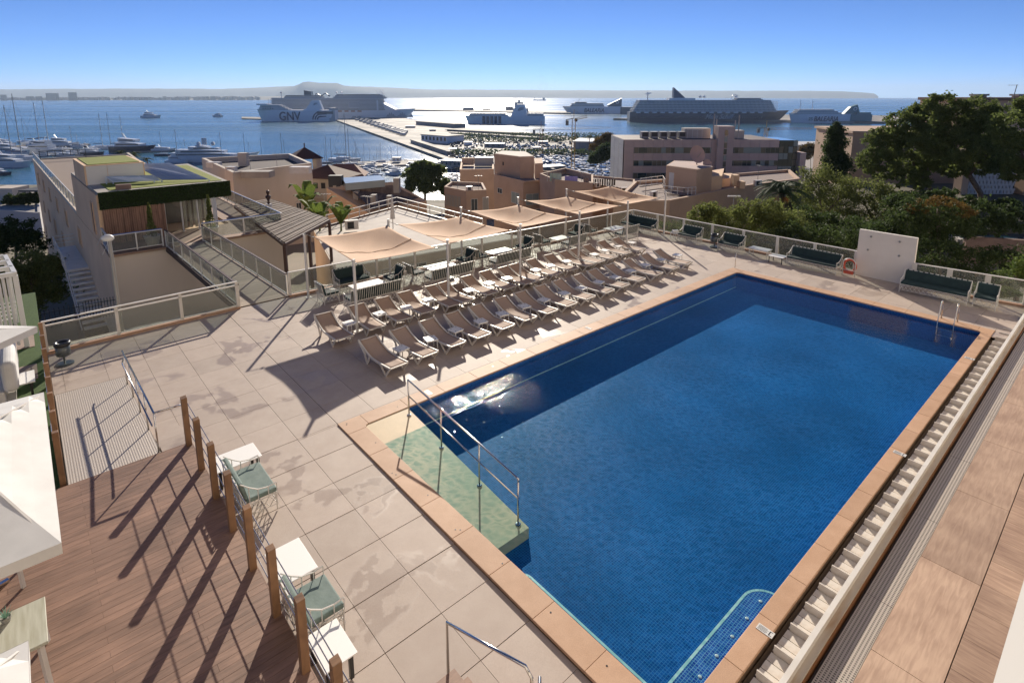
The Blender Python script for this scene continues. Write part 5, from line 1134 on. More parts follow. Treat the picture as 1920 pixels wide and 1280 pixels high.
# H: dish building and long wall
JW = block('long_wall_building', 'long terracotta building wall behind the far balustrade below the satellite dish', 'building', px([(1150, 384), (1256, 382), (1400, 353), (1500, 340), (1480, 322), (1190, 345)], -3.4), -22, -3.4, M_ORG, MATS['rubble_roof'], par=.35, parh=.4)
for u_ in (3, 7.5, 12, 17, 22): win(JW, at(1150, 384, -3.4), at(1256, 382, -3.4), u_ * .5, -7.5, 1.1, 1.3, mull=1)
for u_ in (3, 8, 13, 18, 24, 30): win(JW, at(1256, 382, -3.4), at(1400, 353, -3.4), u_, -8.0, 1.3, 1.3, mull=1)
Hh = thing('roof_hut', 'terracotta roof hut with white door below the satellite dish', 'building', (0, 0, 0))
hh_ = px([(1247, 354), (1304, 364), (1333, 358), (1330, 345), (1262, 342)], -3.3); zH = atY(1304, 318, hh_[1].y).z
MB().prism([(v.x, v.y) for v in hh_], -3.4, zH).build('wall', M_ORG, Hh); cc = sum(hh_, Vector()) / 5
MB().prism([((v.x - cc.x) * .93 + cc.x, (v.y - cc.y) * .93 + cc.y) for v in hh_], zH, zH + .02).build('roof', mat('pink_roof', (.42, .30, .25), .8), Hh)
win(Hh, hh_[0], hh_[1], .95, -2.1, .75, 2.0, frame=WHITE, pane=WHITE, mull=0, name='door')
h2_ = px([(1333, 358), (1352, 356), (1356, 340), (1330, 345)], -3.3); MB().prism([(v.x, v.y) for v in h2_], -3.4, zH - 1.2).build('side_room', M_YEL, Hh)
h3_ = px([(1352, 350), (1368, 348), (1372, 338), (1354, 338)], -3.3); MB().prism([(v.x, v.y) for v in h3_], -3.4, zH - 2.0).build('side_room', M_YEL, Hh)
rail('roof_railing', 'cream railing on the rubble roof left of the roof hut', [at(1200, 351, -3.0), at(1242, 345, -3.0), at(1246, 352, -3.0)], 1.1, 4)
rail('roof_railing', 'thin railing in front of the roof hut door', [at(1246, 364, -3.3), at(1282, 368, -3.3), at(1304, 366, -3.3)], 1.0, 3)
DSH = thing('satellite_dish', 'large pink satellite dish on the roof hut', 'satellite dish', atY(1306, 314, cc.y))
m = MB(); m.tube([(0, 0, 0), (0, 0, 1.0)], .07, 8); m.build('mast', MROPE, DSH); m = MB(); rings = []
for i in range(6):
    r = 1.15 * i / 5; rings.append(m.vs([(r * math.cos(a_ * PI / 10), -.28 * (1 - (r / 1.15) ** 2) * -1, r * math.sin(a_ * PI / 10)) for a_ in range(20)]))
for i in range(5):
    for j in range(20): m.face((rings[i] + j, rings[i] + (j + 1) % 20, rings[i + 1] + (j + 1) % 20, rings[i + 1] + j))
o = m.build('dish', mat('dish_pink', (.50, .33, .28), .6), DSH, smooth=True); o.location = (0, -.1, 1.7); o.rotation_euler = (math.radians(-18), 0, .35)
m = MB(); m.bar((0, -.1, 1.3), (.1, -1.2, 2.1), .05); m.bar((.5, -.1, 2.1), (.1, -1.2, 2.1), .03); m.build('feed_arm', MROPE, DSH)
D2 = thing('satellite_dish', 'smaller grey satellite dish right of the pink dish', 'satellite dish', atY(1326, 316, cc.y)); o2 = inst('dish', o.data, (0, 0, .5), (math.radians(-18), 0, .3), D2, .6); MB().tube([(0, 0, 0), (0, .2, .5)], .05, 6).build('mast', MROPE, D2)
for x, y, hb_ in ((1380, 352, 1.6), (1392, 354, .9)): pbox(JW, x - 5, x + 5, y, hb_, -3.2, M_YEL, name='chimney')
lp2 = at(1372, 425, -4); L2_ = thing('street_lamp', 'double armed street lamp in front of the long wall', 'lamp', (lp2.x, lp2.y, -12)); zt2 = atY(1372, 368, lp2.y).z + 12
MB().tube([(0, 0, 0), (0, 0, zt2)], .06, 6).build('pole', MATS['galvanised'], L2_); MB().cbox(0, 0, zt2, 1.2, .2, .12).build('lamp_head', WHITE2, L2_)
# I: office building
I_ = thing('office_building', 'brown panelled office building with three ribbon windows and roof plant', 'office building', (0, 0, 0))
M_PNL = perobj(mat('brown_panel', (.62, .45, .36), .55, c2=(.56, .40, .32), ns=.4), .05); M_PNLG = perobj(mat('grey_panel', (.55, .50, .46), .5), .05)
iA = atY(1171, 262, 190); iB = atY(1462, 262, 190); iz = iA.z; wI = iB.x - iA.x; hI = 15.6; pw = wI / 16
MB().prism([(iA.x, 190.3), (iB.x, 190.3), (iB.x, 214), (atY(1147, 254, 214).x, 214)], iz - hI - 8, iz - .05).build('wall', mat('office_core', (.14, .10, .08), .7), I_)
bands = [(0, 2.6), (4.6, 7.0), (8.9, 11.2), (13.2, 15.6)]
for (z0, z1) in bands:
    for k in range(16):
        MB().box(iA.x + k * pw + .03, iA.x + (k + 1) * pw - .03, 190, 190.28, iz - z1, iz - z0).build('panel', M_PNL, I_)
for k in (0, 15 - 6): 
    for (z0, z1) in ((2.63, 4.57), (7.03, 8.87), (11.23, 13.17)):
        MB().box(iA.x + k * pw + .03, iA.x + (k + 1.0) * pw - .03, 190, 190.28, iz - z1, iz - z0).build('panel', M_PNL, I_)
gls = [mat('office_glass', (.03, .045, .04), .06, spec=.9), mat('office_glass_lit', (.22, .27, .25), .1, spec=.9), mat('office_glass_warm', (.14, .12, .08), .1, spec=.9)]
rr = random.Random(3)
for bi, (z0, z1) in enumerate(((2.63, 4.57), (7.03, 8.87), (11.23, 13.17))):
    k = 1.05
    while k < 15.9:
        w_ = rr.choice((.45, .5, .9)); 
        if 8.9 < k < 10.05: k = 10.05; continue
        e_ = min(k + w_, 16); fo = MB().box(iA.x + k * pw, iA.x + e_ * pw, 190.08, 190.2, iz - z1, iz - z0).build('window', MROPE, I_)
        MB().box(iA.x + k * pw + .05, iA.x + e_ * pw - .05, 190.02, 190.07, iz - z1 + .05, iz - z0 - .05).build('pane', rr.choice((gls[0], gls[0], gls[0], gls[1], gls[2])), fo); k = e_
# left chamfer face
cx0, cx1 = atY(1147, 254, 214), iA; m = MB()
for r_ in range(9):
    for c_ in range(3):
        a_ = Vector((cx0.x, 213.7, 0)).lerp(Vector((cx1.x, 190.3, 0)), c_ / 3 + .01); b_ = Vector((cx0.x, 213.7, 0)).lerp(Vector((cx1.x, 190.3, 0)), (c_ + 1) / 3 - .01); nn = Vector((-.25, -.05, 0))
        z_ = iz - .9 - 1.73 * r_; MB().bar(a_ + nn + Vector((0, 0, z_)), b_ + nn + Vector((0, 0, z_)), .15, 1.68).build('panel', M_PNLG, I_)
# tower and stair slot, roof machines
tx0, tx1 = atY(1347, 238, 189).x, atY(1377, 238, 189).x; tz_ = atY(1360, 237, 189).z
MB().box(tx0, tx1, 188.6, 194, iz - hI, tz_).build('stair_tower', M_PNL, I_)
for k in range(9): MB().box((tx0 + tx1) / 2 - .5, (tx0 + tx1) / 2 + .5, 188.5, 188.58, tz_ - 3.0 - k * 2.1, tz_ - 1.2 - k * 2.1).build('window', gls[k % 3], I_)
MB().box(tx0 - 9, tx0 - .05, 196, 200, iz, iz + 3.4).build('roof_plant', M_CRM, I_); MB().box(tx1 + 1, tx1 + 5.5, 194, 198, iz, iz + 2.8).build('roof_plant', M_CRM, I_)
for k in range(5):
    m = MB(); x_ = atY(1203 + k * 17.5, 250, 195).x; m.box(x_, x_ + 2.6, 195, 198, iz + .5, iz + 2.3); m.box(x_ + .1, x_ + 2.5, 195.1, 197.9, iz, iz + .5); m.build('chiller', mat('chiller', (.30, .28, .26), .5, .3), I_)
    MB().box(x_ + .35, x_ + 2.25, 194.95, 195.0, iz + .7, iz + 2.1).build('chiller_grille', M_DARK, I_)
for x_, h_ in ((1338, 26), (1385, 24), (1343, 16), (1378, 14)):
    a_ = atY(x_, 240, 192); MB().tube([(a_.x, 192, iz), (a_.x, 192, a_.z + h_ * .18)], .18, 6).build('aerial_mast', M_CRM, I_)
m = MB()
for k in range(4): x_ = atY(1290 + k * 9, 240, 196).x; m.bar((x_, 196, iz), (x_, 196, iz + 3), .15)
m.bar((atY(1288, 240, 196).x, 196, iz + 3), (atY(1320, 240, 196).x, 196, iz + 3), .2); m.build('pipe_frame', WHITE2, I_)
GI = thing('glass_corner_block', 'green glass corner block at the right end of the office building', 'office building', (0, 0, 0))
gx0, gx1, gx2 = iB.x + .05, atY(1503, 262, 188).x, atY(1513, 280, 186).x
MB().box(gx0, gx1, 190.2, 206, iz - hI - 8, iz - .3).build('wall', gls[0], GI)
for r_ in range(7):
    for c_ in range(4):
        x_ = gx0 + (gx1 - gx0) * c_ / 4; MB().box(x_ + .06, x_ + (gx1 - gx0) / 4 - .06, 189.98, 190.15, iz - 2.2 - r_ * 2.2, iz - .2 - r_ * 2.2).build('pane', rr.choice((gls[1], gls[1], gls[0], gls[2])), GI)
MB().box(gx1 + .05, gx2 + 1, 188, 200, iz - hI - 8, iz - 4.2).build('side_wing', M_PNL, GI)
# ================================================================== LEFT TERRACE: LAWN, UMBRELLAS, HIGH TABLES
LWN = MB().box(-19, -1.5, -14, -6.16, -.3, -.03).build('lawn_terrace', M_GRASS, None, kind='structure'); LWN.location = W(0, 0, 0); LWN.rotation_euler = (0, 0, PR)
MB().box(-10.9, -1.55, -6.16, -6.10, -.3, .03).build('kerb', WHITE2, None, kind='structure').location = W(0, 0, 0); COL.objects['kerb'].rotation_euler = (0, 0, PR)
for k in range(4): 
    o = MB().box(-13.2 + k * 3.0, -11.9 + k * 3.0, -12, -6.35, -.02, -.012).build('paving_strip', mat('paving', (.33, .25, .20), .8, c2=(.27, .20, .16), ns=3), None, kind='structure'); o.location = W(0, 0, 0); o.rotation_euler = (0, 0, PR)
R2 = thing('post_rail', 'row of timber posts with cables between the metal ramp and the lawn', 'railing', W(0, 0, 0), PR)
pb2 = [-1.75, -3.0, -4.25, -5.5, -6.75, -8.05, -9.3, -10.6]
for b_ in pb2:
    zb = max(0, (b_ + 7.3) / 5.78 * DZ); m = MB(); w2 = .055; m.box(b_ - w2, b_ + w2, -6.11 - w2, -6.11 + w2, -.05, zb + 1.18); bevel(m.build('post', M_POST, R2), .006)
for z in (.22, .5, .76, 1.02): MB().tube([(pb2[0], -6.16, z + DZ * .9), (-7.3, -6.16, z), (pb2[-1], -6.16, z)], .009, 6).build('cable', STEEL, R2)
M_CANV = mat('white_canvas', (.62, .61, .59), .85, c2=(.55, .54, .52), ns=2, bump=.15, bs=3, dist=.03)
def umbrella(lab, b, a, wb, wa, zc, za, rot=0, base=True, foot=True):
    t = thing('garden_umbrella', lab, 'umbrella', W(b, a, DZ if b > -1.5 else 0), PR + rot, 'white canvas umbrellas on the left')
    z0 = t.location.z; zc -= z0; za -= z0; N = 10; m = MB(); v = []
    for i in range(N + 1):
        for j in range(N + 1):
            u, w_ = i / N * 2 - 1, j / N * 2 - 1; k = max(abs(u), abs(w_)); z = za + (zc - za) * k + .05 * math.sin(PI * k) * -1 + .05 * (1 - abs(abs(u) - abs(w_))) * k * 0
            v.append((u * wb / 2, w_ * wa / 2, z - .06 * k * (1 - min(1, abs(abs(u) - abs(w_)) * 1)) * 0))
    m.vs(v)
    for i in range(N):
        for j in range(N): a_ = i * (N + 1) + j; m.face((a_, a_ + N + 1, a_ + N + 2, a_ + 1))
    o = m.build('canopy', M_CANV, t); so = o.modifiers.new('s', 'SOLIDIFY'); so.thickness = .006
    m = MB(); x, y = wb / 2, wa / 2
    for (p, q) in (((-x, -y), (x, -y)), ((x, -y), (x, y)), ((x, y), (-x, y)), ((-x, y), (-x, -y))):
        for s in range(8):
            f0, f1 = s / 8, (s + 1) / 8; a_ = (p[0] + (q[0] - p[0]) * f0, p[1] + (q[1] - p[1]) * f0); b2 = (p[0] + (q[0] - p[0]) * f1, p[1] + (q[1] - p[1]) * f1)
            m.quad((*a_, zc + .002), (*b2, zc + .002), (b2[0] * .995, b2[1] * .995, zc - .17), (a_[0] * .995, a_[1] * .995, zc - .17))
    o = m.build('valance', M_CANV, t)
    m = MB()
    for sx in (-1, 1):
        for sy in (-1, 1): m.bar((0, 0, za - .06), (sx * (x - .05), sy * (y - .05), zc - .03), .03)
    m.build('ribs', WHITE2, t)
    MB().tube([(0, 0, .05), (0, 0, za)], .045, 10).build('pole', M_POST if not foot else WHITE2, t)
    for k in range(4):
        a_ = k * PI / 2 + .5; m = MB(); m.bar((0, 0, .06), (math.cos(a_) * .42, math.sin(a_) * .42, .025), .07, .05); m.build('foot', STEEL, t)
    return t
umbrella('large white canvas umbrella hanging over the near left edge of the timber deck', 1.05, -7.35, 5.25, 2.36, 2.55, 3.25)
umbrella('white umbrella cut by the bottom left corner over the plank table', 6.95, -7.9, 3.0, 2.75, 2.75, 3.4)
umbrella('small white umbrella over the lawn beyond the big one', -6.3, -8.2, 2.9, 2.9, 2.45, 2.95, rot=PI / 4)
WF = thing('white_pergola', 'white framed pergola with curtains at the far end of the lawn', 'pergola', W(0, 0, 0), PR)
for b_, a_ in ((-12.0, -6.55), (-12.0, -9.6), (-15.0, -6.8), (-15.0, -9.6)): MB().box(b_ - .07, b_ + .07, a_ - .07, a_ + .07, 0, 2.55).build('post', WHITE, WF)
for (p, q) in (((-12, -6.55), (-15, -6.8)), ((-12, -9.6), (-15, -9.6)), ((-12, -6.55), (-12, -9.6)), ((-15, -6.8), (-15, -9.6)), ((-13, -6.6), (-13, -9.6)), ((-14, -6.7), (-14, -9.6))): MB().bar((*p, 2.6), (*q, 2.6), .12, .14).build('beam', WHITE, WF)
for k in range(9): MB().tube([(-12.05, -6.75 - .12 * k, .1), (-12.05, -6.75 - .12 * k, 2.5)], .05, 6).build('curtain', M_CANV, WF)
for k in range(5): MB().bar((-12.3 - .5 * k, -6.7, 1.0 + .0 * k), (-12.3 - .5 * k, -9.5, 1.0), .04).build('slat', WHITE, WF)
db = thing('daybed_hood', 'white cushioned daybed with rounded back beside the timber posts on the lawn', 'daybed', W(-8.2, -6.85), PR)
o = MB().box(-1.1, 1.1, -.22, .12, .45, 1.35).build('backrest', M_CANV, db); bevel(o, .15, 4); o = MB().box(-1.0, 1.0, -1.6, -.2, .15, .5).build('mattress', M_CANV, db); bevel(o, .05, 3)
MB().box(-1.05, 1.05, -1.65, .0, 0, .15).build('base', WHITE2, db)
for (x0, lab) in ((-6.3, 'white low table on the lawn nearest the ramp handrail'), (-8.9, 'white low table on the lawn below the daybed')):
    t = thing('lawn_table', lab, 'table', W(x0 + .9, -7.15), PR, 'low white tables on the lawn'); MB().box(-.45, .45, -.9, .75, .43, .46).build('table_top', M_TBL, t)
    for x in (-.38, .38):
        for y in (-.8, .65): MB().box(x - .03, x + .03, y - .03, y + .03, 0, .43).build('leg', BLACK, t)
# high tables on the deck
M_PLANKT = mat('pale_plank_top', (.46, .46, .38), .55, c2=(.36, .35, .27), ns=3, stretch=(.6, 6, 1))
t = thing('high_table', 'pale plank topped high table with a small potted plant on it', 'table', W(3.12, -7.15, DZ), PR)
bevel(MB().box(-.47, .47, -.95, .67, .70, .745).build('table_top', M_PLANKT, t), .006)
for x in (-.40, .40):
    for y in (-.85, .58): MB().bar((x, y, .7), (x * 1.1, y * 1.05, 0), .06).build('leg', WHITE2, t)
pp = thing('potted_plant', 'tiny pale green succulent in a woven grey pot on the plank table', 'potted plant', at(12, 1165, 1.13))
MB().lathe([(.045, 0), (.065, .08), (.06, .085), (.05, .07)], 12).build('pot', mat('woven_grey', (.35, .34, .30), .9, c2=(.2, .19, .17), ns=60), pp)
m = MB()
for k in range(26):
    a_ = k * 2.4; rr_ = .03 + .04 * (k % 5) / 5; tip = Vector((math.cos(a_) * (rr_ + .05), math.sin(a_) * (rr_ + .05), .15 + .03 * (k % 3))); b0 = Vector((math.cos(a_) * .015, math.sin(a_) * .015, .07)); s_ = Vector((-math.sin(a_), math.cos(a_), 0)) * .01; m.tri(b0 - s_, b0 + s_, tip)
m.build('leaf_rosette', mat('pale_leaf', (.25, .42, .32), .6), pp)
t = thing('bar_table', 'white legged bar table with chrome cross braces under the big umbrella', 'table', W(.95, -7.1, DZ), PR)
MB().box(-.4, .3, -.9, .35, .86, .9).build('table_top', WHITE, t)
for x in (-.3, .2):
    for y in (-.8, .28): MB().bar((x, y, .86), (x * 1.15, y * 1.1, 0), .05).build('leg', WHITE2, t)
MB().bar((-.3, .3, .5), (.2, .3, .7), .03).build('brace', STEEL, t); MB().bar((-.3, .3, .7), (.2, .3, .5), .03).build('brace', STEEL, t)
# near parapet of the balcony at the bottom right
pa, pb_ = at(1862, 1280, 7.15), at(1925, 1040, 7.15)
BP = thing('hotel_building', 'white hotel whose balcony parapet fills the bottom right corner', 'building', W(0, 0, 0), PR)
b1, a1 = BA(pa); b2, a2 = BA(pb_)
MB().box(b1, b1 + .22, a1 - 2.2, a1 + 16, 6.4, 7.15).build('parapet', WHITE, BP); MB().box(b1 + .02, b1 + 6, a1 - 2.2, a1 + 16, 6.1, 6.4).build('balcony_slab', WHITE, BP)
M_HOT = mat('hotel_render', (.78, .70, .60), .85, c2=(.74, .66, .56), ns=.5)
MB().box(14.3, 30, -32, 46, -9, 27).build('wall', M_HOT, BP)
for f_ in range(6):
    for k in range(15): MB().box(14.24, 14.33, -29 + 5 * k, -27.2 + 5 * k, .6 + 4 * f_, 2.8 + 4 * f_).build('window', M_PANE, BP)
# ================================================================== TREES AND SHRUBS
M_BARK = mat('pine_bark', (.17, .13, .10), .95, c2=(.09, .065, .05), ns=3, bump=.8, bs=9, dist=.08)
def tree(name, lab, Y, blobs, mt, leaf=.12, dens=1.0, trunk=None, tr=.25, cat='tree', depth=None, group=None, seed=1, flat=0, clump=.32, base=None):
    """blobs in photo px (cx, cy, rx, ry) standing at distance Y; trunk px polyline"""
    k = Y / F_PX; rr = random.Random(seed); c0 = atY(blobs[0][0], blobs[0][1], Y)
    if base is None: base = c0.z - 6
    t = thing(name, lab, cat, (c0.x, Y, base), 0, group); o = Vector(t.location); m = MB()
    for bi, (cx_, cy_, rx, ry) in enumerate(blobs):
        yy = Y + rr.uniform(-.4, .4) * rx * k; c = atY(cx_, cy_, yy) - o; RX, RZ = rx * k, ry * k; RY = depth or max(RX, RZ) * .8
        nc = int(20 * dens * max(1, (RX * RZ) / 2.0) ** .75) + 8
        for _ in range(nc):
            d = Vector((rr.gauss(0, 1), rr.gauss(0, 1), rr.gauss(0, 1))).normalized() * rr.uniform(.45, 1.0); cc_ = c + Vector((d.x * RX, d.y * RY, d.z * RZ)); cr = clump * min(RX, RZ) * rr.uniform(.6, 1.2)
            n_ = int(62 * dens * rr.uniform(.6, 1.3))
            for _q in range(n_):
                e = Vector((rr.gauss(0, .5), rr.gauss(0, .5), rr.gauss(0, .38))); p = cc_ + e * cr
                a_ = Vector((rr.gauss(0, 1), rr.gauss(0, 1), rr.gauss(0, 1) * (1 - flat))).normalized(); b_ = a_.cross(Vector((rr.gauss(0, 1), rr.gauss(0, 1), rr.gauss(0, 1)))).normalized(); s = leaf * rr.uniform(.6, 1.3)
                i = m.vs([p - a_ * s, p + b_ * s * .45, p + a_ * s, p - b_ * s * .45]); m.face((i, i + 1, i + 2, i + 3))
    m.build('crown', mt, t)
    tp = trunk or [[(blobs[0][0], blobs[0][1] + 200), (blobs[0][0], blobs[0][1])]]
    for q in tp:
        P = [atY(x, y, Y) - o for x, y in q[:]]; n_ = len(P); w_ = tr
        MB().tube(P, [w_ * (1 - .6 * i / max(1, n_ - 1)) for i in range(n_)], 7).build('trunk' if q is tp[0] else 'limb', M_BARK, t, smooth=True)
    return t
tree('pine_tree', 'large umbrella pine with curved leaning trunk in front of the white lattice wall', 74,
     [(1795, 232, 62, 36), (1770, 200, 42, 24), (1840, 215, 45, 32), (1860, 262, 38, 38), (1800, 275, 60, 34), (1830, 305, 55, 22), (1750, 262, 45, 32), (1795, 320, 40, 14), (1870, 300, 26, 22)], L_PINE, .23, 1.02,
     [[(1846, 440), (1846, 400), (1838, 362), (1815, 325), (1796, 300), (1790, 275), (1802, 255)], [(1796, 300), (1770, 280), (1755, 260)], [(1815, 325), (1840, 300), (1855, 280)]], .42, seed=11, base=-9)
tree('pine_tree', 'broad left pine crown overhanging the terracotta house', 78,
     [(1700, 240, 48, 30), (1665, 262, 40, 24), (1725, 215, 34, 22), (1640, 296, 36, 22), (1690, 300, 50, 26), (1735, 305, 42, 26), (1710, 335, 45, 18), (1655, 325, 34, 14), (1740, 250, 30, 26)], L_PINE, .23, 1.0,
     [[(1755, 410), (1750, 370), (1738, 340), (1715, 312), (1705, 290)], [(1738, 340), (1735, 300), (1738, 270)]], .32, seed=12, base=-9)
tree('pine_tree', 'pine crown cut by the right edge of the picture', 66, [(1905, 235, 34, 42), (1915, 290, 34, 36), (1895, 320, 26, 22), (1925, 200, 26, 24)], L_PINE, .21, 1.0, [[(1930, 430), (1925, 340), (1915, 280)]], .3, seed=13, base=-9)
tree('cypress', 'dark conical cypress standing right of the office building', 96, [(1567, 320, 27, 22), (1566, 296, 24, 22), (1566, 272, 19, 20), (1567, 252, 13, 18), (1568, 240, 7, 12)], L_DARK, .22, 1.3, [[(1567, 380), (1567, 330)]], .25, seed=14, clump=.5)
tree('pepper_tree', 'feathery pepper tree between the palm and the cypress', 62, [(1535, 330, 36, 28), (1520, 370, 40, 34), (1570, 365, 36, 32), (1545, 400, 50, 26), (1600, 355, 30, 26)], L_OLIVE, .13, 1.0, [[(1545, 470), (1540, 400), (1535, 345)], [(1541, 410), (1575, 370)]], .18, seed=15, clump=.4)
tree('pepper_tree', 'second feathery tree in front of the pines', 60, [(1635, 360, 48, 26), (1665, 385, 46, 30), (1610, 395, 40, 30), (1700, 400, 40, 28), (1640, 425, 60, 26)], L_OLIVE, .13, 1.0, [[(1640, 480), (1640, 420), (1620, 380)], [(1640, 420), (1668, 385)]], .18, seed=16, clump=.4)
tree('shrub', 'sunlit pale green shrub behind the far balustrade below the long wall', 44, [(1300, 425, 36, 22), (1330, 400, 34, 22), (1365, 412, 36, 24), (1345, 440, 60, 22)], L_OLIVE, .11, 1.3, cat='shrub', seed=17, clump=.45, base=-7)
tree('shrub', 'sunlit olive green shrub right of the street lamp', 45, [(1405, 398, 38, 26), (1440, 400, 36, 26), (1475, 415, 38, 28), (1430, 440, 60, 26)], L_OLIVE, .11, 1.3, cat='shrub', seed=18, clump=.45, base=-7)
tree('shrub', 'low shrub seen through the far balustrade near the corner', 42, [(1215, 440, 30, 12), (1255, 436, 30, 18), (1290, 450, 34, 16)], L_OLIVE, .10, 1.0, cat='shrub', seed=19, clump=.45, base=-7)
tree('hedge_mass', 'tall dark hedge behind the far balustrade left of the shower wall', 41, [(1500, 445, 50, 36), (1560, 455, 50, 40), (1450, 470, 50, 26), (1600, 465, 40, 40), (1530, 490, 70, 30)], L_DARK, .12, 1.2, cat='hedge', seed=20, clump=.45, base=-7)
tree('hedge_mass', 'leafy mound with rusty tips behind the shower wall', 43, [(1745, 400, 56, 30), (1790, 415, 46, 30), (1700, 420, 44, 34), (1650, 445, 44, 34), (1770, 440, 60, 30)], L_DARK, .12, 1.3, cat='hedge', seed=21, clump=.45, base=-7)
tree('shrub', 'patch of yellow green creeper on top of the dark mound', 42, [(1760, 378, 40, 10), (1800, 395, 26, 14), (1722, 392, 26, 10)], L_RUST, .09, .8, cat='shrub', seed=31, clump=.5, base=-6)
tree('hedge_mass', 'black green hedge in shade right of the shower wall', 38, [(1760, 480, 60, 30), (1820, 490, 60, 26), (1880, 485, 50, 26), (1740, 520, 60, 26), (1850, 520, 60, 20)], L_DARK, .11, 1.1, cat='hedge', seed=22, clump=.45, base=-6)
tree('shrub', 'bright green shrub at the right edge beyond the corner balustrade', 27.5, [(1905, 515, 26, 20), (1925, 500, 26, 26), (1890, 535, 22, 12)], L_BRIGHT, .07, 1.2, cat='shrub', seed=23, clump=.45, base=-3)
tree('shrub', 'flowering yellow green shrub seen through the right balustrade', 26.5, [(1760, 535, 26, 16), (1800, 545, 30, 16), (1850, 545, 34, 14), (1885, 548, 24, 10)], L_BRIGHT, .06, 1.2, cat='shrub', seed=24, clump=.45, base=-3)
tree('round_tree', 'round dark green tree standing alone in front of the marina', 150, [(798, 330, 30, 22), (770, 326, 16, 15), (818, 322, 18, 14), (796, 309, 18, 9), (803, 352, 22, 12), (768, 348, 14, 12), (828, 344, 14, 14), (835, 358, 10, 10), (762, 362, 10, 8), (783, 312, 12, 9)], L_PINE, .30, 1.1, [[(797, 385), (797, 350), (790, 330)]], .4, seed=25, clump=.4)
tree('shrub', 'big dark rounded shrub left of the annex, nearer one', 40, [(60, 500, 56, 34), (25, 520, 50, 40), (85, 540, 46, 40), (50, 560, 60, 34), (95, 500, 26, 26)], L_OLIVE, .12, 1.3, cat='shrub', seed=26, clump=.4, base=-9)
tree('shrub', 'dark shrub farther back in front of the white house at the left', 56, [(30, 430, 40, 24), (10, 450, 36, 26), (55, 455, 34, 24)], L_DARK, .15, 1.3, cat='shrub', seed=27, clump=.4, base=-12)
tree('hedge_mass', 'clipped dark roof hedge on the white house at the left', 105, [(20, 375, 12, 9), (38, 374, 12, 9), (54, 373, 12, 9), (66, 372, 8, 8)], L_DARK, .3, 1.0, cat='hedge', seed=28, clump=.5, base=-14)
tree('hedge_mass', 'dark mixed shrubs below the pines between the mound and the garden wall', 52, [(1700, 385, 60, 20), (1780, 372, 60, 14), (1860, 400, 50, 22), (1830, 425, 50, 20), (1900, 410, 40, 20), (1620, 430, 50, 24)], L_DARK, .16, 1.2, cat='hedge', seed=41, clump=.5, base=-9)
tree('hedge_mass', 'dark undergrowth below the feathery trees', 49, [(1500, 415, 50, 26), (1560, 425, 50, 26), (1610, 440, 50, 26), (1440, 440, 40, 20), (1660, 470, 50, 30)], L_DARK, .15, 1.2, cat='hedge', seed=42, clump=.5, base=-9)
tree('hedge_mass', 'shaded shrubs at the foot of the lattice wall', 70, [(1800, 385, 40, 14), (1850, 392, 40, 16), (1895, 388, 30, 16), (1720, 372, 40, 18)], L_DARK, .2, 1.1, cat='hedge', seed=43, clump=.5, base=-11)
# palm
def palm(name, lab, Y, px_, py_, ln, n_, trunk_h, seed=1, fruit=False, droop=1.0, mt=None):
    c = atY(px_, py_, Y); t = thing(name, lab, 'palm tree', (c.x, Y, c.z - trunk_h)); rr = random.Random(seed); k = Y / F_PX; Lm = ln * k
    MB().tube([(0, 0, 0), (.1, 0, trunk_h * .5), (0, 0, trunk_h)], [.32 * Lm / 4, .26 * Lm / 4, .30 * Lm / 4], 9).build('trunk', M_BARK, t)
    for q in range(n_):
        a_ = q * 2.399; el = math.radians(rr.uniform(-5, 80) if q % 3 else rr.uniform(30, 85)); L_ = Lm * rr.uniform(.8, 1.1); m = MB(); P = []
        for i in range(9):
            u = i / 8; r = L_ * u; P.append(Vector((math.cos(a_) * r * math.cos(el * (1 - .3 * u)), math.sin(a_) * r * math.cos(el * (1 - .3 * u)), trunk_h + L_ * u * math.sin(el) - droop * L_ * .75 * u ** 2.2)))
        m.tube(P, [.03 * Lm / 4 * (1 - .7 * i / 8) + .004 for i in range(9)], 4, cap=False)
        for i in range(1, 9):
            for h_ in range(4):
                p = P[i - 1].lerp(P[i], h_ / 4); d = (P[i] - P[i - 1]).normalized(); s_ = d.cross(Vector((0, 0, 1)));
                if s_.length < .01: s_ = Vector((1, 0, 0))
                s_.normalize(); w_ = L_ * .17 * math.sin(PI * (.12 + .8 * (i + h_ / 4) / 9))
                for sg in (-1, 1):
                    tip = p + s_ * sg * w_ + d * w_ * .7 + Vector((0, 0, -.35 * w_ + rr.uniform(-.1, .1) * w_)); m.tri(p, p + d * .07 * Lm / 4 * 1.4, tip)
        m.build('frond', mt or L_PALM, t)
    if fruit:
        for q in range(9):
            a_ = q * .7; m = MB(); rf = random.Random(q)
            def f(): return Vector((math.cos(a_) * .6 + rf.gauss(0, .16), math.sin(a_) * .6 + rf.gauss(0, .16), trunk_h - .7 + rf.gauss(0, .16)))
            leafcloud(m, f, 90, .05, rf); m.build('fruit_cluster', mat('orange_fruit', (.50, .17, .02), .6), t)
    return t
palm('palm_tree', 'big date palm with orange fruit in front of the office building', 60, 1466, 362, 66, 46, 9, 5, True)
palm('palm_tree', 'small palm on the annex roof, left one', 97, 226, 287, 16, 22, 2.2, 6); palm('palm_tree', 'small palm on the annex roof, right one', 92, 252, 290, 17, 22, 2.4, 7); palm('palm_tree', 'low spiky palm at the corner of the annex roof beside the solar array', 88, 275, 300, 15, 22, .9, 8)
palm('palm_tree', 'palm by the port road left of the yellow crane', 380, 963, 252, 9, 16, 7, 9); palm('palm_tree', 'bushy palm by the port road behind the yellow crane', 350, 1046, 262, 9, 16, 7, 10); palm('palm_tree', 'tall thin palm left of the office building', 330, 1105, 258, 12, 18, 12, 11)
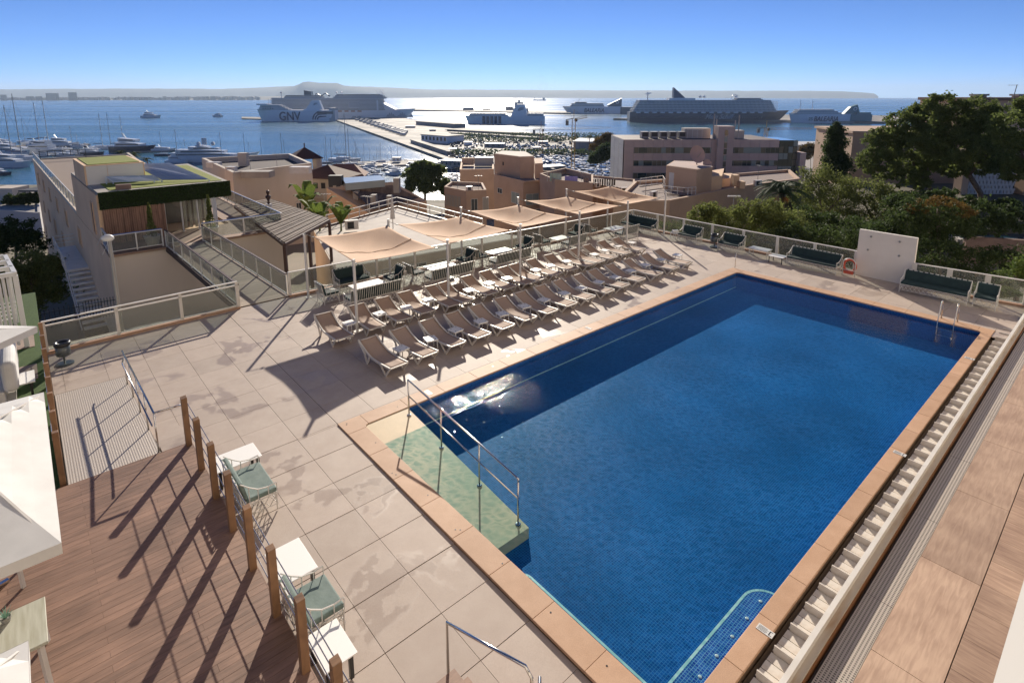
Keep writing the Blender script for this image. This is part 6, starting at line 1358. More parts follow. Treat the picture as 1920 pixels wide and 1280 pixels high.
tree('autumn_tree', 'rusty orange crowned tree at the left end of the office building', 300, [(1128, 268, 14, 10), (1140, 262, 14, 12), (1118, 276, 12, 8)], L_RUST, .5, .9, seed=32, clump=.5)
tree('round_tree', 'dark green tree at the left foot of the office building', 262, [(1125, 292, 20, 12), (1138, 282, 16, 14), (1115, 300, 12, 8)], L_DARK, .45, .9, seed=33, clump=.5)
tree('autumn_tree', 'rusty brown trees behind the right end of the office building', 290, [(1520, 280, 20, 10), (1545, 288, 20, 12), (1505, 290, 14, 10)], L_RUST, .5, .9, seed=34, clump=.5)
# ---- buildings on the right
JB = thing('terracotta_villa', 'terracotta house partly hidden by the pines', 'building', (0, 0, 0)); 
j0, j1 = atY(1600, 250, 100), atY(1700, 250, 100)
MB().prism([(j0.x, 100), (j1.x + 30, 90), (j1.x + 30, 118), (j0.x + 2, 116)], -12, j0.z).build('wall', M_ORG, JB)
MB().prism([(j0.x - .3, 99.7), (j1.x + 30, 89.7), (j1.x + 30, 118.3), (j0.x + 1.7, 116.3)], j0.z, j0.z + .4).build('cornice', M_ORG, JB)
r0 = atY(1590, 246, 104); MB().box(r0.x - 1, r0.x + 8, 103, 104, -12, r0.z - 2).build('side_wing', M_ORG, JB)
JC = thing('terracotta_tower_house', 'tall terracotta house with chimneys at the right edge', 'building', (0, 0, 0))
j2, j3 = atY(1842, 189, 92), atY(1935, 189, 92); MB().box(j2.x, j3.x + 6, 92, 106, -12, j2.z).build('wall', M_ORG, JC); MB().box(j2.x - .3, j3.x + 6, 91.7, 106.3, j2.z, j2.z + .5).build('cornice', mat('cornice_brown', (.22, .14, .10), .8), JC)
for x in (1833, 1909): a_ = atY(x, 180, 94); MB().box(a_.x - .7, a_.x + .7, 93, 94.4, j2.z - 3, a_.z).build('chimney', M_ORG, JC); MB().box(a_.x - .95, a_.x + .95, 92.8, 94.6, a_.z, a_.z + .3).build('chimney_cap', M_GRY, JC)
a_ = atY(1901, 180, 91.5); m = MB(); m.tube([(a_.x, 91.6, j2.z), (a_.x + .3, 91.6, atY(1905, 159, 91.6).z)], .06, 5); zz_ = atY(1905, 160, 91.6).z; m.bar((a_.x - 1.0, 91.6, zz_), (a_.x + .5, 91.6, zz_), .05)
for k in range(4): m.bar((a_.x - .9 + .35 * k, 91.3, zz_), (a_.x - .9 + .35 * k, 91.9, zz_), .04)
m.build('tv_aerial', MROPE, JC)
LTW = thing('lattice_wall', 'white lattice screen wall behind the leaning pine trunk', 'wall', (0, 0, 0))
l0, l1 = atY(1822, 290, 80), atY(1912, 285, 80); zb_ = atY(1860, 425, 80).z; ztp = atY(1860, 280, 80).z
nx_, nz_ = 13, 16; dx = (l1.x - l0.x) / nx_; dz = (ztp - zb_) / nz_
m = MB(); mc = MB()
for i in range(nx_):
    for j in range(nz_):
        x0 = l0.x + (i + (.5 if j % 2 else 0)) * dx; z0_ = zb_ + j * dz
        m.box(x0, x0 + dx * .72, 80, 80.3, z0_, z0_ + dz); m.box(x0 + dx * .72, x0 + dx, 80, 80.3, z0_ + dz * .55, z0_ + dz)
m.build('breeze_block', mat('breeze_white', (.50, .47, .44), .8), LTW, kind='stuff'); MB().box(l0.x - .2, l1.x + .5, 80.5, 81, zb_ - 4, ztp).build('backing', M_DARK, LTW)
MB().box(l0.x - 1.2, l0.x - .25, 79.5, 81, zb_ - 4, ztp).build('side_pillar', M_ORG, LTW); MB().box(l1.x + .8, l1.x + 8, 79.2, 84, zb_ - 4, atY(1900, 330, 80).z).build('side_wall', M_ORG, LTW)
SPW = thing('garden_wall', 'ivy draped stone garden wall below a small round pool', 'wall', (0, 0, 0)); g0, g1 = atY(1810, 440, 52), atY(1940, 455, 50)
M_STN = mat('pinkish_stone', (.30, .20, .15), .9, c2=(.20, .13, .10), ns=.9, bump=.5)
MB().bar((g0.x, g0.y, g0.z - 1.6), (g1.x + 4, g1.y, g1.z - 1.6), .5, 3.0).build('wall', M_STN, SPW)
sp2 = atY(1900, 443, 56); o = MB().lathe([(5.6, -.5), (5.6, .0), (5.0, .02)], 28).build('plunge_pool', mat('pool_rim', (.50, .45, .40), .6), None, label='rim of a small round pool above the ivy covered garden wall', cat='pool'); o.location = (sp2.x, 56, sp2.z - .3)
o = MB().lathe([(4.95, 0), (4.95, .03)], 28).build('water', mat('dark_pool', (.01, .05, .08), .05), o); o.location = (0, 0, .03)
MB().box(g0.x - 5, g1.x + 30, 58, 90, -12, g0.z - 1.0).build('garden_ground', mat('garden_soil', (.10, .085, .05), .95), None, kind='structure')
# ---- white house at the far left
WH = block('white_house', 'white flat roofed house with dark pergola roof at the far left', 'building', [atY(-30, 402, 100), atY(74, 396, 96), atY(74, 366, 120), atY(-30, 366, 124)], -30, atY(20, 398, 98).z, mat('white_render', (.45, .43, .42), .85), M_GRY, par=.3, parh=.3)
a_, b_ = atY(-30, 402, 100), atY(74, 396, 96)
for k in range(3): win(WH, a_, b_, 4.5 + 2.4 * k, a_.z - 2.6, 1.8, 1.8, mull=1)
c = atY(52, 358, 104); MB().box(c.x - 1.8, c.x + 3.2, 104, 109, c.z - .2, c.z + .1).build('pergola_roof', mat('charcoal', (.05, .055, .065), .7), WH); c = atY(10, 358, 108); MB().box(c.x - 3, c.x + 1.3, 108, 112, c.z - 3.5, c.z + .5).build('stair_head', M_CRM, WH)
o = MB(); 
rk = thing('roof_frame', 'small black metal frame at the far end of the annex roof', 'frame', W(-83, -1.5, .1), PR)
for x in (-2.4, -1.6, -.8, 0, .8, 1.6, 2.4): MB().bar((0, x, 0 if abs(x) > 2 else .55), (0, x, 1.2), .07).build('bar', RUBBER, rk)
MB().bar((0, -2.5, 1.2), (0, 2.5, 1.2), .1).build('rail', RUBBER, rk); MB().bar((0, -2.5, .55), (0, 2.5, .55), .07).build('rail', RUBBER, rk)
# ================================================================== SEA, SHORE, PORT, SHIPS, HILLS
ms_ = bpy.data.materials.new('sea_water'); ms_.use_nodes = True; n, b = nodes(ms_)
b.inputs['Base Color'].default_value = (.035, .12, .17, 1); b.inputs['Roughness'].default_value = .22; b.inputs['IOR'].default_value = 1.33
g = new(n, 'ShaderNodeNewGeometry'); mp = new(n, 'ShaderNodeMapping'); mp.inputs['Scale'].default_value = (.05, .09, 1); n.links.new(g.outputs['Position'], mp.inputs[0])
n1 = new(n, 'ShaderNodeTexNoise'); n1.inputs['Scale'].default_value = 1.0; n1.inputs['Detail'].default_value = 9; n1.inputs['Roughness'].default_value = .62; n.links.new(mp.outputs[0], n1.inputs[0])
bp = new(n, 'ShaderNodeBump'); bp.inputs['Strength'].default_value = .5; bp.inputs['Distance'].default_value = 1.6; n.links.new(n1.outputs[0], bp.inputs['Height']); n.links.new(bp.outputs[0], b.inputs['Normal'])
m3 = new(n, 'ShaderNodeMapping'); m3.inputs['Scale'].default_value = (.0012, .008, 1); n.links.new(g.outputs['Position'], m3.inputs[0]); n3 = new(n, 'ShaderNodeTexNoise'); n3.inputs['Scale'].default_value = 1; n3.inputs['Detail'].default_value = 5; n.links.new(m3.outputs[0], n3.inputs[0])
r3 = new(n, 'ShaderNodeMapRange'); r3.inputs[1].default_value = .35; r3.inputs[2].default_value = .65; r3.inputs[3].default_value = .17; r3.inputs[4].default_value = .30; n.links.new(n3.outputs[0], r3.inputs[0]); n.links.new(r3.outputs[0], b.inputs['Roughness'])
m = MB(); rad = [0, 200, 500, 1000, 2000, 3500, 5500, 8000, 11000, 14500, 18000, 24000]; ns_ = 96; rg = [m.vs([(r * math.cos(2 * PI * j / ns_), r * math.sin(2 * PI * j / ns_), SEA - r * r / 1.274e7) for j in range(ns_)]) for r in rad[1:]]
c_ = m.vs([(0, 0, SEA)]); 
for j in range(ns_): m.face((c_, rg[0] + j, rg[0] + (j + 1) % ns_))
for k in range(len(rg) - 1):
    for j in range(ns_): m.face((rg[k] + j, rg[k + 1] + j, rg[k + 1] + (j + 1) % ns_, rg[k] + (j + 1) % ns_))
m.build('sea', ms_, None, smooth=True, kind='structure')
def drop(Y): return -Y * Y / 1.274e7
# terrain
def sm(x, a_, b_): t = max(0, min(1, (x - a_) / (b_ - a_))); return t * t * (3 - 2 * t)
def gz(x, y):
    d = y; z = -9.5 - 37 * sm(d, 30, 330) * 1.0
    if d > 0: z = min(z, -9.5 - (d - 40) * .115) if d > 40 else z
    z = max(z, SEA + 1.8)
    rt = sm(x, 14, 40); z = z * (1 - rt) + max(z, -7 - .05 * max(0, d - 50) - .12 * max(0, d - 130)) * rt; z = max(z, SEA + 1.8)
    yc = 345 if x < -22 else 430
    if x < -22: yc = 338 - 25 * sm(x, -300, -100) * 0
    if d > yc: z = SEA - 6
    if x < -20 and x > -62 and d > 285: z = SEA - 6
    return z
m = MB(); xs = [-3000, -1200, -700] + [-500 + 20 * i for i in range(24)] + [-22 + 8 * i for i in range(12)] + [90 + 30 * i for i in range(12)] + [700, 1500, 3000]; ys = [-600, -200, -60, 0, 15, 30, 45, 60, 80, 100, 120, 150, 180, 210, 240, 270, 284, 286, 310, 330, 337, 339, 370, 400, 429, 431]
i0_ = m.vs([(x, y, gz(x, y)) for y in ys for x in xs]); nx_ = len(xs)
for j in range(len(ys) - 1):
    for i in range(nx_ - 1): m.face((i0_ + j * nx_ + i, i0_ + j * nx_ + i + 1, i0_ + (j + 1) * nx_ + i + 1, i0_ + (j + 1) * nx_ + i))
m.build('ground', mat('hillside', (.26, .22, .17), .95, c2=(.14, .13, .08), ns=.06, bump=.3), None, kind='structure')
# port quays
M_QUAY = mat('quay_concrete', (.36, .31, .26), .8, c2=(.13, .12, .11), ns=.022, bump=.1, lo=.47, hi=.53)
QZ = SEA + 2.2
def quay(name, pts, z=QZ):
    P = [at(x, y, z) for x, y in pts]; return MB().prism([(p.x, p.y) for p in P], SEA - 5, z).build(name, M_QUAY, None, kind='structure')
quay('port_quay', [(630, 225), (655, 234), (740, 264), (838, 299), (1010, 316), (1240, 330), (1500, 330), (1960, 330), (1960, 268), (1500, 270), (1240, 266), (1140, 263), (1010, 251), (860, 238), (760, 222), (700, 220)])
quay('marina_quay', [(640, 304), (838, 299), (870, 304), (650, 313)], QZ - .8)
quay('marina_quay', [(560, 318), (650, 312), (655, 315), (570, 322)], QZ - 1)
quay('breakwater', [(770, 206), (1070, 212), (1070, 209), (770, 203)], SEA + 4); quay('breakwater', [(1150, 222), (1700, 229), (1700, 217), (1450, 215)], SEA + 3.5); quay('breakwater', [(453, 219), (490, 220), (490, 223), (453, 222)], SEA + 2)
quay('marina_quay', [(0, 277), (165, 273), (165, 270), (0, 273)], SEA + 1.2); quay('marina_quay', [(225, 287), (330, 282), (330, 279), (225, 284)], SEA + 1)
# dark fenders under the quay edge
m = MB(); q0, q1 = at(640, 230, SEA), at(836, 300, SEA)
for k in range(42): p = q0.lerp(q1, k / 41); m.cbox(p.x - .6, p.y - .6, SEA + 1, 2.2, 2.2, 2.2)
m.build('quay_fender', RUBBER, None, kind='structure')
# hills
def hill(name, pts, Y, c, th=900):
    """pts photo px skyline; a ridge with depth"""
    m = MB(); n_ = len(pts); top = [atY(x, y, Y) for x, y in pts]; rr = random.Random(len(pts)); rows = []
    sb_ = SEA + drop(Y) - 5
    for f, hh in ((-.5, 0), (-.28, .45), (0, 1), (.4, .6), (1, 0)):
        rows.append(m.vs([(t_.x * (1 + f * th / Y), Y + f * th, sb_ + (t_.z - sb_) * hh * (1 + (rr.uniform(-.12, .12) if 0 < hh < 1 else 0))) for t_ in top]))
    for a_, b_ in zip(rows[:-1], rows[1:]):
        for i in range(n_ - 1): m.face((a_ + i, a_ + i + 1, b_ + i + 1, b_ + i))
    return m.build(name, mat(name + '_ground', c, .95, c2=tuple(v * .75 for v in c), ns=.004, bump=0), None, smooth=True, kind='structure')
def fillpx(pts, step=14):
    out = []; rr = random.Random(4)
    for (x0, y0), (x1, y1) in zip(pts[:-1], pts[1:]):
        n_ = max(1, int((x1 - x0) / step))
        for k in range(n_): f = k / n_; out.append((x0 + (x1 - x0) * f, y0 + (y1 - y0) * f + rr.uniform(-.35, .35)))
    return out + [pts[-1]]
hill('far_hills', fillpx([(-80, 168), (30, 167.5), (250, 166.5), (420, 167), (540, 162), (600, 161), (700, 163), (800, 168), (1100, 169.5), (1400, 170.5), (1560, 171), (1610, 173), (1640, 175.5), (1647, 181)]), 15000, (.07, .085, .06), 2200)
hill('headland', fillpx([(520, 168), (548, 163), (562, 158), (568, 154), (580, 153), (600, 155.5), (632, 156), (645, 161), (670, 163), (720, 168)], 8), 13200, (.06, .075, .055), 1500)
hill('coastal_plain', fillpx([(-80, 186), (60, 184), (180, 183), (300, 185.5), (420, 181), (560, 181)]), 7600, (.16, .15, .12), 1600)
TOWN = thing('coastal_town', 'hazy pale town of tiny blocks along the far left shore', 'town', (0, 0, 0)); m = MB(); rr = random.Random(8)
for k in range(520):
    x = rr.uniform(-40, 480) if k % 4 else rr.uniform(-20, 200); Y_ = rr.uniform(6700, 7400); y_ = 186 - (x / 500) * 3 + rr.uniform(-2.0, 1.5); p = atY(x, y_, Y_); w_ = rr.uniform(12, 45); h_ = rr.uniform(8, 26); m.box(p.x, p.x + w_, Y_, Y_ + 30, SEA + drop(Y_), p.z + h_ * .3)
m.build('town_block', mat('town_pale', (.42, .37, .32), .9, c2=(.3, .26, .22), ns=.01), TOWN, kind='stuff')
for x0, x1, yt in ((85, 106, 175), (127, 140, 173.5), (0, 8, 178), (48, 60, 181), (66, 75, 181)):
    a_, b_ = atY(x0, yt, 6600), atY(x1, yt + 10, 6600); MB().box(a_.x, b_.x, 6600, 6640, SEA - 6, a_.z).build('apartment_slab', mat('town_dark', (.17, .15, .14), .9), TOWN)
# ---------------------------------------------------------------- ships
M_SHW = mat('ship_white', (.80, .80, .80), .4); M_SHG = mat('ship_grey', (.45, .45, .45), .5); M_NAVY = mat('ship_navy', (.02, .035, .09), .4); M_TEAL = mat('ship_teal', (.10, .22, .24), .5); M_SHB = mat('ship_band', (.09, .10, .11), .3)
def hull(t, L_, B, h, m_, bow=1, rake=.06, z0=0, name='hull', sheer=.0, x0=0):
    """hull from x0, length L_, pointed at +x (bow=1) or -x (bow=-1)"""
    m = MB()
    def ring(z, cut, wd, sh): 
        P = []
        for x, w_ in ((0, .86), (.05, 1), (.5, 1), (.75, .94), (.88, .68), (.96, .3), (1, .02)):
            P.append((x * (L_ - cut), w_ * wd / 2, z + sh * max(0, x - .7) / .3))
        Q = P + [(x, -y, z_) for x, y, z_ in P[::-1]]
        return m.vs([(x0 + (x if bow > 0 else L_ - x), y, z_) for x, y, z_ in Q]), len(Q)
    a_, n_ = ring(z0 - 1, rake * L_, B * .9, 0); b_, _ = ring(z0 + h * .5, rake * L_ * .5, B, 0); c_, _ = ring(z0 + h, 0, B, sheer)
    for r0_, r1_ in ((a_, b_), (b_, c_)):
        for k in range(n_): m.face((r0_ + k, r0_ + (k + 1) % n_, r1_ + (k + 1) % n_, r1_ + k))
    m.face([c_ + k for k in range(n_)]); return m.build(name, m_, t)
def text(t, s, x, z, size, y, m_, name='lettering', shear=0, xs=1.0, extr=.05):
    cu = bpy.data.curves.new('txt', 'FONT'); cu.body = s; cu.size = size; cu.extrude = extr; cu.shear = shear; cu.offset = .018 * size; cu.align_x = 'LEFT'
    ob = bpy.data.objects.new('txt', cu); COL.objects.link(ob); bpy.context.view_layer.update()
    me = bpy.data.meshes.new_from_object(ob.evaluated_get(bpy.context.evaluated_depsgraph_get())); bpy.data.objects.remove(ob)
    me.materials.clear(); me.materials.append(m_); o = bpy.data.objects.new(name, me); COL.objects.link(o); o.parent = t; KIDS.setdefault(t.name, []).append(o)
    o.location = (x, y, z); o.rotation_euler = (PI / 2, 0, 0); o.scale = (xs, 1, 1); return o
def decks(t, x0, x1, z0, n_, dh, B, step=0, stepf=0, balc=True, mslab=None, mbody=None, nwin=60, name='deck'):
    for k in range(n_):
        a_, b_ = x0 + step * k, x1 - stepf * k; z = z0 + dh * k
        MB().box(a_ + 1, b_ - 1, -B / 2 + 1.3, B / 2 - 1.3, z, z + dh - .25).build('deck_cabin', mbody or M_SHB, t)
        MB().box(a_, b_, -B / 2, B / 2, z + dh - .55, z + dh).build(name, mslab or M_SHW, t)
        MB().box(a_, b_, -B / 2, -B / 2 + .15, z, z + .5).build('deck_bulwark', mslab or M_SHW, t)
    if balc:
        m = MB(); q = (x1 - x0) / nwin
        for j in range(nwin + 1): m.box(x0 + j * q - .18, x0 + j * q + .18, -B / 2 + .05, -B / 2 + 1.4, z0, z0 + dh * n_ - .3)
        m.build('balcony_divider', mslab or M_SHW, t, kind='stuff')
def swoosh(t, cx_, cz, r, y, m_, n_=3):
    for k in range(n_):
        ro = r * (1 - .28 * k); ri = ro - r * .15; m = MB(); P = []
        for j in range(13): a_ = PI * (.5 + .5 * j / 12); P.append((ro * math.cos(a_), ro * math.sin(a_), ri * math.cos(a_), ri * math.sin(a_)))
        for p, q in zip(P[:-1], P[1:]): m.quad((cx_ + p[0], y, cz + p[1]), (cx_ + p[2], y, cz + p[3]), (cx_ + q[2], y, cz + q[3]), (cx_ + q[0], y, cz + q[1]))
        m.quad((cx_, y, cz + ri), (cx_ + r * (.9 - .1 * k), y, cz + ri + r * .05), (cx_ + r * (.95 - .1 * k), y, cz + ro), (cx_, y, cz + ro)); m.build('emblem', m_, t)
def shipthing(name, lab, cat, x0px, ypx, rz=0):
    p = at(x0px, ypx, SEA); p.z = SEA + drop(p.y); return thing(name, lab, cat, p, rz), p.y / F_PX
# big white cruise ship (bow right)
t, k = shipthing('cruise_ship', 'huge white cruise ship with balcony decks behind the white ferry', 'ship', 512, 222); L_ = 265 * k
hull(t, L_, 34, 15 * k, M_SHW, 1, .07, sheer=4); decks(t, 4, L_ * .80, 15 * k, 9, 2.3 * k, 36, step=.35, stepf=1.2, nwin=110, mbody=mat('cabin_tan', (.26, .22, .17), .6))
MB().prism([(L_ * .74, -17), (L_ * .865, -14), (L_ * .865, 14), (L_ * .74, 17)], [15 * k] * 4, [34 * k, 17 * k, 17 * k, 34 * k]).build('forward_house', M_SHW, t)
MB().box(6, L_ * .79, -16, 16, 35.7 * k, 37.5 * k).build('top_deck', M_SHG, t); decks(t, L_ * .10, L_ * .36, 37.5 * k, 2, 2.4 * k, 26, 3, 3, False); decks(t, L_ * .44, L_ * .80, 37.5 * k, 3, 2.2 * k, 28, 4, 5, False)
m = MB(); m.prism([(L_ * .235, -7), (L_ * .285, -7), (L_ * .285, 7), (L_ * .235, 7)], 40 * k, [51 * k, 49 * k, 49 * k, 51 * k]); m.build('funnel', M_SHB, t)
for x in (.07, .455, .49): MB().tube([(L_ * x, 0, 37 * k), (L_ * x, 0, 46 * k)], 1, 6).build('mast', M_SHW, t); MB().lathe([(.5, -2.5), (2.4, -1.5), (2.8, 0), (2.2, 1.8), (.3, 2.6)], 10).build('radome', M_SHW, t).location = (L_ * x, 0, 47 * k)
m = MB(); rr = random.Random(2); P = [(L_ * .30 + L_ * .009 * j, rr.uniform(-8, 8), 43 * k + 2.5 * k * math.sin(j * .9)) for j in range(13)]; m.tube(P, 1.1, 6); m.build('water_slide', M_NAVY, t)
for x, dz_ in ((.75, 8), (.77, 9), (.785, 7)): MB().bar((L_ * x, 0, 44 * k), (L_ * (x - .02), 0, (44 + dz_) * k), .9).build('mast', M_SHW, t)
MB().box(L_ * .55, L_ * .62, -18.4, -18.1, 20 * k, 30 * k).build('white_mural', M_SHG, t)
m = MB(); 
for j in range(14): m.tri((L_ * (.80 + .012 * j), -15.5 + .8 * j, 3 * k), (L_ * (.83 + .012 * j), -15.2 + .8 * j, 2 * k), (L_ * (.815 + .012 * j), -15.7 + .8 * j, (8 + 4 * math.sin(j)) * k))
m.build('bow_pattern', M_SHG, t)
for j in range(14): MB().box(8 + j * L_ * .045, 8 + j * L_ * .045 + 9, -18.6, -17, 12.4 * k, 14.6 * k).build('lifeboat', mat('lifeboat_orange', (.45, .20, .10), .5), t)
# GNV ferry in front (bow left)
t, k = shipthing('ferry', 'white ferry with big blue GNV lettering moored at the end of the quay', 'ship', 484, 227); L_ = 146 * k
hull(t, L_, 25, 20 * k, M_SHW, -1, .05, sheer=2); MB().box(L_ * .93, L_ - .2, -12, 12, 0, 24 * k).build('stern_block', M_SHG, t)
decks(t, L_ * .04, L_ * .42, 20 * k, 4, 2.5 * k, 23, 1.5, 6, False, mbody=M_SHG); MB().box(L_ * .03, L_ * .16, -13.5, 13.5, 29 * k, 32 * k).build('bridge_house', M_SHW, t)
MB().prism([(L_ * .60, -6), (L_ * .80, -6), (L_ * .80, 6), (L_ * .60, 6)], [20 * k] * 4, [22 * k, 22 * k, 22 * k, 22 * k]).build('casing', M_SHW, t)
m = MB(); i = m.vs([(L_ * .62, -5, 21 * k), (L_ * .84, -5, 21 * k), (L_ * .80, -5, 38 * k), (L_ * .71, -5, 38 * k), (L_ * .62, 5, 21 * k), (L_ * .84, 5, 21 * k), (L_ * .80, 5, 38 * k), (L_ * .71, 5, 38 * k)])
for q in ((0, 1, 2, 3), (7, 6, 5, 4), (0, 4, 5, 1), (1, 5, 6, 2), (2, 6, 7, 3), (3, 7, 4, 0)): m.face([i + z for z in q])
m.build('funnel', M_SHW, t); swoosh(t, L_ * .755, 29 * k, 4.2 * k, -5.1, M_NAVY)
text(t, 'GNV', L_ * .30, 2 * k, 21.5 * k, -12.7, M_NAVY, xs=.92, extr=.25); 
for o_ in kids(t)[-1:]:
    o_.scale = (.86, 1, 1)
swoosh(t, L_ * .82, 3 * k, 15 * k, -12.75, M_NAVY)
m = MB()
for j in range(9): m.box(L_ * (.30 + .03 * (j % 5)) - L_ * .2, L_ * (.30 + .03 * (j % 5)) - L_ * .2 + 2, -11.6, -11.45, (22 + 3 * (j // 5)) * k, (23.6 + 3 * (j // 5)) * k)
m.build('window_row', M_SHB, t); MB().box(L_ * .78, L_ * .98, -12.6, -12.52, 13 * k, 18 * k).build('side_opening', M_SHB, t)
MB().tube([(L_ * .15, 0, 31 * k), (L_ * .15, 0, 41 * k)], .5, 5).build('mast', M_SHG, t)
# second GNV ferry, stern towards us
t, k = shipthing('ferry', 'white ferry with blue striped side seen obliquely behind the port sheds', 'ship', 872, 232, -.16); L_ = 148 * k
hull(t, L_, 24, 15 * k, M_SHW, -1, .04); decks(t, L_ * .06, L_ * .55, 15 * k, 2, 2.6 * k, 22, 2, 5, False, mbody=M_SHG)
for j in range(5): MB().prism([(L_ * (.24 + .05 * j), -12.3), (L_ * (.275 + .05 * j), -12.3), (L_ * (.275 + .05 * j), -12.15), (L_ * (.24 + .05 * j), -12.15)], 1 * k, 14.5 * k).build('hull_stripe', M_NAVY, t)
m = MB(); i = m.vs([(L_ * .58, -5, 14 * k), (L_ * .80, -5, 14 * k), (L_ * .75, -5, 36 * k), (L_ * .66, -5, 36 * k), (L_ * .58, 5, 14 * k), (L_ * .80, 5, 14 * k), (L_ * .75, 5, 36 * k), (L_ * .66, 5, 36 * k)])
for q in ((0, 1, 2, 3), (7, 6, 5, 4), (0, 4, 5, 1), (1, 5, 6, 2), (2, 6, 7, 3), (3, 7, 4, 0)): m.face([i + z for z in q])
m.build('funnel', M_SHW, t); swoosh(t, L_ * .715, 24 * k, 6 * k, -5.1, M_NAVY); MB().box(L_ * .80, L_ * .985, -11, 11, 15 * k, 20 * k).build('aft_deck', M_SHG, t)
for j in range(10): MB().box(L_ * (.81 + .017 * j), L_ * (.815 + .017 * j), -11.2, -10.8, 20 * k, 22 * k).build('rail_post', M_SHW, t)
# BALEARIA ferry behind (bow left, dark stern)
t, k = shipthing('ferry', 'white ferry lettered BALEARIA with dark raked funnel moored at the breakwater', 'ship', 1054, 213); L_ = 140 * k
hull(t, L_ * .78, 26, 13 * k, M_SHW, -1, .10, sheer=1); MB().box(L_ * .76, L_, -12.8, 12.8, -1, 12 * k).build('stern', mat('hazy_teal', (.06, .12, .16), .5), t)
decks(t, L_ * .10, L_ * .55, 13 * k, 2, 3 * k, 24, 4, 3, False, mbody=M_SHG); decks(t, L_ * .16, L_ * .32, 19 * k, 1, 2.5 * k, 20, 2, 2, False)
MB().prism([(L_ * .60, -5), (L_ * .78, -5), (L_ * .78, 5), (L_ * .60, 5)], [13 * k] * 4, [16 * k, 28 * k, 28 * k, 16 * k]).build('funnel', MATS['hazy_teal'], t); MB().bar((L_ * .20, 0, 20 * k), (L_ * .24, 0, 28 * k), 1.2).build('mast', M_SHG, t)
text(t, 'BALEARIA', L_ * .28, 2.6 * k, 10.5 * k, -13.1, M_NAVY, xs=.8, shear=.2, extr=.25); text(t, 'O', L_ * .70, 18 * k, 7 * k, -5.2, M_SHW, shear=.2, extr=.1)
# dark hulled cruise ship (bow right)
t, k = shipthing('cruise_ship', 'long navy hulled cruise ship with white decks and handwritten hull lettering', 'ship', 1178, 228); L_ = 297 * k
hull(t, L_, 34, 18 * k, mat('midnight_hull', (.028, .04, .075), .4), 1, .07, sheer=3); decks(t, 5, L_ * .90, 18 * k, 7, 2.9 * k, 36, step=2.0, stepf=1.9, nwin=110, mbody=mat('cabin_grey', (.20, .19, .17), .6))
MB().box(18, L_ * .86, -15, 15, 38.3 * k, 39.5 * k).build('top_deck', M_SHG, t); decks(t, L_ * .65, L_ * .82, 38.5 * k, 2, 2.3 * k, 24, 4, 4, False)
m = MB(); m.prism([(L_ * .27, -6), (L_ * .34, -6), (L_ * .34, 6), (L_ * .27, 6)], [38 * k] * 4, [62 * k, 44 * k, 44 * k, 62 * k]); m.build('funnel', mat('funnel_blue', (.06, .08, .14), .5), t); MB().box(L_ * .24, L_ * .40, -12, 12, 38 * k, 43 * k).build('pool_deck', M_SHW, t)
MB().tube([(L_ * .115, 0, 36 * k), (L_ * .115, 0, 54 * k)], 1.2, 6).build('mast', M_SHW, t); MB().bar((L_ * .10, 0, 50 * k), (L_ * .135, 0, 52 * k), 2.5).build('radar', M_SHW, t)
for x in (.44, .465, .66): MB().lathe([(.5, -3), (2.6, -1.5), (3, 0), (2.4, 2), (.3, 3)], 10).build('radome', M_SHW, t).location = (L_ * x, 0, 45 * k)
m = MB(); m.tube([(L_ * (.655 + .02 * math.cos(a_ * PI / 6)), 0, 44 * k + 5 * k * math.sin(a_ * PI / 6)) for a_ in range(12)], .8, 5, closed=True); m.build('ring', M_SHW, t)
text(t, 'Mein Schiff', L_ * .46, 5.5 * k, 12 * k, -17.3, M_SHG, shear=.45, xs=.95, extr=.2)
for j in range(16): MB().box(12 + j * L_ * .05, 12 + j * L_ * .05 + 9, -18.6, -17, 15.8 * k, 18 * k).build('lifeboat', M_SHW, t)
for s_, x in (('Harmonie', .07), ('Lebensfreude', .16), ('Lachen', .28), ('Horizonte', .72)): pass
m = MB(); rr = random.Random(5)
for j in range(60): x = L_ * (.04 + .013 * j); m.bar((x, -17.3, (7.5 + 1.2 * math.sin(j * 1.7)) * k), (x + 2.0, -17.3, (8.1 + 1.2 * math.sin(j * 2.9)) * k), .35)
m.build('script_line', M_SHG, t, kind='stuff')
# BALEARIA with 25 (bow left, teal stern)
t, k = shipthing('ferry', 'white and teal ferry lettered 25 BALEARIA at the right', 'ship', 1478, 230); L_ = 150 * k
hull(t, L_ * .74, 25, 16 * k, M_SHW, -1, .05, sheer=1); MB().box(L_ * .72, L_ * .985, -12.3, 12.3, -1, 15.5 * k).build('stern', M_TEAL, t)
decks(t, L_ * .05, L_ * .62, 16 * k, 3, 2.8 * k, 23, 3, 8, False, mbody=M_SHG); m = MB(); i = m.vs([(L_ * .66, -5, 16 * k), (L_ * .86, -5, 16 * k), (L_ * .82, -5, 33 * k), (L_ * .74, -5, 29 * k), (L_ * .66, 5, 16 * k), (L_ * .86, 5, 16 * k), (L_ * .82, 5, 33 * k), (L_ * .74, 5, 29 * k)])
for q in ((0, 1, 2, 3), (7, 6, 5, 4), (0, 4, 5, 1), (1, 5, 6, 2), (2, 6, 7, 3), (3, 7, 4, 0)): m.face([i + z for z in q])
m.build('funnel', M_TEAL, t); text(t, 'O', L_ * .765, 22 * k, 9 * k, -5.2, M_SHW, shear=.2, extr=.1); MB().box(L_ * .80, L_ * .97, -11, 11, 15 * k, 19 * k).build('aft_deck', M_TEAL, t)
text(t, '25', L_ * .205, 4.5 * k, 8 * k, -12.7, M_TEAL, shear=.1, extr=.2); text(t, 'BALEARIA', L_ * .27, 3.0 * k, 12.5 * k, -12.7, M_NAVY, xs=.82, shear=.2, extr=.25)
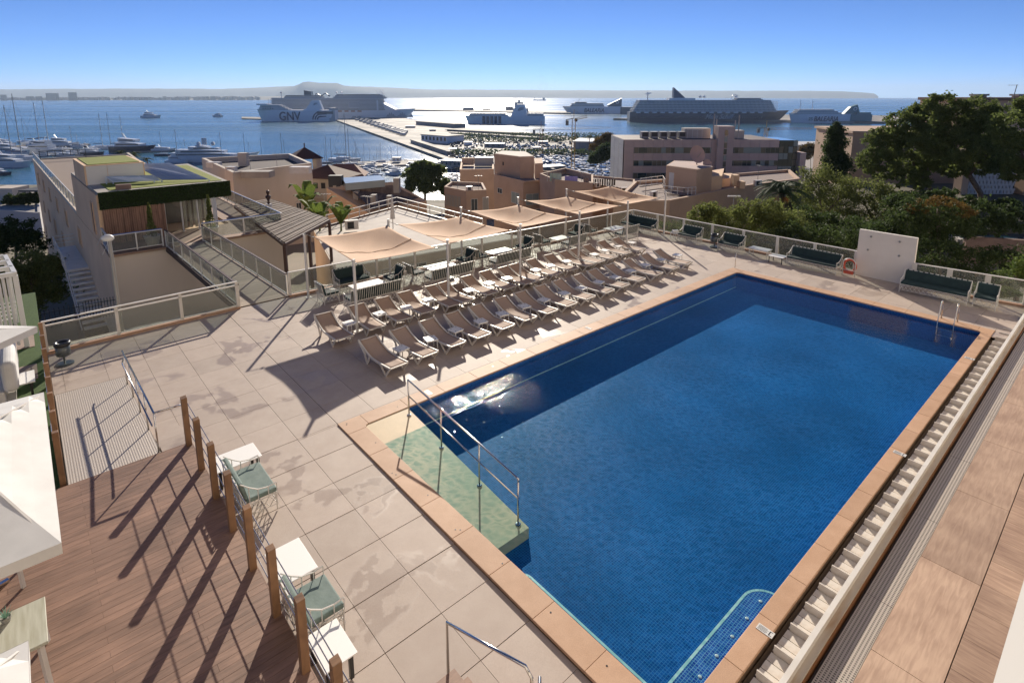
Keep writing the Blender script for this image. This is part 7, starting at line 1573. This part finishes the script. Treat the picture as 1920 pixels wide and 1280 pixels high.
for x in (.13, .28): MB().tube([(L_ * x, 0, 22 * k), (L_ * x, 0, 40 * k)], .6, 5).build('mast', M_SHW, t)
# distant craft and breakwater buildings
t, k = shipthing('cargo_ship', 'small hazy cargo ship far out in front of the hills', 'ship', 999, 188.6); hull(t, 25 * k, 18, 2.2 * k, M_SHG, 1, .05); MB().box(18 * k, 22 * k, -6, 6, 2 * k, 5.5 * k).build('deck_house', M_SHG, t); MB().box(3 * k, 4 * k, -1, 1, 2 * k, 6 * k).build('mast', M_SHG, t)
t, k = shipthing('naval_ship', 'grey blue ship moored stern on behind the breakwater left of the smoke', 'ship', 962, 212); MB().box(0, 28 * k, -12, 12, 0, 9 * k).build('hull', M_SHG, t); MB().box(3 * k, 19 * k, -9, 9, 9 * k, 20 * k).build('deck_house', M_SHG, t); MB().box(9 * k, 13 * k, -4, 4, 20 * k, 24 * k).build('funnel', M_SHG, t)
for x0, x1, h_, lab in ((868, 888, 7, 'dark control building on the breakwater left of the second ferry'), (905, 920, 4, 'low building on the breakwater above the second ferry'), (948, 962, 8, 'boxy store on the breakwater beside the grey ship')):
    a_, b_ = at(x0, 209, SEA), at(x1, 209, SEA); k = a_.y / F_PX; t = thing('port_building', lab, 'building', (a_.x, a_.y, SEA)); MB().box(0, b_.x - a_.x, 0, 20, 0, h_ * k).build('wall', M_GRY, t); MB().box(-1, b_.x - a_.x + 1, -1, 21, h_ * k, h_ * k + .8).build('roof', M_SHB, t)
# ---------------------------------------------------------------- yachts
M_YW = mat('yacht_white', (.72, .72, .71), .3); M_YG = mat('yacht_glass', (.03, .035, .05), .1); M_YN = mat('yacht_navy', (.02, .03, .06), .3)
def motor(L_=14, mh=None, tiers=2):
    t = thing('motor_yacht', 'x', 'boat'); hull(t, L_, L_ * .27, L_ * .12, mh or M_YW, 1, .08, sheer=L_ * .03, x0=-L_ / 2)
    for k in range(tiers):
        x0, x1 = -L_ * (.36 - .07 * k), L_ * (.22 - .12 * k); z = L_ * .12 + L_ * .095 * k; w_ = L_ * (.21 - .04 * k)
        MB().prism([(x0, -w_ / 2), (x1, -w_ / 2), (x1, w_ / 2), (x0, w_ / 2)], z, [z + L_ * .09, z + L_ * .055, z + L_ * .055, z + L_ * .09]).build('cabin', M_YW, t)
        MB().box(x0 + L_ * .03, x1 - L_ * .05, -w_ / 2 - .03, w_ / 2 + .03, z + L_ * .03, z + L_ * .055).build('cabin_window', M_YG, t)
    MB().bar((-L_ * .15, 0, L_ * (.12 + .09 * tiers)), (-L_ * .22, 0, L_ * (.2 + .1 * tiers)), L_ * .015).build('radar_mast', M_YW, t)
    return t
def sailer(L_=12, H_=16, mh=None):
    t = thing('sailing_yacht', 'x', 'sailing boat'); hull(t, L_, L_ * .26, L_ * .09, mh or M_YW, 1, .08, sheer=L_ * .02, x0=-L_ / 2)
    MB().prism([(-L_ * .25, -L_ * .08), (L_ * .15, -L_ * .06), (L_ * .15, L_ * .06), (-L_ * .25, L_ * .08)], L_ * .09, L_ * .13).build('cabin', M_YW, t)
    MB().tube([(L_ * .03, 0, L_ * .09), (L_ * .03, 0, H_)], [.014 * H_ * .45 + .03, .05 + .003 * H_], 6).build('mast', mat('alloy_mast', (.40, .39, .37), .4, .3), t)
    MB().tube([(L_ * .03, 0, L_ * .2), (-L_ * .36, 0, L_ * .2)], .014 * L_, 6).build('boom', mat('sail_cover', (.08, .10, .18), .8), t)
    m = MB(); m.bar((L_ * .03, -L_ * .06, H_ * .6), (L_ * .03, L_ * .06, H_ * .6), .08)
    for p in ((L_ * .48, 0), (-L_ * .48, 0)): m.tube([(p[0], p[1], L_ * .1), (L_ * .03, 0, H_ * .97)], .012 + .0012 * H_, 3)
    m.build('rigging', MATS['alloy_mast'], t); return t
PM = [motor(14), motor(14, M_YN), motor(14, None, 1)]; PS = [sailer(12, 16), sailer(12, 16, M_YN)]; bused = set()
def boat(proto, px_, py_, L_, rz, lab, Hm=None, base=None, grp='boats moored in the marina'):
    p = at(px_, py_, SEA); base = base or (14 if proto in PM else 12); s = L_ / base; sc = (s, s, s if Hm is None else Hm / 16)
    if proto.name in bused: o = dup(proto, p, rz, lab, sc, grp)
    else:
        bused.add(proto.name); o = proto; o.location = p; o.rotation_euler = (0, 0, rz); o.scale = sc; o['label'] = lab; o['group'] = grp
    return o
masts = [(40, 302, 7, 176, 'tall pale masted yacht at the far left edge'), (26, 300, 5, 197, 'dark masted yacht at the far left edge'), (73, 272, 54, 192, 'tall leaning pale mast yacht left of the annex roof'), (48, 268, 38, 221, 'yacht with dark red mast at the left'), (90, 271, 79, 187, 'yacht with the tallest black mast left of the annex roof'), (160, 276, 155, 248, 'yacht with short thick mast beyond the annex roof'),
         (192, 279, 182, 213, 'first of three tall masted yachts behind the annex roof'), (210, 279, 201, 212, 'middle of three tall masted yachts behind the annex roof'), (231, 279, 223, 217, 'right of three tall masted yachts behind the annex roof'), (305, 292, 300, 245, 'yacht with slim mast left of the superyacht bow'), (333, 305, 323, 242, 'yacht with black mast crossing the superyacht stern'), (350, 300, 346, 260, 'yacht with short black mast before the superyacht'),
         (416, 308, 412, 248, 'yacht with black mast crossing the middle of the superyacht'), (462, 305, 458, 250, 'yacht with grey mast behind the beige block'), (468, 303, 464, 267, 'small yacht with short mast behind the beige block'), (493, 306, 487, 258, 'yacht mast right of the roof aerial'), (529, 308, 522, 249, 'yacht with mast left of the tower villa'), (536, 310, 531, 262, 'short masted yacht left of the tower villa'),
         (612, 315, 611, 254, 'slim masted yacht right of the tower villa'), (624, 318, 623, 259, 'second slim masted yacht right of the tower villa'), (648, 303, 640, 213, 'yacht with the tallest leaning mast before the quay'), (657, 312, 656, 240, 'yacht with tall pale mast before the quay'), (667, 306, 666, 264, 'yacht with short mast before the quay'), (715, 306, 712, 268, 'yacht with dark mast by the quay end'), (693, 306, 690, 277, 'small masted yacht by the quay'), (600, 312, 600, 283, 'small masted yacht beside the villa roof'), (745, 302, 744, 262, 'slim pale mast yacht at the marina quay')]
for k, (bx_, by_, tx_, ty_, lab) in enumerate(masts):
    p = at(bx_, by_, SEA); H_ = atY(tx_, ty_, p.y).z - SEA; boat(PS[1] if k % 4 == 1 else PS[0], bx_, by_, max(9, min(34, H_ * .72)), (PI if k % 2 else 0) + .25 * math.sin(k * 3.1), lab, H_)
for k, (x, y, L_, rz, pr, lab) in enumerate([(284, 221, 46, .1, 0, 'white motor yacht under way on the open bay'), (407, 219, 30, 2.9, 0, 'smaller white motor yacht anchored on the bay'), (10, 274, 26, 0, 0, 'white motor yacht at the far left pontoon'), (73, 275, 22, .1, 0, 'white motor yacht behind the black mast'), (118, 275, 32, .2, 0, 'largest white motor yacht on the left pontoon'), (144, 276, 18, 3, 2, 'small cream cabin boat on the left pontoon'), (163, 272, 9, 0, 2, 'small dinghy at the right end of the left pontoon'), (20, 292, 38, 0, 0, 'long white yacht in the second row at the left'), (75, 287, 40, 3.0, 0, 'long white yacht with open deck in front of the black mast'), (20, 313, 34, 0, 0, 'big white hull nearest the annex at the far left'), (2, 328, 16, 0, 1, 'dark blue boat cut by the left edge'), (252, 284, 44, 0, 1, 'dark and white motor yacht behind the annex palms'), (308, 284, 22, .2, 2, 'low open boat between the annex palms and the superyacht')]):
    boat(PM[pr], x, y, L_, rz, lab, grp='yachts in the bay and at the left pontoons')
# superyacht
sy = thing('superyacht', 'large white superyacht with three decks and radar domes behind the annex', 'boat', at(322, 303, SEA), .05); k = sy.location.y / F_PX; L_ = 164 * k
hull(sy, L_, 12, 11 * k, M_YW, 1, .12, sheer=3)
for q, (x0, x1, z0, z1, wn) in enumerate(((.03, .72, 11, 17, 1), (.08, .62, 17, 23, 1), (.22, .55, 23, 28, 1), (.30, .44, 28, 31, 0))):
    MB().prism([(L_ * x0, -5 + q * .7), (L_ * x1, -4 + q * .6), (L_ * x1, 4 - q * .6), (L_ * x0, 5 - q * .7)], z0 * k, [z1 * k, (z1 - 2.5) * k, (z1 - 2.5) * k, z1 * k]).build('deck_house', M_YW, sy)
    if wn: MB().prism([(L_ * (x0 + .06), -5.1 + q * .7), (L_ * (x1 - .04), -4.15 + q * .6), (L_ * (x1 - .04), 4.1 - q * .6), (L_ * (x0 + .06), 5.1 - q * .7)], (z0 + 1.4) * k, (z0 + 3.2) * k).build('window_band', M_YG, sy)
for x in (.32, .48): MB().lathe([(.4, -1.6), (1.5, -.8), (1.7, 0), (1.4, 1), (.2, 1.7)], 12).build('radar_dome', M_YW, sy).location = (L_ * x, 0, 33 * k)
MB().prism([(L_ * .36, -.6), (L_ * .41, -.6), (L_ * .41, .6), (L_ * .36, .6)], 31 * k, 44 * k).build('mast', M_YW, sy); MB().bar((L_ * .37, -2, 39 * k), (L_ * .37, 2, 39 * k), .5).build('radar_bar', M_YW, sy)
# marina basin in the middle
rr = random.Random(21); cnt = 0
wh = ['white', 'off white', 'pale', 'blue hulled']
def scatter(n_, poly, tag_, sail=.35, Lr=(8, 14), rz0=0):
    global cnt
    for _ in range(n_):
        while True:
            u, v = rr.random(), rr.random(); x = (poly[0][0] * (1 - u) + poly[1][0] * u) * (1 - v) + (poly[3][0] * (1 - u) + poly[2][0] * u) * v; y = (poly[0][1] * (1 - u) + poly[1][1] * u) * (1 - v) + (poly[3][1] * (1 - u) + poly[2][1] * u) * v
            break
        L_ = rr.uniform(*Lr); cnt += 1
        if rr.random() < sail: boat(rr.choice(PS), x, y, L_, rz0 + rr.choice((0, PI)) + rr.uniform(-.1, .1), 'small masted sailing boat ' + tag_, L_ * 1.35, grp='sailing boats ' + tag_)
        else: boat(rr.choice(PM), x, y, L_, rz0 + rr.choice((0, PI)) + rr.uniform(-.1, .1), 'small motor boat ' + tag_, grp='motor boats ' + tag_)
scatter(50, [(600, 306), (735, 303), (745, 328), (640, 340)], 'crowded together in the marina basin between villa and round tree', .4)
scatter(16, [(745, 303), (840, 302), (850, 312), (760, 318)], 'moored along the quay behind the round tree', .3)
scatter(26, [(838, 310), (862, 308), (858, 345), (825, 352)], 'packed on the pontoon right of the round tree', .1, (7, 10))
scatter(14, [(100, 282), (160, 282), (200, 290), (20, 300)], 'moored left of the annex roof', .3, (14, 22))
# boats on hard standing right of the square tower: nobody can count them
m = MB()
for k_ in range(420):
    x = rr.uniform(1015, 1150); y = rr.uniform(296, 335)
    if x < 1060 and y > 320: continue
    p = at(x, y, QZ); a_ = rr.uniform(0, 3.1); m.T = Matrix.Translation(p) @ Matrix.Rotation(a_, 4, 'Z') @ Matrix.Scale(rr.uniform(.7, 1.3), 4)
    i = m.vs([(-3.5, -1.2, 0.4), (2, -1.2, .4), (4, 0, .9), (2, 1.2, .4), (-3.5, 1.2, .4), (-3.5, -1.3, 1.7), (2, -1.3, 1.7), (4.6, 0, 2.0), (2, 1.3, 1.7), (-3.5, 1.3, 1.7)])
    m.cur = 0 if rr.random() < .8 else 1
    for q in range(5): m.face((i + q, i + (q + 1) % 5, i + 5 + (q + 1) % 5, i + 5 + q))
    m.face([i + 5 + q for q in range(5)]); m.cur = 2 if rr.random() < .5 else 0; m.box(-2, 1, -.8, .8, 1.7, 2.6)
m.T = None; m.build('stored_boats', [M_YW, M_YN, M_YG], None, kind='stuff', label='dense mass of small boats stored on the hard standing', group=None)
m = MB()
for k_ in range(700):
    x = rr.uniform(845, 1150); y = rr.uniform(256, 300)
    if 905 < x < 945 and y > 270: continue
    p = at(x, y, QZ); m.T = Matrix.Translation(p) @ Matrix.Rotation(rr.choice((.1, 1.67)) + rr.uniform(-.1, .1), 4, 'Z'); L0 = rr.uniform(3.5, 6); m.cur = rr.choice((0, 0, 1, 2)); m.box(-L0 / 2, L0 / 2, -.9, .9, .3, 1.0); m.cur = 2; m.box(-L0 * .3, L0 * .25, -.75, .75, 1.0, rr.uniform(1.4, 2.3))
m.T = None; m.build('parked_vehicles', [M_YW, M_YN, M_YG], None, kind='stuff', label='dense crowd of vehicles and trailers on the port land', group=None)
m = MB(); rb = random.Random(77)
def bf():
    x = rb.uniform(850, 1145); y = rb.choice((257, 266, 291)) + rb.gauss(0, .6); p = at(x, y, QZ); p.z += rb.uniform(0, 5.5); p.x += rb.gauss(0, 1.5); p.y += rb.gauss(0, 2); return p
leafcloud(m, bf, 5200, 1.1, rb); m.build('boulevard_trees', L_DARK, None, kind='stuff', label='rows of low dark trees along the port roads', group=None)
for k_, (x, y, w_, h_, d_) in enumerate(((700, 236, 14, 3, 8), (728, 243, 10, 3, 8), (760, 240, 16, 3, 8), (805, 246, 10, 3, 8), (870, 272, 14, 5, 8), (842, 284, 12, 4, 8), (1000, 282, 14, 5, 8), (1040, 290, 12, 5, 8), (955, 293, 10, 5, 8), (1010, 270, 18, 4, 8))):
    a_, b_ = at(x, y, QZ), at(x + w_, y + .5, QZ); kk = a_.y / F_PX; t = thing('port_kiosk', 'small flat roofed port building, ' + ['beside the trailers', 'second along the long quay', 'behind the quay road', 'left of the terminal', 'right of the terminal', 'near the marina quay', 'behind the square tower', 'left of the yellow crane', 'in the car park', 'on the port road'][k_], 'building', a_); MB().box(0, b_.x - a_.x, 0, d_, 0, h_ * kk).build('wall', (M_GRY, M_SHW, M_CRM)[k_ % 3], t); MB().box(-.4, b_.x - a_.x + .4, -.4, d_ + .4, h_ * kk, h_ * kk + .4).build('roof', M_SHG, t)
# cars, vans and trailers on the port land
def car_proto(c, name):
    t = thing('parked_car', 'x', 'car'); mc = mat('car_' + name, c, .25, .2); m = MB(); m.prism([(-2.2, -.9), (2.2, -.9), (2.2, .9), (-2.2, .9)], .3, .95); m.build('body', mc, t)
    m = MB(); i = m.vs([(-1.5, -.8, .95), (1.3, -.8, .95), (1.3, .8, .95), (-1.5, .8, .95), (-1.1, -.65, 1.5), (.6, -.65, 1.5), (.6, .65, 1.5), (-1.1, .65, 1.5)])
    for q in ((0, 1, 5, 4), (1, 2, 6, 5), (2, 3, 7, 6), (3, 0, 4, 7)): m.face([i + z for z in q])
    m.build('windows', M_YG, t); MB().box(-1.1, .6, -.65, .65, 1.5, 1.53).build('roof', mc, t)
    for x in (-1.4, 1.4):
        for y in (-.88, .88): m = MB(); m.T = Matrix.Translation((x, y, .32)) @ Matrix.Rotation(PI / 2, 4, 'X'); m.lathe([(.32, -.1), (.32, .1)], 10); m.T = None; m.build('wheel', RUBBER, t)
    return t
CARS = [(car_proto((.6, .6, .6), 'white'), 'white'), (car_proto((.10, .10, .11), 'dark'), 'dark'), (car_proto((.30, .31, .33), 'silver'), 'silver'), (car_proto((.25, .03, .03), 'red'), 'red')]; cus = set()
def car(p, rz, ix, where):
    pr_, cn = CARS[ix]; lab = '%s car parked %s' % (cn, where); g_ = '%s cars parked %s' % (cn, where)
    if pr_.name in cus: dup(pr_, p, rz, lab, None, g_)
    else: cus.add(pr_.name); pr_.location = p; pr_.rotation_euler = (0, 0, rz); pr_['label'] = lab; pr_['group'] = g_
for k_ in range(34): car(at(885 + (k_ % 17) * 7.5, 283 + (k_ // 17) * 5.5 + .05 * (k_ % 17), QZ), PI / 2 + .1, rr.choice((0, 0, 1, 1, 2, 2, 3)), 'in rows behind the square tower')
for k_ in range(20): car(at(858 + (k_ % 10) * 5, 262 + (k_ // 10) * 2.6, QZ), .3, rr.choice((0, 1, 2)), 'near the port shed')
tr0 = thing('truck_trailer', 'x', 'trailer'); MB().box(-6.5, 6.5, -1.25, 1.25, 1.2, 4.0).build('box_body', M_SHG, tr0); MB().box(-6.2, 6.2, -1.1, 1.1, .5, 1.2).build('chassis', RUBBER, tr0)
first_t = [True]
for r_ in range(3):
    for k_ in range(14):
        p = at(662 + k_ * 7.2 + r_ * 2, 224 + k_ * 2.35 - r_ * 2.6, QZ); g_ = 'grey trailers lined up along the long quay'
        lab = 'grey box trailer on the long quay, %s row from the water, %s from the ships' % (ORD[r_], ORD[k_])
        if first_t[0]: first_t[0] = False; tr0.location = p; tr0.rotation_euler = (0, 0, -.9); tr0['label'] = lab; tr0['group'] = g_
        else: dup(tr0, p, -.9, lab, None, g_)
def shed(name, lab, x0, y0, x1, y1, hpx, depth, m_, roof=None, win_=0):
    a_, b_ = at(x0, y0, QZ), at(x1, y1, QZ); k = a_.y / F_PX; d = b_ - a_; nn = Vector((-d.y, d.x, 0)).normalized(); nn = nn if nn.y > 0 else -nn; t = thing(name, lab, 'building', (0, 0, 0)); P = [a_, b_, b_ + nn * depth, a_ + nn * depth]
    MB().prism([(v.x, v.y) for v in P], QZ, QZ + hpx * k).build('wall', m_, t); c = sum(P, Vector()) / 4; MB().prism([(c.x + (v.x - c.x) * 1.05, c.y + (v.y - c.y) * 1.05) for v in P], QZ + hpx * k, QZ + hpx * k + .7).build('roof', roof or M_QUAY, t)
    for j in range(win_): win(t, a_, b_, d.length * (j + .5) / win_, QZ + hpx * k * .6, d.length / win_ * .5, hpx * k * .5, mull=0)
    return t
shed('port_terminal', 'pale port terminal with square windows and overhanging roof', 790, 266, 838, 270, 13, 26, M_SHW, M_QUAY, 7)
shed('boarding_gallery', 'long covered boarding gallery in front of the port terminal', 770, 268, 838, 291, 5, 7, M_GRY, M_QUAY); shed('boarding_gallery', 'grey long shed with ribbed roof left of the second ferry', 780, 234, 850, 240, 6, 24, M_GRY)
shed('port_shed', 'long low pale shed roof across the port, upper one', 838, 246, 1010, 255, 2.5, 14, M_QUAY, M_QUAY); shed('port_shed', 'long low pale shed roof across the port, lower one', 845, 252, 1010, 262, 2.5, 10, M_GRY, M_QUAY)
shed('warehouse', 'grey warehouse with blue roof sign left of the office building', 1075, 283, 1150, 285, 17, 40, M_GRY, M_SHG); shed('port_shed', 'small flat container office behind the square tower', 908, 276, 942, 277, 6, 8, M_GRY, M_SHG, 3)
shed('warehouse', 'long pale warehouse roof behind the cypress', 1500, 283, 1640, 283, 10, 40, M_GRY, mat('bright_roof', (.6, .58, .55), .6)); shed('marina_building', 'glass fronted marina building on the middle quay', 826, 312, 872, 314, 10, 10, M_GRY, M_SHG, 6)
shed('marina_building', 'dark low workshop with blue tarpaulin beside the laundry terrace', 1020, 325, 1060, 322, 10, 10, M_SHB, M_SHG, 0); shed('marina_building', 'white cabin at the end of the marina quay', 735, 303, 750, 303, 6, 6, M_SHW, M_SHG, 2)
# cranes
def crane(name, lab, px_, py_, topy, jx, jy, c, cj):
    p = at(px_, py_, QZ); H_ = atY(px_, topy, p.y).z - QZ; k = p.y / F_PX; t = thing(name, lab, 'crane', p); mc = mat(c[0], c[1], .6); s = 1.1; m = MB()
    for sx in (-1, 1):
        for sy_ in (-1, 1): m.bar((sx * s, sy_ * s, 0), (sx * s, sy_ * s, H_), .22)
    n_ = int(H_ / 3)
    for i in range(n_):
        z0_, z1_ = H_ * i / n_, H_ * (i + 1) / n_; f = 1 if i % 2 else -1
        m.bar((-s * f, -s, z0_), (s * f, -s, z1_), .13); m.bar((-s, -s * f, z0_), (-s, s * f, z1_), .13); m.bar((s, -s * f, z0_), (s, s * f, z1_), .13)
    m.build('tower', mc, t); J = Vector((jx * k, -8, H_ + jy * k)); m = MB(); b0 = Vector((0, 0, H_)); dj = J - b0
    for o_ in (Vector((0, 0, 0)), Vector((0, .9, -1.4)), Vector((0, -.9, -1.4))): m.bar(b0 + o_, J + o_, .16)
    for i in range(12): q = b0 + dj * (i / 12); q2 = b0 + dj * ((i + 1) / 12); m.bar(q, q2 + Vector((0, .9, -1.4)), .1); m.bar(q, q2 + Vector((0, -.9, -1.4)), .1)
    m.build('jib', mat(cj[0], cj[1], .6), t); m = MB(); m.bar((0, 0, H_), -dj.normalized() * 7 + b0, .5); cb = b0 - dj.normalized() * 6; m.cbox(cb.x, cb.y, cb.z - 2.2, 2, 2, 3.5); m.build('counter_jib', mat('crane_grey', (.2, .19, .17), .6), t)
    MB().cbox(1.6, 0, H_ - 1.2, 1.6, 1.6, 2.2).build('cab', M_YG, t); m = MB(); m.bar((0, 0, H_), (0, 0, H_ + 6), .3); m.bar((0, 0, H_ + 6), b0 + dj * .7, .08); m.build('apex', mc, t); return t
YC = ('crane_yellow', (.55, .30, .05))
crane('tower_crane', 'orange yellow tower crane standing in the boatyard', 1074, 322, 222, 22, 6, YC, YC)
crane('tower_crane', 'thin red crane mast right of the square tower with pale horizontal jib', 1014, 296, 242, 128, 6, ('crane_red', (.35, .12, .07)), ('crane_pale', (.34, .33, .31)))
crane('tower_crane', 'orange crane behind the office roof with long horizontal jib', 1432, 300, 240, 75, 2, YC, ('crane_orange', (.45, .22, .08)))
# lamp posts along the port
for k_, (x, y, yt) in enumerate(((1137, 304, 284), (1142, 300, 276), (1060, 268, 248), (960, 262, 246), (1190, 262, 240), (1448, 215, 190), (1500, 222, 196))):
    p = at(x, y, QZ); h_ = atY(x, yt, p.y).z - QZ; t = thing('street_lamp', ['double headed lamp post near the dark tree by the offices', 'tall lamp post against the left end of the offices', 'lamp post on the port road near the yellow crane', 'lamp post on the port road above the square tower', 'lamp post at the quay edge left of the office roof', 'tall light mast right of the navy cruise ship', 'light mast at the bow of the teal ferry'][k_], 'lamp', p)
    MB().tube([(0, 0, 0), (0, 0, h_)], .15, 5).build('pole', MATS['galvanised'], t); MB().cbox(0, 0, h_, 2.2, .4, .25).build('lamp_head', WHITE2, t)
# faint ship smoke
def smoke(lab, P, r0_, r1_):
    m = MB(); m.tube(P, [r0_ + (r1_ - r0_) * i / (len(P) - 1) for i in range(len(P))], 14, cap=False); mm = bpy.data.materials.new('smoke'); mm.use_nodes = True; n = mm.node_tree; n.nodes.clear(); oo = new(n, 'ShaderNodeOutputMaterial')
    tr_ = new(n, 'ShaderNodeBsdfTransparent'); df = new(n, 'ShaderNodeBsdfTranslucent'); df.inputs[0].default_value = (.9, .9, .9, 1); mx_ = new(n, 'ShaderNodeMixShader'); tc = new(n, 'ShaderNodeTexCoord'); no = new(n, 'ShaderNodeTexNoise'); no.inputs['Scale'].default_value = .035; no.inputs['Detail'].default_value = 5
    n.links.new(tc.outputs['Object'], no.inputs[0]); lw = new(n, 'ShaderNodeLayerWeight'); lw.inputs[0].default_value = .5; iv = new(n, 'ShaderNodeMath', operation='SUBTRACT'); iv.inputs[0].default_value = 1; n.links.new(lw.outputs['Facing'], iv.inputs[1]); p2 = new(n, 'ShaderNodeMath', operation='POWER'); n.links.new(iv.outputs[0], p2.inputs[0]); p2.inputs[1].default_value = 2
    r_ = new(n, 'ShaderNodeMapRange'); r_.inputs[1].default_value = .45; r_.inputs[2].default_value = .8; r_.inputs[3].default_value = 0; r_.inputs[4].default_value = .16; n.links.new(no.outputs[0], r_.inputs[0]); mu = new(n, 'ShaderNodeMath', operation='MULTIPLY'); n.links.new(r_.outputs[0], mu.inputs[0]); n.links.new(p2.outputs[0], mu.inputs[1])
    n.links.new(mu.outputs[0], mx_.inputs[0]); n.links.new(tr_.outputs[0], mx_.inputs[1]); n.links.new(df.outputs[0], mx_.inputs[2]); n.links.new(mx_.outputs[0], oo.inputs[0])
    m.build('smoke_plume', mm, None, smooth=True, kind='stuff', label=lab, group=None)
sY = at(975, 232, SEA).y
smoke('faint slanting smoke plume rising from the second ferry', [atY(974, 206, sY), atY(984, 190, sY + 20), atY(1000, 172, sY + 60), atY(1030, 140, sY + 120)], 3, 26)
# thin cloud streaks: real flat clouds far away over the hills
# ================================================================== HAZE
hz = bpy.data.materials.new('haze_air'); hz.use_nodes = True; n = hz.node_tree; n.nodes.clear(); oo = new(n, 'ShaderNodeOutputMaterial'); hv = new(n, 'ShaderNodeVolumePrincipled')
hv.inputs['Color'].default_value = (.62, .78, 1.0, 1); hv.inputs['Density'].default_value = 4.6e-5; hv.inputs['Anisotropy'].default_value = .25; n.links.new(hv.outputs[0], oo.inputs['Volume'])
MB().box(-27000, 27000, -4000, 27000, -150, 420).build('haze', hz, None, kind='stuff')
# ================================================================== END
